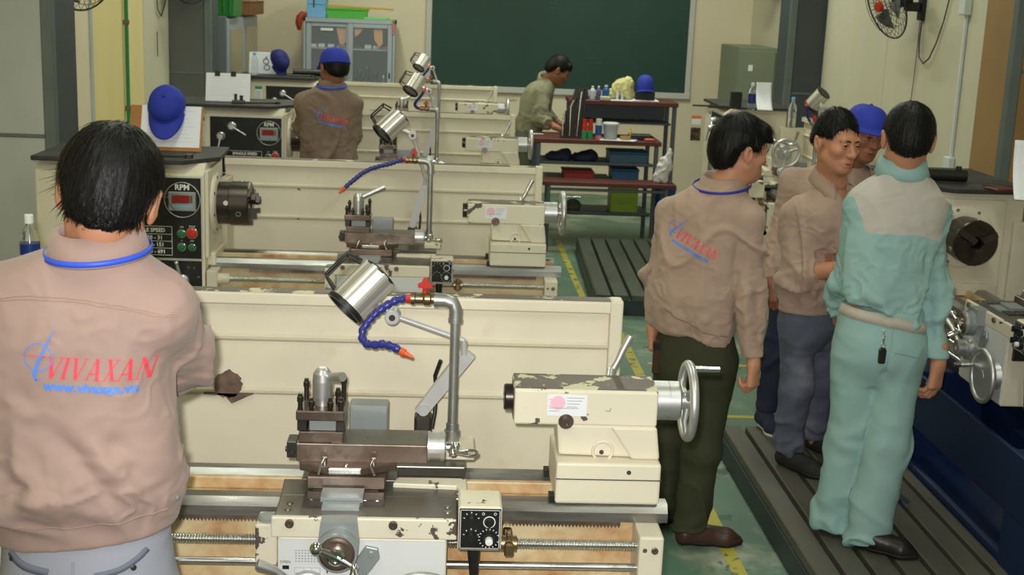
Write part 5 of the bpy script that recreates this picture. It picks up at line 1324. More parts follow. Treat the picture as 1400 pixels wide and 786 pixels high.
    for i, l in enumerate(legs):
        l = [np.array(q, float) for q in l]; hf = l[0]*.35+l[1]*.65; rh = rs[0]*.35+rs[1]*.65
        T = SDF([a[2] for a in S.ax], [a[-4] for a in S.ax], S.h); T.ax = S.ax; T.f = np.full_like(S.f, 9.0)
        T.cone(l[0], l[1], rs[0], rs[1], .02); T.cone(l[1], l[2], rs[1], rs[2], .03)
        zz = S.ax[2][None, None, :]; kk = (.004+.034*np.clip((zz-(l[1][2]+.12))/max(l[0][2]-l[1][2]-.10, .05), 0, 1)).astype(np.float32)
        hh_ = np.clip(.5+.5*(T.f-S.f)/kk, 0, 1); S.f = (T.f+(S.f-T.f)*hh_-kk*hh_*(1-hh_)).astype(np.float32)
    for l in legs:
        l = [np.array(q, float) for q in l]
    S.cutf(lambda X, Y, Z: (min(l[2][2] for l in legs)-Z)+0*X+0*Y, .004); S.plane((0, 0, max(r[0] for r in pv)), (0, 0, 1), .004)
    V, F = S.mesh(); V = relax(V, F, 2, .5); N = vnormals(V, F); wt = np.full(len(V), .35)
    for l in legs:
        d, _ = seg_d(V, l[1], np.array(l[1])+.001); wt += .8*np.exp(-(d/.12)**2); d, _ = seg_d(V, l[2], np.array(l[2])+np.array((0, 0, .06))); wt += 1.5*np.exp(-(d/.10)**2)
    V = creases(V, N, sp.get('tfolds', [])); V = wrinkles(V, N, sp.get('tamp', .010)*1.7, 6.0, sp.get('seed', 1)+20, wt, (1, 1, 1.25)); N = vnormals(V, F)
    tr = npmesh('trousers', V, F, sp['trousers'], t, org); tsurf = Surf(V, F)
    for nm, p, wd, mt, kw in sp.get('tribbons', []): ribbon(nm, p, wd, tsurf, mt, tr, org, **kw)
    for q in sp.get('shoes', []): shoe(t, org, **q)
    return t, sh, surf, tr, tsurf
# ---- the people, from the camera backwards
CURL = [(.55, .7, .4), (.6, .75, .4), (.65, .8, .45), (.7, .8, .45)]
FIST = [(1.2, 1.5, .8), (1.25, 1.5, .8), (1.3, 1.5, .8), (1.3, 1.45, .8)]
GRIP = [(.9, 1.0, .5), (.95, 1.05, .5), (1.0, 1.05, .5), (1.0, 1.05, .5)]
R1_ = [(1.655, -.655, 2.49, .070, .072), (1.625, -.678, 2.495, .118, .088), (1.585, -.692, 2.5, .168, .105), (1.526, -.705, 2.5, .190, .120), (1.452, -.712, 2.5, .190, .127), (1.369, -.716, 2.5, .188, .132), (1.286, -.709, 2.5, .192, .137), (1.194, -.698, 2.5, .199, .146), (1.150, -.696, 2.5, .195, .146), (1.118, -.697, 2.5, .182, .130), (1.05, -.700, 2.5, .174, .124)]
p1 = person((-.70, 2.5, .15), 'person in a tan back-printed shirt seen from behind at the nearest lathe, black hair', dict(
    h=.0058, hh=.0030, head=(-.632, 2.475, 1.752), hyaw=-10, hpitch=-12, hroll=10, hs=1.0, neck=(-.652, 2.475, 1.665), face=False,
    rings=R1_, yaw=-3, sq=2.3, hem=((-.70, 2.5, 1.068), (.10, 0, -1)), trapz=-.055,
    arms=[dict(p=[(-.548, 2.50, 1.520), (-.556, 2.69, 1.372), (-.68, 2.93, 1.255)], r=(.076, .068, .048), cut=((-.68, 2.93, 1.255), (-.45, .83, -.33))),
          dict(p=[(-.880, 2.50, 1.530), (-.930, 2.69, 1.372), (-.82, 2.92, 1.25)], r=(.076, .068, .048), cut=((-.82, 2.92, 1.25), (.35, .86, -.36)))],
    hands=[dict(wrist=(-.685, 2.945, 1.25), fdir=(-.4, .85, -.3), dorsal=(.3, .2, .9), side=-1, curls=CURL), dict(wrist=(-.815, 2.935, 1.245), fdir=(.3, .85, -.3), dorsal=(-.3, .2, .9), side=1, curls=CURL)],
    hair=dict(t=.017, side=.016, back=.018, nape=-.066, burn=.014, fz=.06, fringe=True, lock=10, amp=.005, strands=5200, len=.05, lift=.0035, vnape=.45),
    shirt=tan, collar=dict(c=(-.655, 2.475, 1.640), a=.076, b=.076, h=.048, flare=.022, gap=.45, tilt=(.06, .10), wing=.012, drop=1.05, lany=(bluerib, .002, .010, .9)),
    folds=[((-.725, 2.37, 1.315), (-.66, 2.37, 1.244), .018, -.010), ((-.738, 2.37, 1.337), (-.791, 2.37, 1.357), .02, .008), ((-.658, 2.37, 1.302), (-.565, 2.37, 1.172), .02, .012), ((-.679, 2.37, 1.265), (-.601, 2.37, 1.149), .016, -.010), ((-.644, 2.37, 1.303), (-.529, 2.37, 1.247), .018, -.010), ((-.618, 2.37, 1.274), (-.502, 2.37, 1.225), .016, .010),
           ((-.591, 2.37, 1.238), (-.495, 2.37, 1.269), .02, -.009), ((-.6, 2.37, 1.186), (-.503, 2.37, 1.2), .014, .010), ((-.799, 2.37, 1.167), (-.702, 2.37, 1.196), .018, .011), ((-.812, 2.37, 1.194), (-.743, 2.37, 1.213), .016, -.010), ((-.531, 2.4, 1.484), (-.501, 2.4, 1.412), .014, -.012), ((-.517, 2.42, 1.522), (-.494, 2.42, 1.428), .012, .010),
           ((-.55, 2.4, 1.526), (-.509, 2.4, 1.441), .016, .006), ((-.696, 2.37, 1.571), (-.678, 2.37, 1.516), .012, -.005), ((-.663, 2.37, 1.565), (-.645, 2.37, 1.489), .010, -.004), ((-.756, 2.37, 1.556), (-.786, 2.37, 1.471), .014, -.006), ((-.795, 2.37, 1.414), (-.739, 2.37, 1.301), .022, -.008), ((-.534, 2.37, 1.363), (-.618, 2.37, 1.274), .016, -.007)],
    amp=.009, seed=3, wscale=6.5,
    ribbons=[('seam', [(-.84, 2.38, 1.573), (-.758, 2.38, 1.575), (-.665, 2.38, 1.570), (-.559, 2.38, 1.553), (-.462, 2.40, 1.533)], .0022, tan2, dict(off=.0004, th=.0012)),
             ('seam', [(-.84, 2.38, 1.567), (-.758, 2.38, 1.569), (-.665, 2.38, 1.564), (-.559, 2.38, 1.547), (-.462, 2.40, 1.527)], .0022, tan2, dict(off=.0004, th=.0012)),
             ('waistband_seam', [(-.87, 2.44, 1.128), (-.79, 2.37, 1.122), (-.69, 2.36, 1.118), (-.59, 2.37, 1.126), (-.53, 2.44, 1.138)], .003, tan2, dict(off=.0004, th=.0014))],
    pelvis=[(1.10, -.70, 2.5, .155, .112), (1.02, -.70, 2.5, .168, .125), (.93, -.70, 2.5, .176, .135), (.86, -.70, 2.5, .172, .13)], trousers=greyjean,
    legs=[[(-.790, 2.5, .90), (-.80, 2.51, .60), (-.80, 2.5, .225)], [(-.610, 2.5, .90), (-.60, 2.51, .60), (-.60, 2.5, .225)]], legr=(.090, .078, .075),
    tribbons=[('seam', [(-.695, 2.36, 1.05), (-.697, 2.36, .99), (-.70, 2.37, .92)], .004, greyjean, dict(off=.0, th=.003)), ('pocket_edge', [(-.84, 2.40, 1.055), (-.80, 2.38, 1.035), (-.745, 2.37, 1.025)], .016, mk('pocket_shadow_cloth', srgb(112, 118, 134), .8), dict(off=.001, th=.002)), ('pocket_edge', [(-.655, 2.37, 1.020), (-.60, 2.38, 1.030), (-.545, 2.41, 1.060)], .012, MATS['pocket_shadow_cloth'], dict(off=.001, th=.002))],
    shoes=[dict(heel=(-.80, 2.42, 0), toe=(-.81, 2.69, 0), mat=blackleather, sole=solem, zf=0.15), dict(heel=(-.60, 2.42, 0), toe=(-.59, 2.69, 0), mat=blackleather, sole=solem, zf=0.15)]))
shirt_print(p1[2], (-.737, 2.37, 1.420), Vector((.205, 0, -.014)).normalized(), Vector((.09, 0, 1)).normalized(), (0, 1, 0), .190, p1[1], (-.70, 2.5, .15))
for q in ((-.822, 1.04), (-.588, 1.026)):
    h_ = p1[4].hit((q[0], 2.2, q[1]), (0, 1, 0))
    if h_: m = MB(); m.rev(h_[0]-Vector((-.70, 2.5, .15)), h_[1], [(0, .006), (.003, .006), (.004, .003)], 12); m.build('rivet', steel_dark, p1[3])
h_ = p1[2].hit((-.512, 2.2, 1.150), (0, 1, 0))
if h_: m = MB(); m.rev(h_[0]-Vector((-.70, 2.5, .15)), h_[1], [(0, .006), (.003, .006), (.004, .003)], 12); m.build('button', greymetal, p1[1])

# ---- man in the gangway, back to the camera, head in profile to the right
p4 = person((1.02, 4.92, 0), 'person in dark green trousers and tan back-printed shirt, face in profile', dict(
    h=.0065, hh=.0032, head=(1.128, 4.92, 1.606), hyaw=72, hpitch=-4, hroll=0, hs=1.0, neck=(1.080, 4.92, 1.470), skin=skin, gaze=0,
    rings=[(1.480, 1.065, 4.92, .070, .070), (1.445, 1.045, 4.93, .118, .092), (1.400, 1.030, 4.94, .158, .108), (1.340, 1.022, 4.95, .176, .118), (1.25, 1.014, 4.95, .178, .125), (1.105, 1.004, 4.95, .170, .128), (.99, .996, 4.95, .170, .132), (.93, .998, 4.95, .170, .130), (.88, 1.005, 4.95, .160, .120), (.76, 1.01, 4.95, .155, .115)],
    yaw=32, hem=((1.01, 4.92, .858), (-.33, -.10, -1)), trapz=-.05,
    arms=[dict(p=[(1.160, 4.86, 1.352), (1.190, 4.85, 1.075), (1.212, 4.80, .815)], r=(.064, .056, .041), cut=((1.212, 4.80, .822), (.05, -.15, -1))),
          dict(p=[(.898, 5.04, 1.342), (.886, 5.11, 1.060), (.862, 5.07, .885)], r=(.060, .052, .040), cut=((.858, 5.07, .885), (-.05, -.15, -1)))],
    hands=[dict(wrist=(1.214, 4.795, .805), fdir=(.05, -.10, -1), dorsal=(.75, -.66, .05), side=-1, curls=[(.9, 1.1, .6), (1.0, 1.2, .6), (1.1, 1.25, .6), (1.15, 1.25, .6)], thumb=(.7, .2)),
           dict(wrist=(.858, 5.06, .872), fdir=(.02, -.15, -1), dorsal=(-.80, .35, .1), side=1, curls=GRIP, thumb=(.6, .2))],
    hair=dict(t=.026, side=.014, back=.016, nape=-.075, burn=.006, fz=.046, fringe=True, lock=8, amp=.006, strands=1700, len=.05, lift=.004),
    shirt=tan2, collar=dict(c=(1.068, 4.93, 1.452), a=.072, b=.074, h=.058, flare=.024, gap=.5, tilt=(.0, .18), wing=.012, drop=1.0, lany=(darkrib, .016, .009, 1.45)),
    folds=[((.862, 4.8, 1.38), (.828, 4.8, 1.267), .016, -.007), ((1.04, 4.78, 1.361), (1.085, 4.78, 1.137), .018, -.010), ((.843, 4.8, 1.04), (1.003, 4.8, .958), .018, -.010), ((.873, 4.8, .998), (1.089, 4.8, .946), .016, .009), ((.987, 4.8, 1.187), (1.114, 4.8, .99), .02, -.008), ((.9, 4.8, 1.227), (.995, 4.8, 1.073), .02, .007), ((1.12, 4.8, 1.276), (1.112, 4.8, 1.019), .012, -.012)],
    amp=.012, seed=7,
    ribbons=[('waistband_seam', [(.83, 4.85, .985), (.90, 4.80, .945), (1.0, 4.79, .915), (1.10, 4.84, .90)], .003, brownsh, dict(off=.0004, th=.0014))],
    pelvis=[(.92, 1.01, 4.95, .145, .108), (.80, 1.02, 4.95, .160, .125), (.72, 1.02, 4.95, .160, .125)], pyaw=32, trousers=darkgreen,
    legs=[[(.955, 5.02, .76), (.945, 5.03, .40), (.930, 5.05, .065)], [(1.085, 4.92, .76), (1.060, 4.90, .41), (1.035, 4.90, .062)]], legr=(.088, .078, .070), tamp=.008,
    shoes=[dict(heel=(.985, 4.90, 0), toe=(1.265, 4.915, 0), mat=brownleather, sole=solem, hgt=.06), dict(heel=(.885, 5.08, 0), toe=(1.10, 5.20, 0), mat=brownleather, sole=solem, hgt=.06)]))
shirt_print(p4[2], (.872, 4.75, 1.272), Vector((.165, -.02, -.078)).normalized(), Vector((.42, 0, .9)).normalized(), Vector((.10, 1, 0)), .172, p4[1], (1.02, 4.92, 0))
pc = empty('tool_pouch', (.868, 4.955, .70), 0, 'dark brown slim pouch held in the left hand of the man in the gangway', 'pouch')
m = MB(); m.box(-.020, .020, -.014, .014, .0, .145, .008); m.build('case', brownleather, pc)
m = MB(); m.box(-.021, .021, -.015, .015, .10, .135, .004); m.build('flap', blackleather, pc)

# ---- man facing the camera, black hair, washed jeans
p5 = person((1.63, 5.47, .15), 'person with short black hair facing right, rolled tan sleeves and washed jeans', dict(
    h=.0065, hh=.0026, head=(1.640, 5.40, 1.598), hyaw=153, hpitch=-4, hroll=-3, hs=1.03, neck=(1.652, 5.45, 1.435), skin=skin, gaze=-14,
    rings=[(1.412, 1.660, 5.45, .075, .070), (1.375, 1.668, 5.45, .120, .090), (1.325, 1.668, 5.45, .158, .105), (1.25, 1.664, 5.45, .172, .115), (1.137, 1.652, 5.46, .172, .122), (1.007, 1.630, 5.47, .158, .122), (.93, 1.617, 5.47, .150, .122), (.88, 1.612, 5.47, .146, .116), (.80, 1.612, 5.47, .146, .112)],
    yaw=142, hem=((1.612, 5.47, .855), (0, -.05, -1)), trapz=-.05,
    arms=[dict(p=[(1.505, 5.44, 1.285), (1.520, 5.39, 1.035), (1.655, 5.27, 1.080)], r=(.066, .060, .054), cut=((1.600, 5.318, 1.062), (.75, -.65, .25))),
          dict(p=[(1.815, 5.48, 1.290), (1.855, 5.45, 1.04), (1.78, 5.30, 1.06)], r=(.062, .055, .048), cut=((1.80, 5.34, 1.05), (-.5, -.8, .1)))],
    forearms=[((1.555, 5.36, 1.045), (1.690, 5.235, 1.100), .043, .030), ((1.84, 5.42, 1.04), (1.765, 5.26, 1.07), .042, .03)],
    hands=[dict(wrist=(1.695, 5.23, 1.102), fdir=(.8, -.5, .15), dorsal=(-.3, -.3, .9), side=-1, curls=CURL), dict(wrist=(1.765, 5.255, 1.07), fdir=(-.6, -.7, .1), dorsal=(.5, -.4, .7), side=1, curls=CURL)],
    hair=dict(t=.024, side=.003, back=.002, nape=-.025, burn=.022, fz=.068, lock=16, amp=.004, strands=1500, len=.026, lift=.008, wd=.001, crown=(0, -.07, .09)),
    shirt=tan2, collar=dict(c=(1.655, 5.45, 1.412), a=.070, b=.074, h=.046, flare=.028, gap=.80, tilt=(.0, -.42), wing=.022, drop=1.2), vcut=((1.690, 5.400, 1.43), (1.730, 5.345, 1.30), .055, .008),
    folds=[((1.56, 5.33, 1.24), (1.60, 5.33, 1.10), .014, -.008), ((1.60, 5.33, .95), (1.68, 5.33, .90), .016, .010), ((1.57, 5.33, .93), (1.65, 5.33, .98), .016, -.010), ((1.70, 5.33, 1.3), (1.68, 5.33, 1.05), .008, .006)],
    amp=.011, seed=12,
    ribbons=[('pocket', [(1.650, 5.33, 1.17), (1.70, 5.32, 1.155)], .004, brownsh, dict(off=.0006, th=.0015)), ('pocket', [(1.650, 5.33, 1.12), (1.675, 5.32, 1.105), (1.70, 5.32, 1.11)], .003, brownsh, dict(off=.0006, th=.0015))],
    pelvis=[(.93, 1.62, 5.48, .130, .105), (.85, 1.62, 5.49, .150, .118), (.78, 1.62, 5.49, .150, .118)], pyaw=125, trousers=denim,
    legs=[[(1.565, 5.46, .80), (1.572, 5.43, .50), (1.560, 5.44, .215)], [(1.680, 5.53, .80), (1.715, 5.58, .50), (1.735, 5.64, .225)]], legr=(.082, .066, .060), tamp=.012,
    shoes=[dict(heel=(1.530, 5.47, 0), toe=(1.700, 5.25, 0), mat=blacksuede, sole=solem, zf=.15, hgt=.062), dict(heel=(1.72, 5.70, 0), toe=(1.86, 5.53, 0), mat=blacksuede, sole=solem, zf=.15, hgt=.062)]))

# ---- man in the blue cap behind them
p6 = person((1.76, 6.0, .15), 'person in a royal blue cap leaning in behind the other men, brown tan shirt', dict(
    h=.0075, hh=.0030, head=(1.932, 5.93, 1.588), hyaw=166, hpitch=-8, hroll=-8, hs=1.0, neck=(1.890, 6.0, 1.445), skin=skin2, gaze=10,
    rings=[(1.430, 1.875, 6.0, .075, .075), (1.395, 1.855, 6.0, .14, .095), (1.345, 1.830, 6.0, .185, .11), (1.28, 1.812, 6.01, .195, .118), (1.104, 1.780, 6.03, .185, .12), (.927, 1.76, 6.04, .165, .118), (.80, 1.755, 6.04, .155, .115)],
    yaw=165, hem=((1.75, 6.04, .83), (0, 0, -1)), trapz=-.045,
    arms=[dict(p=[(1.635, 6.00, 1.350), (1.580, 5.99, 1.075), (1.548, 5.91, .905)], r=(.066, .056, .043), cut=((1.548, 5.91, .90), (-.1, -.3, -1))),
          dict(p=[(1.995, 6.0, 1.350), (2.04, 5.99, 1.10), (2.02, 5.86, .98)], r=(.066, .056, .043), cut=((2.02, 5.86, .98), (0, -.6, -.6)))],
    hands=[dict(wrist=(1.546, 5.903, .892), fdir=(0, -.15, -1), dorsal=(-.6, -.7, .1), side=-1, curls=CURL), dict(wrist=(2.02, 5.85, .97), fdir=(-.1, -.6, -.7), dorsal=(.6, -.5, .2), side=1, curls=CURL)],
    hair=dict(t=.010, side=.008, back=.010, nape=-.06, burn=-.012, fz=.066, lock=14, amp=.003),
    cap=dict(off=(0, -.004, .036), pitch=2, kw=dict(rx=.089, ry=.112, rz=.098, brim=.068, brim_droop=.7)),
    shirt=brownsh if False else tan2, collar=dict(c=(1.885, 6.0, 1.425), a=.072, b=.078, h=.052, flare=.034, gap=.6, tilt=(.0, -.15), wing=.02, drop=1.1),
    amp=.012, seed=15,
    pelvis=[(.90, 1.75, 6.04, .145, .11), (.80, 1.75, 6.04, .16, .12), (.72, 1.75, 6.04, .16, .12)], trousers=navycloth,
    legs=[[(1.68, 6.03, .78), (1.632, 6.02, .48), (1.605, 6.00, .225)], [(1.83, 6.05, .78), (1.85, 6.06, .48), (1.86, 6.08, .225)]], legr=(.084, .068, .060),
    shoes=[dict(heel=(1.58, 6.03, 0), toe=(1.62, 5.77, 0), mat=navycloth, sole=solew, zf=.15, hgt=.06), dict(heel=(1.86, 6.12, 0), toe=(1.91, 5.87, 0), mat=navycloth, sole=solew, zf=.15, hgt=.06)]))

# ---- man in pale teal work clothes
def yoke7(V):
    zb = 1.372+.05*np.clip((V[:, 0]-1.66)/.10, -1, 0)*0-.30*np.clip(V[:, 0]-1.70, 0, .10)-.05*np.clip(1.56-V[:, 0], 0, .2)
    ax = np.minimum(1.790-V[:, 0]+(V[:, 2]-1.36)*.25, V[:, 0]-1.520+(V[:, 2]-1.36)*.30)
    return np.minimum(np.minimum(V[:, 2]-zb, ax), .2)
p7 = person((1.64, 4.62, .15), 'person in pale teal work clothes with a cream yoke, seen from behind', dict(
    h=.0062, hh=.0030, head=(1.657, 4.60, 1.702), hyaw=12, hpitch=-8, hroll=2, hs=1.0, neck=(1.660, 4.62, 1.575), face=False,
    rings=[(1.585, 1.655, 4.62, .072, .075), (1.550, 1.655, 4.62, .118, .092), (1.505, 1.656, 4.62, .156, .106), (1.445, 1.654, 4.62, .172, .118), (1.353, 1.640, 4.62, .168, .126), (1.215, 1.625, 4.62, .158, .130), (1.12, 1.628, 4.62, .158, .133), (1.05, 1.636, 4.62, .156, .132), (.98, 1.64, 4.62, .156, .130)],
    yaw=8, hem=((1.62, 4.62, 1.065), (-.30, -.05, -1)), trapz=-.05, yoke=yoke7,
    arms=[dict(p=[(1.784, 4.625, 1.438), (1.818, 4.62, 1.145), (1.836, 4.565, .905)], r=(.062, .055, .046), cut=((1.842, 4.565, .903), (.03, -.15, -1))),
          dict(p=[(1.530, 4.65, 1.438), (1.508, 4.70, 1.150), (1.540, 4.84, 1.020)], r=(.062, .057, .048), cut=((1.535, 4.84, 1.02), (.2, .7, -.6)))],
    hands=[dict(wrist=(1.845, 4.558, .892), fdir=(-.06, -.06, -1), dorsal=(.62, -.75, .0), side=-1, curls=CURL, thumb=(.6, .2), sc=1.06), dict(wrist=(1.54, 4.85, 1.012), fdir=(.3, .7, -.5), dorsal=(-.7, .3, .3), side=1, curls=CURL)],
    hair=dict(t=.014, side=.012, back=.012, nape=-.066, burn=.012, fz=.07, lock=11, amp=.004, strands=1500, len=.030, lift=.005, wd=.001),
    shirt=teal_yoke, collar=dict(mat=teal, c=(1.657, 4.625, 1.575), a=.074, b=.076, h=.056, flare=.024, gap=.45, tilt=(-.02, .15), wing=.012, drop=1.0),
    folds=[((1.529, 4.5, 1.37), (1.637, 4.5, 1.161), .02, -.007), ((1.466, 4.5, 1.396), (1.511, 4.5, 1.211), .018, .007), ((1.722, 4.52, 1.427), (1.758, 4.52, 1.214), .014, -.012), ((1.61, 4.5, 1.16), (1.714, 4.5, 1.08), .02, -.009), ((1.474, 4.5, 1.183), (1.617, 4.5, 1.10), .02, .008), ((1.662, 4.5, 1.296), (1.596, 4.5, 1.159), .02, .006)],
    amp=.012, seed=21,
    pelvis=[(1.085, 1.632, 4.62, .150, .122), (1.02, 1.635, 4.62, .160, .132), (.95, 1.640, 4.62, .166, .142), (.89, 1.640, 4.62, .165, .138)], trousers=teal, pyaw=8,
    legs=[[(1.568, 4.63, .92), (1.578, 4.665, .555), (1.560, 4.70, .195)], [(1.705, 4.60, .92), (1.690, 4.58, .555), (1.645, 4.58, .172)]], legr=(.094, .083, .086), tamp=.012,
    tfolds=[((1.549, 4.5, .829), (1.572, 4.5, .547), .014, -.010), ((1.630, 4.5, .93), (1.622, 4.5, .829), .014, -.010), ((1.714, 4.5, .944), (1.683, 4.5, .72), .02, .006)],
    tribbons=[('waistband', [(1.47, 4.62, 1.075), (1.50, 4.52, 1.072), (1.58, 4.48, 1.062), (1.66, 4.47, 1.050), (1.72, 4.49, 1.036), (1.77, 4.54, 1.020)], .040, creamcloth, dict(off=.002, th=.003)),
              ('seam', [(1.632, 4.47, 1.03), (1.628, 4.46, .96), (1.622, 4.49, .87)], .004, teal, dict(off=.0, th=.003)), ('pocket_edge', [(1.645, 4.45, .945), (1.70, 4.46, .935), (1.74, 4.48, .925)], .004, teal, dict(off=.002, th=.002))],
    shoes=[dict(heel=(1.600, 4.56, 0), toe=(1.815, 4.455, 0), mat=blackleather, sole=solem, zf=.15, hgt=.055, w=.042), dict(heel=(1.535, 4.70, 0), toe=(1.63, 4.93, 0), mat=blackleather, sole=solem, zf=.15, hgt=.055)]))
h_ = p7[4].hit((1.602, 4.2, 1.025), (0, 1, 0)); kp = Vector(h_[0]) if h_ else Vector((1.602, 4.48, 1.02))
kf = empty('key_fob', kp+Vector((0, -.012, -.125)), 0, 'black car key fob hanging from the waistband of the man in teal', 'key')
m = MB(); m.prism([(-.013, .004), (-.009, 0), (.009, 0), (.013, .004), (.014, .052), (.008, .060), (-.008, .060), (-.014, .052)], 'y', -.008, .004); m.build('fob', black, kf, None, .003)
m = MB(); m.torus((0, -.002, .068), (0, 1, 0), .008, .0015, 18, 6); m.box(-.004, .004, -.005, .001, .076, .098, .002); m.torus((0, -.002, .108), (1, 0, .2), .009, .0016, 18, 6); m.tube([(0, -.002, .098), (0, 0, .116), (0, .012, .125)], .002, 6); m.build('clip', chrome, kf)

# ---- man in a cap at the third lathe
p2 = person((-.78, 8.7, .15), 'person in a blue cap and brown printed shirt seen from behind at the third lathe', dict(
    h=.0085, hh=.0045, head=(-.742, 8.70, 1.635), hyaw=-28, hpitch=-16, hroll=4, hs=1.04, neck=(-.757, 8.70, 1.525), skin=skin2, face=False,
    rings=[(1.535, -.758, 8.7, .070, .072), (1.50, -.765, 8.7, .12, .092), (1.455, -.775, 8.7, .166, .106), (1.40, -.782, 8.7, .190, .116), (1.294, -.780, 8.7, .190, .122), (1.173, -.780, 8.7, .188, .124), (1.0, -.778, 8.7, .182, .124), (.90, -.778, 8.7, .172, .12)],
    yaw=-4, hem=((-.78, 8.7, .93), (0, 0, -1)), trapz=-.05,
    arms=[dict(p=[(-.618, 8.71, 1.405), (-.612, 8.74, 1.20), (-.72, 8.97, 1.10)], r=(.066, .058, .044), cut=((-.72, 8.97, 1.10), (-.4, .85, -.3))), dict(p=[(-.935, 8.71, 1.410), (-.958, 8.76, 1.235), (-.93, 8.98, 1.12)], r=(.066, .058, .044), cut=((-.93, 8.98, 1.12), (.1, .9, -.4)))],
    hands=[dict(wrist=(-.725, 8.98, 1.095), fdir=(-.4, .85, -.3), dorsal=(.3, .2, .9), side=-1, curls=CURL, h=.004), dict(wrist=(-.93, 8.99, 1.115), fdir=(.1, .9, -.4), dorsal=(-.3, .2, .9), side=1, curls=CURL, h=.004)],
    hair=dict(t=.006, side=.010, back=.013, nape=-.07, burn=-.012, fz=.066, lock=14, amp=.003),
    cap=dict(off=(0, -.006, .024), pitch=6, mat=capblue, kw=dict(rx=.092, ry=.114, rz=.106)),
    shirt=brownsh, collar=dict(c=(-.757, 8.70, 1.515), a=.072, b=.074, h=.056, flare=.024, gap=.5, tilt=(.02, .12), wing=.01, drop=1.0, lany=(bluerib, .004, .014)),
    amp=.013, seed=31,
    pelvis=[(.98, -.78, 8.7, .155, .11), (.88, -.78, 8.7, .17, .125), (.80, -.78, 8.7, .17, .125)], trousers=greytrouser,
    legs=[[(-.87, 8.7, .85), (-.87, 8.71, .55), (-.87, 8.70, .225)], [(-.69, 8.7, .85), (-.69, 8.71, .55), (-.69, 8.70, .225)]],
    shoes=[dict(heel=(-.87, 8.6, 0), toe=(-.88, 8.84, 0), mat=blackleather, sole=solem, zf=.15), dict(heel=(-.69, 8.6, 0), toe=(-.68, 8.84, 0), mat=blackleather, sole=solem, zf=.15)]))
shirt_print(p2[2], (-.825, 8.55, 1.315), Vector((.19, 0, -.035)).normalized(), Vector((.16, 0, 1)).normalized(), (0, 1, 0), .185, p2[1], (-.78, 8.7, .15))

# ---- man bending over the workbench
p3 = person((.79, 12.15, 0), 'person in an olive grey shirt bending over the far workbench, face in profile', dict(
    h=.0085, hh=.0045, head=(1.020, 12.10, 1.492), hyaw=84, hpitch=-30, hroll=0, hs=1.02, neck=(.935, 12.15, 1.400), skin=skin2,
    rings=[(1.405, .920, 12.15, .07, .08), (1.375, .895, 12.15, .10, .13), (1.33, .872, 12.15, .125, .165), (1.254, .845, 12.15, .135, .180), (1.117, .806, 12.15, .132, .172), (.98, .778, 12.15, .122, .16), (.88, .772, 12.15, .118, .155)],
    yaw=0, hem=((.77, 12.15, .91), (-.1, 0, -1)), trapz=-.04,
    arms=[dict(p=[(.875, 12.00, 1.300), (.862, 11.93, 1.075), (.975, 11.88, 1.000)], r=(.062, .055, .045), cut=((.945, 11.89, 1.02), (.83, -.3, -.5))), dict(p=[(.935, 12.30, 1.310), (.94, 12.33, 1.09), (1.05, 12.25, .99)], r=(.060, .054, .044), cut=((1.02, 12.27, 1.02), (.7, -.3, -.6)))],
    forearms=[((.93, 11.90, 1.03), (1.03, 11.85, .985), .036, .028), ((1.0, 12.28, 1.03), (1.10, 12.20, .975), .036, .028)],
    hands=[dict(wrist=(1.035, 11.848, .983), fdir=(.9, -.1, -.25), dorsal=(.1, -.4, .9), side=-1, curls=CURL, h=.004), dict(wrist=(1.105, 12.195, .978), fdir=(.8, -.3, -.2), dorsal=(.1, .4, .9), side=1, curls=CURL, h=.004)],
    hair=dict(t=.024, side=.012, back=.012, nape=-.062, burn=.004, fz=.055, fringe=True, lock=9, amp=.006, strands=500, len=.03),
    shirt=olive_sh, collar=dict(c=(.925, 12.15, 1.392), a=.070, b=.072, h=.050, flare=.022, gap=.5, tilt=(-.45, 0), wing=.01, drop=1.0, dyaw=84),
    amp=.012, seed=41,
    pelvis=[(.96, .775, 12.15, .105, .15), (.86, .765, 12.15, .125, .165), (.78, .765, 12.15, .125, .165)], trousers=greytrouser,
    legs=[[(.77, 12.06, .82), (.79, 12.05, .45), (.77, 12.05, .085)], [(.77, 12.24, .82), (.80, 12.25, .45), (.78, 12.26, .085)]],
    shoes=[dict(heel=(.72, 12.05, 0), toe=(.98, 12.03, 0), mat=blackleather, sole=solem), dict(heel=(.73, 12.27, 0), toe=(.99, 12.27, 0), mat=blackleather, sole=solem)]))
# ------------------------------------------------------------------ loose things and furniture
cabm = mk('grey_cabinet_metal', srgb(168, 178, 184), .4, .3, var=(3, .06))
cabdark = mk('dark_cabinet_inside', srgb(120, 126, 134), .6)
glassm = mk('cabinet_glass', (.55, .60, .64, 1), .04, spec=.5, alpha=.16)
lockm = mk('grey_locker_metal', srgb(116, 122, 126), .45, .3, var=(3, .06))
greenplastic = mk('green_plastic', srgb(40, 120, 48), .4)
brightgreen = mk('bright_green_plastic', srgb(84, 176, 62), .4)
limegreen = mk('lime_green_plastic', srgb(142, 176, 42), .45)
skyblue = mk('sky_blue_card', srgb(120, 176, 222), .6)
woodm = mk('brown_wood', srgb(128, 84, 44), .5, var=(6, .2), stretch=(8, 1, 1))
yellowwood = mk('yellow_stick', srgb(206, 160, 52), .5)
orangepaper = mk('orange_paper', srgb(226, 172, 128), .7)
redbrown = mk('dark_red_brown_top', srgb(92, 44, 38), .5, var=(4, .2))
frame_m = mk('dark_grey_frame', srgb(84, 92, 98), .5, .4)
clipboard_m = mk('clipboard_wood', srgb(168, 116, 60), .5, var=(9, .1))
clear = mk('clear_bottle_plastic', (.88, .93, .95, 1), .08, trans=.92, ior=1.12)
labelblue = mk('blue_bottle_label', srgb(18, 44, 112), .35)
capwhite = mk('white_cap', srgb(220, 222, 218), .4)
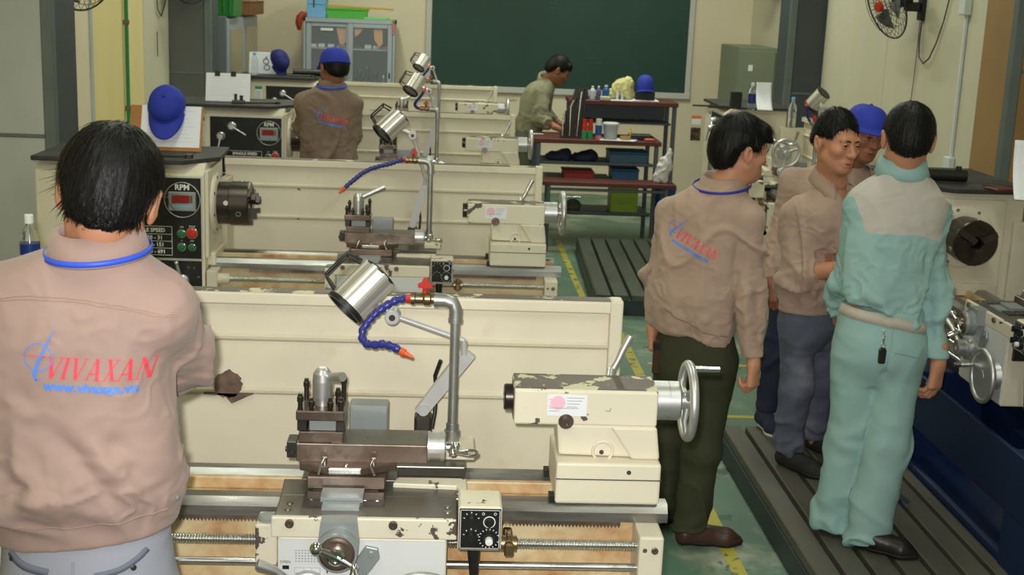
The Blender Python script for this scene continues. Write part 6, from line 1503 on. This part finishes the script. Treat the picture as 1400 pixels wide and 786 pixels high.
greenlock = mk('grey_green_locker', srgb(126, 134, 112), .5, .1, var=(3, .06))
bluebox = mk('blue_box_plastic', srgb(26, 78, 116), .5)
redtray = mk('red_tray_plastic', srgb(138, 30, 30), .5)
whitebag = mk('white_bag_plastic', srgb(206, 204, 202), .5)
yellowcloth = mk('pale_yellow_rag', srgb(206, 200, 140), .85, var=(30, .3))

# --- glass cabinet at the back wall
cb = empty('glass_cabinet', (-1.035, 13.98, 0), 0, 'pale grey sliding glass door cabinet standing against the back wall', 'cabinet')
def P(nm, x0, x1, y0, y1, z0, z1, mt, par, b=.004):
    m = MB(); m.box(x0, x1, y0, y1, z0, z1, b); return m.build(nm, mt, par)
P('body_side', -.480, -.455, 0, .42, 0, 1.845, cabm, cb); P('body_side', .455, .480, 0, .42, 0, 1.845, cabm, cb)
P('body_top', -.480, .480, 0, .42, 1.80, 1.845, cabm, cb); P('body_back', -.455, .455, .40, .42, .0, 1.80, cabdark, cb); P('plinth', -.455, .455, .0, .40, 0, .08, cabm, cb)
P('shelf', -.455, .455, .05, .40, 1.52, 1.538, cabm, cb); P('shelf', -.455, .455, .05, .40, 1.14, 1.16, cabm, cb); P('lower_doors', -.455, .455, .012, .03, .08, 1.14, cabm, cb)
for x0, x1, y in ((-.452, .015, .022), (-.015, .452, .004)):
    d = P('sliding_door', x0, x0+.055, y, y+.016, 1.16, 1.80, cabm, cb)
    for q in ((x1-.05, x1, 1.16, 1.80), (x0+.055, x1-.05, 1.755, 1.80), (x0+.055, x1-.05, 1.16, 1.20)): P('door_rail', q[0], q[1], y, y+.016, q[2], q[3], cabm, d)
    P('pane', x0+.05, x1-.045, y+.006, y+.009, 1.195, 1.76, glassm, d, 0)
    hx = x0+.020 if x0 < -.2 else x1-.035
    P('door_pull', hx, hx+.018, y-.002, y+.004, 1.24, 1.30, black, d)
m = MB(); m.box(-.30, -.17, .018, .0215, 1.715, 1.742); m.build('name_strip', white, cb)
rg = random.Random(11)
for k, (x, w_, h_, mt) in enumerate(((-.40, .09, .03, white), (-.30, .07, .035, paper), (-.20, .07, .035, paper), (-.09, .08, .035, yellowcloth), (.09, .10, .03, steel_dark), (.19, .07, .04, paper), (.28, .07, .035, paper), (.37, .12, .025, orange))):
    c_ = empty('small_box', (-1.035+x, 14.10, 1.538), 0, 'small %s on the cabinet shelf, number %s from the left' % ('dark tray' if mt is steel_dark else 'orange tray' if mt is orange else 'yellow box' if mt is yellowcloth else 'white box', ('one', 'two', 'three', 'four', 'five', 'six', 'seven', 'eight')[k]), 'box', 'small boxes on the cabinet shelf')
    m = MB(); m.box(-w_/2, w_/2, 0, .10, 0, h_, .004); m.build('box_body', mt, c_)
for k, (x, h_, r_) in enumerate(((.10, .16, .035), (.18, .20, .05), (.27, .14, .04), (.05, .10, .03), (.36, .10, .03))):
    c_ = empty('tool_holder', (-1.035+x, 14.16, 1.16), 0, 'dark metal tool on the lower cabinet shelf, %s from the left' % ('second', 'third', 'fourth', 'first', 'fifth')[k], 'tool', 'tools on the lower cabinet shelf')
    m = MB(); m.rev((0, 0, 0), (0, 0, 1), [(0, r_), (h_*.3, r_), (h_*.35, r_*.6), (h_*.8, r_*.7), (h_, r_*.3)], 12); m.build('shank', steel_dark if k < 4 else steel, c_)
for k, (x, w_, h_) in enumerate(((-.255, .20, .26),)): pass
for k, poly in enumerate(([(-.14, 1.755), (-.02, 1.755), (-.02, 1.62), (-.07, 1.57), (-.10, 1.58)], [(.05, 1.755), (.15, 1.755), (.11, 1.70), (.06, 1.66)], [(.255, 1.755), (.345, 1.755), (.35, 1.60), (.315, 1.56), (.26, 1.64)])):
    m = MB(); m.prism(poly, 'y', .0, .002); o = m.build('paper_sheet', orangepaper); o.location = (-1.035, 14.025 if k == 0 else 14.008, 0)
    tag(o, 'orange paper sheet stuck inside the cabinet glass, %s' % ('the left one', 'the small middle one', 'the right one')[k], 'paper', 'orange sheets behind the cabinet glass')
# things on the cabinet
o = empty('card_box', (-1.385, 14.05, 1.845), 0, 'light blue cardboard box on the left end of the glass cabinet', 'box')
P('box_body', -.10, .10, 0, .25, 0, .13, skyblue, o); P('box_lid', -.10, .10, 0, .25, .133, .26, skyblue, o); P('black_mark', -.035, -.020, -.003, .002, .10, .22, black, o)
o = empty('green_basket', (-1.07, 14.05, 1.845), 0, 'bright green plastic basket on top of the glass cabinet', 'basket')
m = MB(); m.prism([(-.205, 0), (.20, 0), (.215, .085), (-.215, .085)], 'y', 0, .25); m.build('basket_body', brightgreen, o, None, .004); P('rim', -.222, .222, -.008, .258, .085, .108, brightgreen, o)
m = MB(); m.box(-.42, .42, -.012, .012, 0, .018, .002); o = m.build('long_ruler', yellowwood); o.location = (-1.0, 14.12, 1.956); o.rotation_euler = (0, rad(1.5), 0); tag(o, 'long yellow wooden ruler lying across the green basket', 'ruler')
m = MB(); m.box(-.13, .13, 0, .2, 0, .022, .004); o = m.build('green_pad', mk('pale_green_pad', srgb(120, 214, 130), .6)); o.location = (-.76, 14.03, 1.845); tag(o, 'pale green pad lying on the right of the glass cabinet top', 'pad')
m = MB(); m.sphere((0, 0, .085), (.055, .05, .085), 16, 10); o = m.build('red_ball_helmet', mk('dull_red', srgb(150, 58, 34), .5)); o.location = (-1.545, 14.10, 1.80); 
bpy.data.objects.remove(o)
hk = empty('red_glove', (-1.525, 13.985, 1.78), 0, 'dull red glove hanging over the left corner of the glass cabinet', 'glove')
m = MB(); m.tube([(.03, .02, .085), (.005, -.005, .095), (-.025, -.01, .06), (-.035, -.01, .0), (-.03, -.01, -.04)], [.03, .035, .040, .038, .025], 10); m.build('palm', MATS['dull_red'], hk)
for k in range(3): m = MB(); m.tube([(-.045+k*.016, -.012, -.02), (-.046+k*.017, -.014, -.075+.006*abs(k-1))], [.010, .008], 8); m.build('finger', MATS['dull_red'], hk)
st_ = empty('sticky_markers', (-.577, 13.975, 1.70), 0, 'strip of pink and green sticky markers on the cabinet corner', 'marker')
for k, mt in enumerate((redprint, redprint, redprint, redprint, brightgreen)): P('marker', -.012, .018, -.003, .003, k*.032, k*.032+.024, mt, st_, .0)

# --- locker at the left wall
lk = empty('glass_locker', (-2.02, 13.25, 0), 0, 'tall grey metal locker with glass doors against the left wall', 'locker')
P('carcass', -.36, -.02, -.95, .95, 0, 1.86, lockm, lk)
for y0 in (-.95, 0.0):
    d = P('door', -.02, .0, y0+.01, y0+.94, .05, 1.84, cabm, lk)
    P('window_recess', -.001, .004, y0+.12, y0+.83, .95, 1.74, cabdark, d, 0); P('pane', .004, .008, y0+.12, y0+.83, .95, 1.74, mk('locker_glass_%d' % (y0 < 0), srgb(150, 142, 112), .08), d, 0)
    P('door_handle', .0, .02, y0+.86, y0+.88, .9, 1.05, black, d)
o = empty('green_crate', (-2.12, 12.62, 1.86), 0, 'green plastic crate on the front end of the grey locker', 'crate')
m = MB(); m.prism([(-.14, 0), (.14, 0), (.155, .28), (-.155, .28)], 'y', -.25, .25); m.build('crate_body', greenplastic, o, None, .006)
for k in range(5): P('rib', -.12+k*.055, -.105+k*.055, -.262, -.25, .02, .27, greenplastic, o)
o = empty('wooden_box', (-2.06, 13.65, 1.86), 0, 'long brown wooden box on the far end of the grey locker', 'box')
P('box_body', -.12, .12, -.45, .45, 0, .12, woodm, o); P('box_lid', -.125, .125, -.455, .455, .12, .135, woodm, o)
m = MB(); m.box(-.06, .06, -.1, .1, 0, .05, .01); o = m.build('paper_pack', paper); o.location = (-2.02, 13.7, 1.995); tag(o, 'white paper pack on the brown wooden box', 'paper')
# --- grey-green locker at the right
o = empty('steel_locker', (3.12, 13.2, 0), 0, 'grey green steel locker in the right back corner', 'locker')
P('carcass', -.185, .205, 0, .9, 0, 1.735, greenlock, o); d = P('door', -.165, .185, -.018, 0, .06, 1.70, greenlock, o)
P('number_plate', -.085, -.04, -.022, -.017, 1.50, 1.56, paper, d, 0); P('door_handle', .14, .155, -.035, -.018, 1.0, 1.12, steel, d)

# --- workbench (two tiers) and the low bench before it
wb = empty('workbench', (1.40, 11.75, 0), 0, 'dark two tier workbench with red brown top under the chalkboard', 'workbench')
P('bench_top', -.62, .50, -.40, .17, .905, .945, redbrown, wb); P('upper_shelf', -.30, .68, -.10, .35, 1.228, 1.268, redbrown, wb)
for x, y, h_ in ((-.58, -.37, .905), (.46, -.37, .905), (-.58, .14, .905), (.46, .14, .905), (-.27, -.07, 1.228), (.65, -.07, 1.228), (-.27, .32, 1.228), (.65, .32, 1.228)): P('leg', x-.018, x+.018, y-.018, y+.018, .0 if h_ < 1 or x > .5 else .945, h_, frame_m, wb)
for z in (.72, .55, .28): P('shelf_rail', -.56, .44, -.36, -.33, z, z+.025, frame_m, wb)
P('lower_shelf', -.56, .44, -.34, .18, .715, .73, frame_m, wb); P('lower_shelf', -.56, .44, -.34, .18, .27, .285, frame_m, wb); P('middle_shelf', -.25, .63, -.05, .33, 1.06, 1.075, frame_m, wb)
P('back_panel', -.25, .63, .325, .335, 1.075, 1.228, frame_m, wb)
lb = empty('low_bench', (1.42, 11.18, 0), 0, 'low red brown bench in front of the workbench', 'bench')
P('bench_top', -.60, .58, -.13, .15, .575, .612, redbrown, lb)
for x in (-.52, .50):
    for y in (-.10, .12): P('leg', x-.016, x+.016, y-.016, y+.016, 0, .575, frame_m, lb)
P('rail', -.52, .50, -.11, -.09, .53, .555, frame_m, lb)
def bottle(nm, loc, r, hh, body, label, cat, capm=capwhite, lab=None, text=None, group=None, n=14):
    t = empty(nm, loc, 0, label, cat, group)
    m = MB(); m.rev((0, 0, 0), (0, 0, 1), [(0, r*.9), (hh*.03, r), (hh*.30, r), (hh*.33, r*.94), (hh*.36, r), (hh*.62, r), (hh*.74, r*.82), (hh*.84, r*.42), (hh*.90, r*.40)], n, True, True, True); m.build('bottle_body', body, t)
    m = MB(); m.rev((0, 0, hh*.88), (0, 0, 1), [(0, r*.46), (hh*.11, r*.46), (hh*.12, r*.40)], n); m.build('bottle_cap', capm, t)
    if lab:
        m = MB(); m.rev((0, 0, hh*.26), (0, 0, 1), [(0, r*1.015), (hh*.34, r*1.015)], n, True, False, False); lo = m.build('bottle_label', lab, t)
        if text:
            m = MB(); vs, fs = text_mesh(text, r*.62, bold=.0006); R_ = r*1.03
            m.add([(R_*math.sin(a/R_), -R_*math.cos(a/R_), hh*.42+b) for a, b in vs], fs); m.build('label_lettering', white, lo)
    return t
bottle('water_bottle', (-1.082, 3.42, 1.3525), .0255, .190, clear, 'clear water bottle with blue label and white cap behind the front man', 'bottle', capwhite, labelblue, 'Aquafina', None, 24)
bottle('water_bottle', (2.362, 10.05, 1.3525), .030, .215, clear, 'water bottle with blue label on the right rear lathe', 'bottle', capwhite, labelblue, None, None)
bottle('water_bottle', (2.50, 9.35, 1.30), .030, .215, clear, 'clear bottle with pale blue cap near the right rear lathe lamp', 'bottle', skyblue)
bpy.data.objects.remove(bpy.data.objects['water_bottle.002'].children[0]) if False else None
bottle('water_bottle', (-1.755, 12.14, 1.3525), .032, .20, clear, 'clear bottle with blue cap on the farthest lathe', 'bottle', skyblue)
# bottles, cans and tools on the bench
S_ = lambda *c: mk('bottle_colour_%d' % len(MATS), srgb(*c), .4)
navyb, whiteb, violetb, blueb = S_(40, 48, 120), S_(205, 212, 214), S_(92, 88, 150), S_(36, 84, 150)
for k, (x, hh, r, mt, nm) in enumerate(((1.25, .10, .022, navyb, 'navy blue bottle with pale cap'), (1.31, .12, .024, whiteb, 'white plastic bottle'), (1.365, .12, .022, violetb, 'violet plastic bottle'), (1.43, .13, .032, blueb, 'blue plastic bottle'), (1.535, .09, .012, whiteb, 'thin white tube'), (1.58, .09, .012, whiteb, 'thin white tube next to the rag'))):
    bottle('bench_bottle', (x, 11.74, 1.268), r, hh, mt, nm+' on the upper shelf of the workbench', 'bottle', capwhite, None, None, 'bottles on the upper bench shelf')
m = MB(); m.box(-.045, .045, -.03, .03, 0, .035, .006); o = m.build('small_carton', mk('cream_carton', srgb(196, 188, 156), .7)); o.location = (1.42, 11.68, 1.268); tag(o, 'small cream carton before the blue bottle', 'carton')
m = MB(); m.box(-.10, .10, -.07, .07, 0, .006); o = m.build('white_sheet', paper); o.location = (1.57, 11.72, 1.268); tag(o, 'white sheet under the rag on the upper bench shelf', 'paper')
S = SDF((1.44, 11.66, 1.26), (1.74, 11.92, 1.52), .007); S.cone((1.50, 11.80, 1.30), (1.60, 11.80, 1.38), .035, .07, .03); S.cone((1.60, 11.80, 1.38), (1.655, 11.80, 1.43), .07, .045, .03); S.cone((1.655, 11.80, 1.40), (1.655, 11.80, 1.31), .05, .05, .04); S.plane((0, 0, 1.275), (0, 0, -1)); V, F = S.mesh(); N = vnormals(V, F)
V = wrinkles(V, N, .02, 18, 5); o = npmesh('cleaning_rag', V, F, yellowcloth, None, (1.57, 11.8, 1.275)); o.location = (1.55, 11.8, 1.275); tag(o, 'crumpled pale yellow rag heaped beside the blue cap', 'rag')
o = empty('black_box', (1.790, 11.80, 1.268), 0, 'black box under the blue cap on the upper bench shelf', 'box')
P('box_body', -.085, .085, -.06, .06, .008, .085, black, o); P('tray', -.14, .12, -.10, .09, 0, .008, paper, o)
def loose_cap(loc, Rm, mt, label, **kw):
    t = empty('baseball_cap', loc, 0, label, 'cap'); cap_mesh(t, loc, Rm, 1.0, mt, loc, name='crown', **kw); return t
loose_cap((1.790, 11.80, 1.362), rotm(rad(180)), capblue, 'royal blue cap sitting on the black box on the bench', rx=.080, ry=.095, rz=.135, brim=.03)
for k, (x, y, lab) in enumerate(((1.222, 11.44, 'left'), (1.272, 11.46, 'right'))):
    t = empty('spray_can', (x, 11.42, .945), 0, 'red and green spray can on the workbench, %s one of the pair' % lab, 'can', 'red and green spray cans')
    m = MB(); m.rev((0, 0, 0), (0, 0, 1), [(0, .024), (.075, .024)], 14); m.build('green_band', greenprint, t); m = MB(); m.rev((0, 0, .075), (0, 0, 1), [(0, .024), (.045, .024), (.055, .017)], 14); m.build('red_band', redp, t); m = MB(); m.rev((0, 0, .128), (0, 0, 1), [(0, .022), (.045, .022)], 14); m.build('cap', redp, t)
t = empty('spray_can', (1.345, 11.42, .945), 0, 'blue and white spray can with white cap on the workbench', 'can'); m = MB(); m.rev((0, 0, 0), (0, 0, 1), [(0, .030), (.035, .030)], 14); m.build('red_band', redprint, t); m = MB(); m.rev((0, 0, .035), (0, 0, 1), [(0, .030), (.09, .030)], 14); m.build('blue_band', blueb, t); m = MB(); m.rev((0, 0, .125), (0, 0, 1), [(0, .026), (.055, .026)], 14); m.build('cap', capwhite, t)
t = empty('plastic_tub', (1.455, 11.45, .951), 0, 'translucent white plastic tub with lid on the workbench', 'tub'); m = MB(); m.rev((0, 0, 0), (0, 0, 1), [(0, .055), (.125, .068)], 20); m.build('tub_body', mk('milky_plastic', srgb(190, 196, 196), .4, trans=.3), t); m = MB(); m.rev((0, 0, .125), (0, 0, 1), [(0, .074), (.014, .074), (.018, .06)], 20); m.build('lid', capwhite, t)
m = MB(); m.prism([(-.15, -.08), (.15, -.10), (.20, .02), (.05, .1), (-.13, .08)], 'z', 0, .005); o = m.build('white_sheet', paper); o.location = (1.50, 11.42, .945); tag(o, 'white sheet under the plastic tub on the workbench', 'paper')
t = empty('masking_tape', (1.585, 11.42, .951), 0, 'roll of brown tape lying beside the plastic tub', 'tape'); m = MB(); m.rev((0, 0, 0), (0, 0, 1), [(0, .048), (.03, .048), (.03, .03), (0, .03)], 20, True, False, False); m.build('roll', mk('tan_tape', srgb(176, 138, 86), .6), t)
t = empty('glue_bottle', (1.635, 11.46, .945), 0, 'thin yellow bottle standing on the workbench', 'bottle'); m = MB(); m.rev((0, 0, 0), (0, 0, 1), [(0, .013), (.07, .013), (.085, .006), (.105, .004)], 10); m.build('bottle_body', yellowwood, t)
m = MB(); m.box(-.10, .10, -.06, .06, 0, .05, .008); o = m.build('dark_case', black); o.location = (1.725, 11.50, .945); tag(o, 'dark case lying on the right of the workbench', 'case')
m = MB(); m.sphere((0, 0, .012), (.055, .035, .014), 14, 8); o = m.build('orange_rag', mk('dull_orange', srgb(190, 92, 58), .7)); o.location = (1.80, 11.40, .945); tag(o, 'small dull orange rag on the bench edge', 'rag')
# rack of long dark tools at the left of the bench
t = empty('tool_rack', (1.13, 11.45, .945), 0, 'rack of dark long tools standing on the left of the workbench', 'rack')
m = MB(); m.prism([(-.12, 0), (.07, 0), (.08, .42), (-.0, .44)], 'y', .02, .05); m.build('back_board', steel_dark, t)
for k in range(9):
    x = -.10+k*.021; m = MB(); m.tube([(x, -.01, .02), (x+.02*(k > 4), .0, .20+.025*k), (x+.03, .012, .25+.026*k if k < 7 else .44)], [.006, .009, .012], 7); m.build('tool', steel_dark if k % 3 else steel, t)
# below the bench
t = empty('plastic_crate', (1.615, 11.62, .285), 0, 'lime green plastic crate under the workbench', 'crate'); P('crate_body', -.12, .12, -.16, .10, 0, .235, limegreen, t); P('rim', -.125, .125, -.165, .105, .235, .255, mk('green_rim', srgb(60, 150, 110), .5), t)
m = MB(); add_text(m, 'MADE IN', .03, (0, -.1605, .09)); m.build('lettering', mk('faint_green_print', srgb(104, 134, 34), .5), t)
bpy.data.objects.remove(t.children[-1])
t = empty('storage_box', (1.61, 11.62, .545), 0, 'dark blue box stacked on the lime green crate', 'box'); P('box_body', -.12, .12, -.16, .10, 0, .12, bluebox, t); P('lid', -.125, .125, -.165, .105, .12, .14, bluebox, t)
t = empty('storage_box', (1.63, 11.62, .73), 0, 'blue grey box on the shelf right under the bench top', 'box'); P('box_body', -.17, .17, -.18, .12, 0, .09, mk('blue_grey_box', srgb(52, 84, 104), .5), t); P('lid', -.175, .175, -.185, .125, .09, .11, bluebox, t)
t = empty('red_tray', (1.19, 11.60, .577), 0, 'red plastic tray on the shelf under the workbench', 'tray'); P('tray_body', -.13, .13, -.2, .1, 0, .07, redtray, t); P('rim', -.14, .14, -.21, .11, .07, .08, redtray, t)
P('rag_shelf', -.56, .10, -.34, .18, .562, .575, frame_m, wb)
for (x, z, lab) in ((1.02, .73, 'dark rag at the left end of the shelf under the bench top'), (1.25, .73, 'dark rag in the middle of the shelf under the bench top'), (1.12, .285, 'grey bundle on the lowest shelf of the workbench')):
    S = SDF((x-.16, 11.42, z-.02), (x+.16, 11.70, z+.14), .009); S.ell((x, 11.56, z+.035), (.12, .10, .05), .02); S.ell((x+.05, 11.54, z+.055), (.06, .07, .05), .02); S.plane((0, 0, z+.002), (0, 0, -1)); V, F = S.mesh(); V = wrinkles(V, vnormals(V, F), .018, 12, int(x*100))
    o = npmesh('rag_bundle', V, F, navycloth if z > .5 else greytrouser, None, (x, 11.56, z)); o.location = (x, 11.56, z); tag(o, lab, 'rag')
S = SDF((1.80, 11.10, .60), (2.03, 11.32, .95), .007); S.cone((1.88, 11.20, .655), (1.915, 11.20, .76), .065, .055, .03); S.cone((1.915, 11.20, .76), (1.955, 11.20, .90), .05, .018, .03); S.plane((0, 0, .614), (0, 0, -1)); V, F = S.mesh(); V = wrinkles(V, vnormals(V, F), .022, 14, 8)
o = npmesh('plastic_bag', V, F, whitebag, None, (1.90, 11.2, .614)); o.location = (1.90, 11.2, .614); tag(o, 'crumpled white plastic bag on the right end of the low bench', 'bag')
t = empty('blue_drum', (1.965, 11.465, 0), 0, 'blue plastic bin standing right of the low bench', 'bin'); m = MB(); m.rev((0, 0, 0), (0, 0, 1), [(0, .09), (.5, .105), (.51, .112), (.54, .112)], 22); m.build('bin_body', mk('bin_blue', srgb(34, 72, 138), .5), t); m = MB(); m.rev((0, 0, .54), (0, 0, 1), [(0, .105), (.012, .10)], 22); m.build('lid', whitebag, t)

# --- clipboards, papers, caps on the lathes
def board(name, loc, w_, hh, lean, yaw, label, wood=True, clips=1, wider=(0, 0)):
    """a board standing on a mat, leaning back; origin at its lower edge"""
    t = empty(name, loc, yaw, label, 'clipboard'); R_ = Matrix.Rotation(-lean, 3, 'X')
    def B(nm, x0, x1, y0, y1, z0, z1, mt, par=t):
        m = MB(); m.box(x0, x1, y0, y1, z0, z1, .0008); m.v = [tuple(R_ @ Vector(p)) for p in m.v]; return m.build(nm, mt, par)
    if wood: B('backing_board', -w_/2-wider[0], w_/2+wider[1], 0, .006, 0, hh, clipboard_m)
    p = B('paper_sheet', -w_/2, w_/2-.01, -.003, -.0005, .018 if wood else 0, hh+(.0 if wood else 0), paper)
    m = MB()
    for i in range(9): quad(m, (0, -.0034, 0), (1, 0, 0), (0, 0, 1), -w_*.40, w_*(.38-.05*((i*7) % 4)), hh*(.88-.085*i), hh*(.88-.085*i)+.0022)
    m.v = [tuple(R_ @ Vector(q)) for q in m.v]; m.build('faint_writing', mk('faint_writing_%d' % len(MATS), srgb(205, 208, 216), .7), p)
    for k in range(clips): B('clip', .03+k*-.11-.018, .03+k*-.11+.018, -.008, .010, hh-.022, hh+.012, black)
    return t
cbd = board('clipboard', (-1.325, 6.36, 1.3525), .295, .225, rad(22), 0, 'brown clipboard with white paper leaning on the second lathe, cap hung on it', True, 0, (.055, .0))
hp = Vector((-1.35, 6.39, 1.50))
loose_cap((-1.350, 6.415, 1.555), rotm(rad(180), rad(-52)), capblue, 'royal blue cap hung on the brown clipboard of the second lathe', rx=.086, ry=.100, rz=.085, brim=.085, brim_droop=.55, dent=.35)
board('paper_clipboard', (-1.515, 9.22, 1.3525), .315, .20, rad(18), rad(2), 'white paper with black clips leaning on the third lathe', False, 2)
cb4 = board('paper_clipboard', (-1.70, 12.30, 1.3525), .26, .20, rad(12), 0, 'white card with hanging glasses leaning on the farthest lathe', False, 0)
gl = empty('spectacles', (-1.665, 12.245, 1.44), 0, 'black framed glasses hung on the white card of the farthest lathe', 'glasses')
m = MB(); m.torus((0, 0, .03), (0, 1, 0), .024, .004, 18, 6); m.torus((.008, 0, -.026), (0, 1, 0), .024, .004, 18, 6); m.build('rims', black, gl); m = MB(); m.tube([(-.005, -.005, .055), (.0, .03, .075), (.005, .045, .04)], .003, 6); m.build('temple', black, gl)
loose_cap((-1.545, 12.20, 1.466), rotm(rad(128), rad(-62)), capnavy, 'navy blue cap propped upright on the farthest lathe', rx=.088, ry=.108, rz=.10, brim=.05, brim_droop=.5)
def tool_item(name, loc, rz, label, cat, build_fn):
    t = empty(name, loc, rz, label, cat); build_fn(t); return t
def clampdog(t):
    P('base', -.045, .045, -.03, .03, 0, .022, steel_dark, t); m = MB(); m.cyl((-.02, 0, .02), (-.02, 0, .065), .010); m.cyl((.018, 0, .02), (.018, 0, .055), .012); m.build('screw', steel_dark, t)
tool_item('tool_clamp', (-1.425, 9.10, 1.3525), .2, 'small black clamp block in front of the white paper on the third lathe', 'clamp', clampdog)
def wrench(t, L_=.22):
    m = MB(); m.tube([(-L_/2, 0, .009), (L_/2, 0, .009)], .007, 8); m.build('handle', steel_dark, t); m = MB(); m.rev((L_/2, 0, .0), (0, 0, 1), [(0, .02), (.016, .02)], 6, False); m.build('socket', steel_dark, t)
for loc, rz, lab in (((-1.27, 9.12, 1.3525), .3, 'steel wrench on the third lathe'), ((-1.30, 6.12, 1.3525), .05, 'thin steel wrench on the mat of the second lathe'), ((2.66, 5.99, 1.3525), -.3, 'steel wrench on the blue based lathe mat'), ((-1.33, 12.10, 1.3525), .1, 'dark wrench on the farthest lathe')):
    tool_item('wrench', loc, rz, lab, 'wrench', wrench)
def blackroll(t):
    m = MB(); m.tube([(-.14, 0, .032), (.14, 0, .032)], .030, 14); m.build('case', black, t); m = MB(); m.cyl((.10, 0, .06), (.10, 0, .078), .014); m.build('knob', black, t)
tool_item('tool_roll', (2.38, 6.16, 1.3525), -.1, 'black cylindrical tool case on the blue based lathe mat', 'case', blackroll)
tool_item('tool_roll', (-1.28, 12.24, 1.3525), .1, 'black tool case beside the navy cap on the farthest lathe', 'case', blackroll)
def paper_curl(name, loc, w_, hh, yaw, label, curl=.08):
    t = empty(name, loc, yaw, label, 'paper'); m = MB()
    m.grid(lambda u, v: ((u-.5)*w_, curl*(1-v)**2*1.6-.02+.03*u*v, .002+hh*v**1.25), 8, 12); m.build('sheet', paper, t, None, 0, .0012); return t
paper_curl('paper_sheet', (2.72, 5.84, 1.3525), .22, .24, rad(-18), 'white paper curling up from the blue based lathe mat', -.16)
o = empty('brown_card', (2.60, 5.92, 1.3525), .3, 'small red brown card under the white paper on the blue based lathe', 'card'); m = MB(); m.box(-.06, .06, -.05, .05, 0, .012, .003); m.build('card_body', MATS['redbrown'] if 'redbrown' in MATS else redbrown, o)
paper_curl('paper_sheet', (2.52, 10.35, 1.3525), .12, .20, rad(-8), 'white paper standing on the right rear lathe by the bottle', -.14)
o = empty('black_case', (2.27, 10.2, 1.3525), 0, 'black upright case beside the bottle on the right rear lathe', 'case'); P('case_body', -.04, .04, -.04, .04, 0, .13, black, o)
for k, (x, y) in enumerate(((2.05, 10.25), (2.15, 10.15))): tool_item('wrench', (x, y, 1.3525), .2*k, 'dark wrench on the right rear lathe, %s one' % ('left', 'right')[k], 'wrench', wrench)
st2 = empty('warning_sticker', (1.995, 10.388, 1.10), 0, 'orange and brown warning sticker on the right rear lathe headstock', 'sticker')
m = MB(); m.box(-.03, .05, -.002, .0, .10, .17); m.build('sticker_top', mk('orange_sticker', srgb(222, 120, 60), .5), st2); m = MB(); m.box(-.028, .048, -.0025, -.001, .10, .145); m.build('sticker_text_field', paper, st2); m = MB(); m.box(-.03, .05, -.002, .0, -.03, .075); m.build('sticker_picture', mk('brown_sticker', srgb(112, 84, 40), .5, stain=(srgb(40, 30, 18), 30, .45, .6)), st2)
